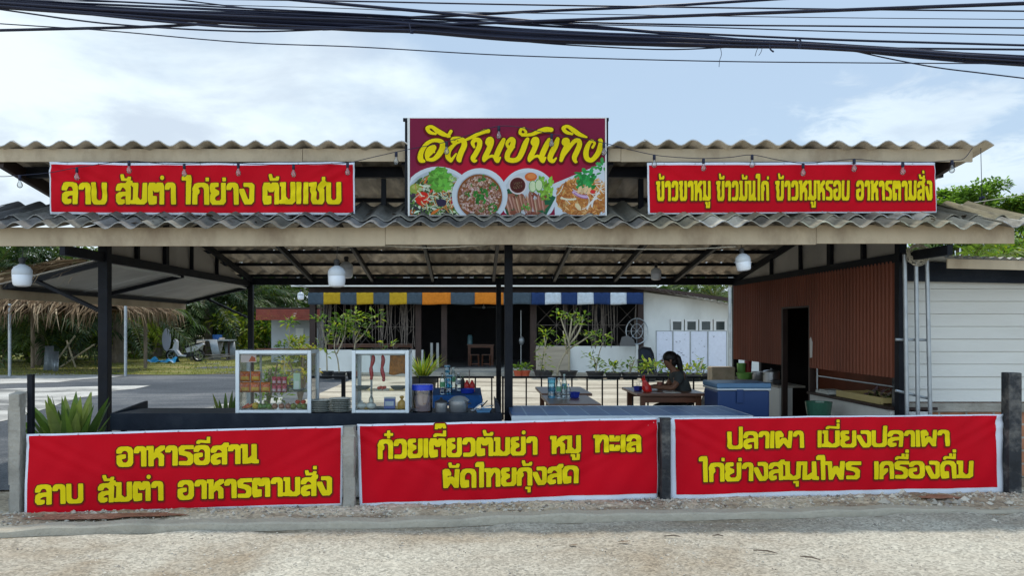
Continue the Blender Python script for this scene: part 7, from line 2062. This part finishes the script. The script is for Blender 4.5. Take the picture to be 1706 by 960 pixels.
tag(obj("timber_pile", mb, mat("grey_timber", (.22, .20, .18), .9, .3, 4, .2, 30)), "pile of grey timber offcuts under the rough table", "timber pile")
# motorcycle, seen from its right side, front wheel to the left
mo = thing("motorcycle", "white and black step-through motorcycle parked on the grass", "motorcycle", (xat(310, 34), 34, .02), None)
mx, my = xat(309, 34), 34.0
WHE = (.62, .63, .66)
def wheel(x):
    mb = MB(); n = 24; mb.tube([(x + .25 * math.cos(a), my, .29 + .25 * math.sin(a)) for a in [2 * math.pi * k / n for k in range(n + 1)]], .045, 8, caps=False); w_ = obj("wheel", mb, M['rubber'], mo, smooth=True)
    mb = MB(); mb.tube([(x + .19 * math.cos(a), my, .29 + .19 * math.sin(a)) for a in [2 * math.pi * k / n for k in range(n + 1)]], .015, 6, caps=False)
    for k in range(5): a = 2 * math.pi * k / 5; mb.tube([(x, my, .29), (x + .19 * math.cos(a), my, .29 + .19 * math.sin(a))], .014, 5)
    mb.lathe([(0, -.03), (.05, -.03), (.05, .03), (0, .03)], (0, 0, 0), 10) if False else None
    obj("rim", mb, M['metal'], w_)
wheel(mx - .62); wheel(mx + .60)
mb = MB(); mb.prism([(mx - .56, my - .12, .62), (mx - .44, my - .12, .98), (mx - .34, my - .12, .95), (mx - .36, my - .12, .55), (mx - .20, my - .12, .34), (mx + .10, my - .12, .32), (mx + .10, my - .12, .24), (mx - .30, my - .12, .26)], (0, .24, 0), WHE); obj("leg_shield", mb, M['gloss'], mo, bevel=.015)
mb = MB(); mb.prism([(mx - .62, my - .06, .60), (mx - .46, my - .06, .66), (mx - .40, my - .06, .50), (mx - .78, my - .06, .54)], (0, .12, 0), WHE); obj("front_mudguard", mb, M['gloss'], mo, bevel=.01)
mb = MB(); mb.prism([(mx + .02, my - .10, .62), (mx + .80, my - .10, .86), (mx + .88, my - .10, .80), (mx + .55, my - .10, .52), (mx + .10, my - .10, .42)], (0, .20, 0), (.50, .50, .53)); obj("side_cover", mb, M['gloss'], mo, bevel=.012)
mb = MB(); mb.prism([(mx - .02, my - .11, .72), (mx + .20, my - .11, .80), (mx + .78, my - .11, .90), (mx + .80, my - .11, .86), (mx + .02, my - .11, .63)], (0, .22, 0)); obj("saddle", mb, M['rubber'], mo, bevel=.015)
mb = MB(); mb.box(mx - .05, mx + .35, my - .10, my + .10, .24, .42); mb.tube([(mx + .1, my - .14, .26), (mx + .9, my - .14, .36)], .05, 8); obj("engine", mb, M['pot'], mo)
mb = MB(); mb.tube([(mx - .44, my - .32, 1.02), (mx - .40, my - .12, 1.0), (mx - .40, my + .12, 1.0), (mx - .44, my + .32, 1.02)], .018, 7); mb.tube([(mx - .62, my, .29), (mx - .40, my, .98)], .03, 7); obj("handlebar", mb, M['rubber'], mo)
mb = MB(); mb.ball((mx - .46, my, .96), .10, .13, .09, 12, 8, WHE); obj("headlight", mb, M['gloss'], mo, smooth=True)
for s in (-1, 1):
    mb = MB(); mb.tube([(mx - .42, my + s * .28, 1.02), (mx - .40, my + s * .32, 1.14)], .006, 5); mb.ball((mx - .40, my + s * .33, 1.18), .02, .06, .04, 8, 6); obj("mirror", mb, M['rubber'], mo)
mb = MB(); mb.tube([(mx + .05, my + .1, .25), (mx + .0, my + .3, .0)], .014, 6); obj("kickstand", mb, M['metal'], mo)

# ------------------------------------------------------------------ seated woman, facing left over the table
def skinned(name, verts, edges, radii, m, parent, sub=2, root=0):
    me = bpy.data.meshes.new(name + "_cage"); off = root_loc(parent)
    me.from_pydata([tuple(Vector(v) - off) for v in verts], edges, [])
    o = bpy.data.objects.new(name + "_cage", me); COL.objects.link(o)
    s = o.modifiers.new("skin", 'SKIN'); s.use_smooth_shade = True
    for i, d in enumerate(me.skin_vertices[0].data):
        r = radii[i]; d.radius = r if isinstance(r, tuple) else (r, r); d.use_root = (i == root)
    ss = o.modifiers.new("subsurf", 'SUBSURF'); ss.levels = sub; ss.render_levels = sub
    dg = bpy.context.evaluated_depsgraph_get()
    nm = bpy.data.meshes.new_from_object(o.evaluated_get(dg))
    bpy.data.objects.remove(o); bpy.data.meshes.remove(me)
    nm.name = name; nm.materials.clear(); nm.materials.append(m)
    nm.polygons.foreach_set("use_smooth", [True] * len(nm.polygons))
    q = bpy.data.objects.new(name, nm); COL.objects.link(q); q.parent = parent
    return q
wx, wy = 2.86, 10.0                                     # hips on the white chair
wo_ = thing("person", "seated person with dark tied-back hair and grey shirt, leaning left over the wooden table", "person", (wx, wy, .014))
V, E_, Rr = [], [], []
def jv(p, r, link=None):
    V.append(p); Rr.append(r)
    if link is not None: E_.append((link, len(V) - 1))
    return len(V) - 1
hip = jv((wx, wy, .53), (.125, .105))
waist = jv((wx - .03, wy, .70), (.115, .095), hip); chest = jv((wx - .11, wy, .88), (.125, .10), waist); neck0 = jv((wx - .17, wy, 1.00), (.075, .065), chest)
neck = jv((wx - .205, wy, 1.045), .047, neck0); head0 = jv((wx - .245, wy, 1.10), .068, neck); head1 = jv((wx - .250, wy, 1.165), .082, head0); head2 = jv((wx - .235, wy, 1.225), .066, head1)
for s in (-1, 1):
    th = jv((wx - .10, wy + s * .10, .52), .082, hip); kn = jv((wx - .42, wy + s * .11, .50), .060, th); an = jv((wx - .40, wy + s * .11, .11), .038, kn); ft = jv((wx - .53, wy + s * .115, .05), .034, an)
    sh = jv((wx - .13, wy + s * .165, .955), .055, chest); el = jv((wx - .20 - (.05 if s < 0 else 0), wy + s * .22, .79), .040, sh)
    wr = jv((wx - .42, wy + s * .10 - .03, .80), .026, el); pm = jv((wx - .485, wy + s * .075 - .03, .795), (.034, .018), wr)
    for k in range(4):
        f1 = jv((wx - .53, wy + s * .075 - .03 + (k - 1.5) * .018, .80 - .004 * abs(k - 1.5)), .0095, pm); f2 = jv((wx - .562 + .004 * abs(k - 1), wy + s * .07 - .03 + (k - 1.5) * .017, .782), .0085, f1)
    t1 = jv((wx - .48, wy + s * .035 - .03, .795), .0105, wr); jv((wx - .515, wy + s * .03 - .03, .785), .009, t1)
skinned("body", V, E_, Rr, M['skin'], wo_)
# face features on the left-facing head
mb = MB(); hc = Vector((wx - .250, wy, 1.155))
mb.ball(hc + Vector((-.086, 0, -.008)), .016, .013, .018, 10, 7); mb.ball(hc + Vector((-.07, 0, -.046)), .012, .024, .008, 10, 6)
for s in (-1, 1): mb.ball(hc + Vector((.01, s * .083, .0)), .017, .008, .026, 10, 7)
obj("nose_and_ears", mb, M['skin'], wo_, smooth=True)
mb = MB()
for s in (-1, 1): mb.ball(hc + Vector((-.076, s * .030, .018)), .008, .013, .007, 8, 6)
obj("eye", mb, M['hair'], wo_, smooth=True)
mb = MB(); rh = random.Random(2)
mb.ball(hc + Vector((.022, 0, .035)), .100, .094, .088, 18, 12, None, .02); mb.ball(hc + Vector((.06, 0, -.01)), .065, .08, .085, 14, 10, None, .02)
mb.tube([hc + Vector(p) for p in ((.09, 0, .05), (.125, .0, .02), (.15, 0, -.05), (.165, 0, -.15), (.19, 0, -.23))], [.045, .048, .042, .034, .014], 10)
obj("hair", mb, M['hair'], wo_, smooth=True)
shirt = mat("grey_shirt", (.045, .053, .055), .9, .15, 10, .2, 60)
V, E_, Rr = [], [], []
hip = jv((wx + .005, wy, .50), (.150, .125)); waist = jv((wx - .03, wy, .70), (.136, .112), hip); chest = jv((wx - .11, wy, .88), (.146, .118), waist); n0 = jv((wx - .165, wy, .985), (.092, .082), chest)
for s in (-1, 1):
    sh = jv((wx - .13, wy + s * .165, .955), .070, chest); el = jv((wx - .17 - (.03 if s < 0 else 0), wy + s * .20, .85), .060, sh)
skinned("shirt", V, E_, Rr, shirt, wo_)
V, E_, Rr = [], [], []
hip = jv((wx, wy, .525), (.142, .118))
for s in (-1, 1):
    th = jv((wx - .10, wy + s * .10, .52), .098, hip); kn = jv((wx - .425, wy + s * .11, .50), .075, th); an = jv((wx - .40, wy + s * .11, .15), .056, kn)
skinned("trousers", V, E_, Rr, mat("dark_trousers", (.018, .018, .022), .9, .15, 10, .1, 60), wo_)
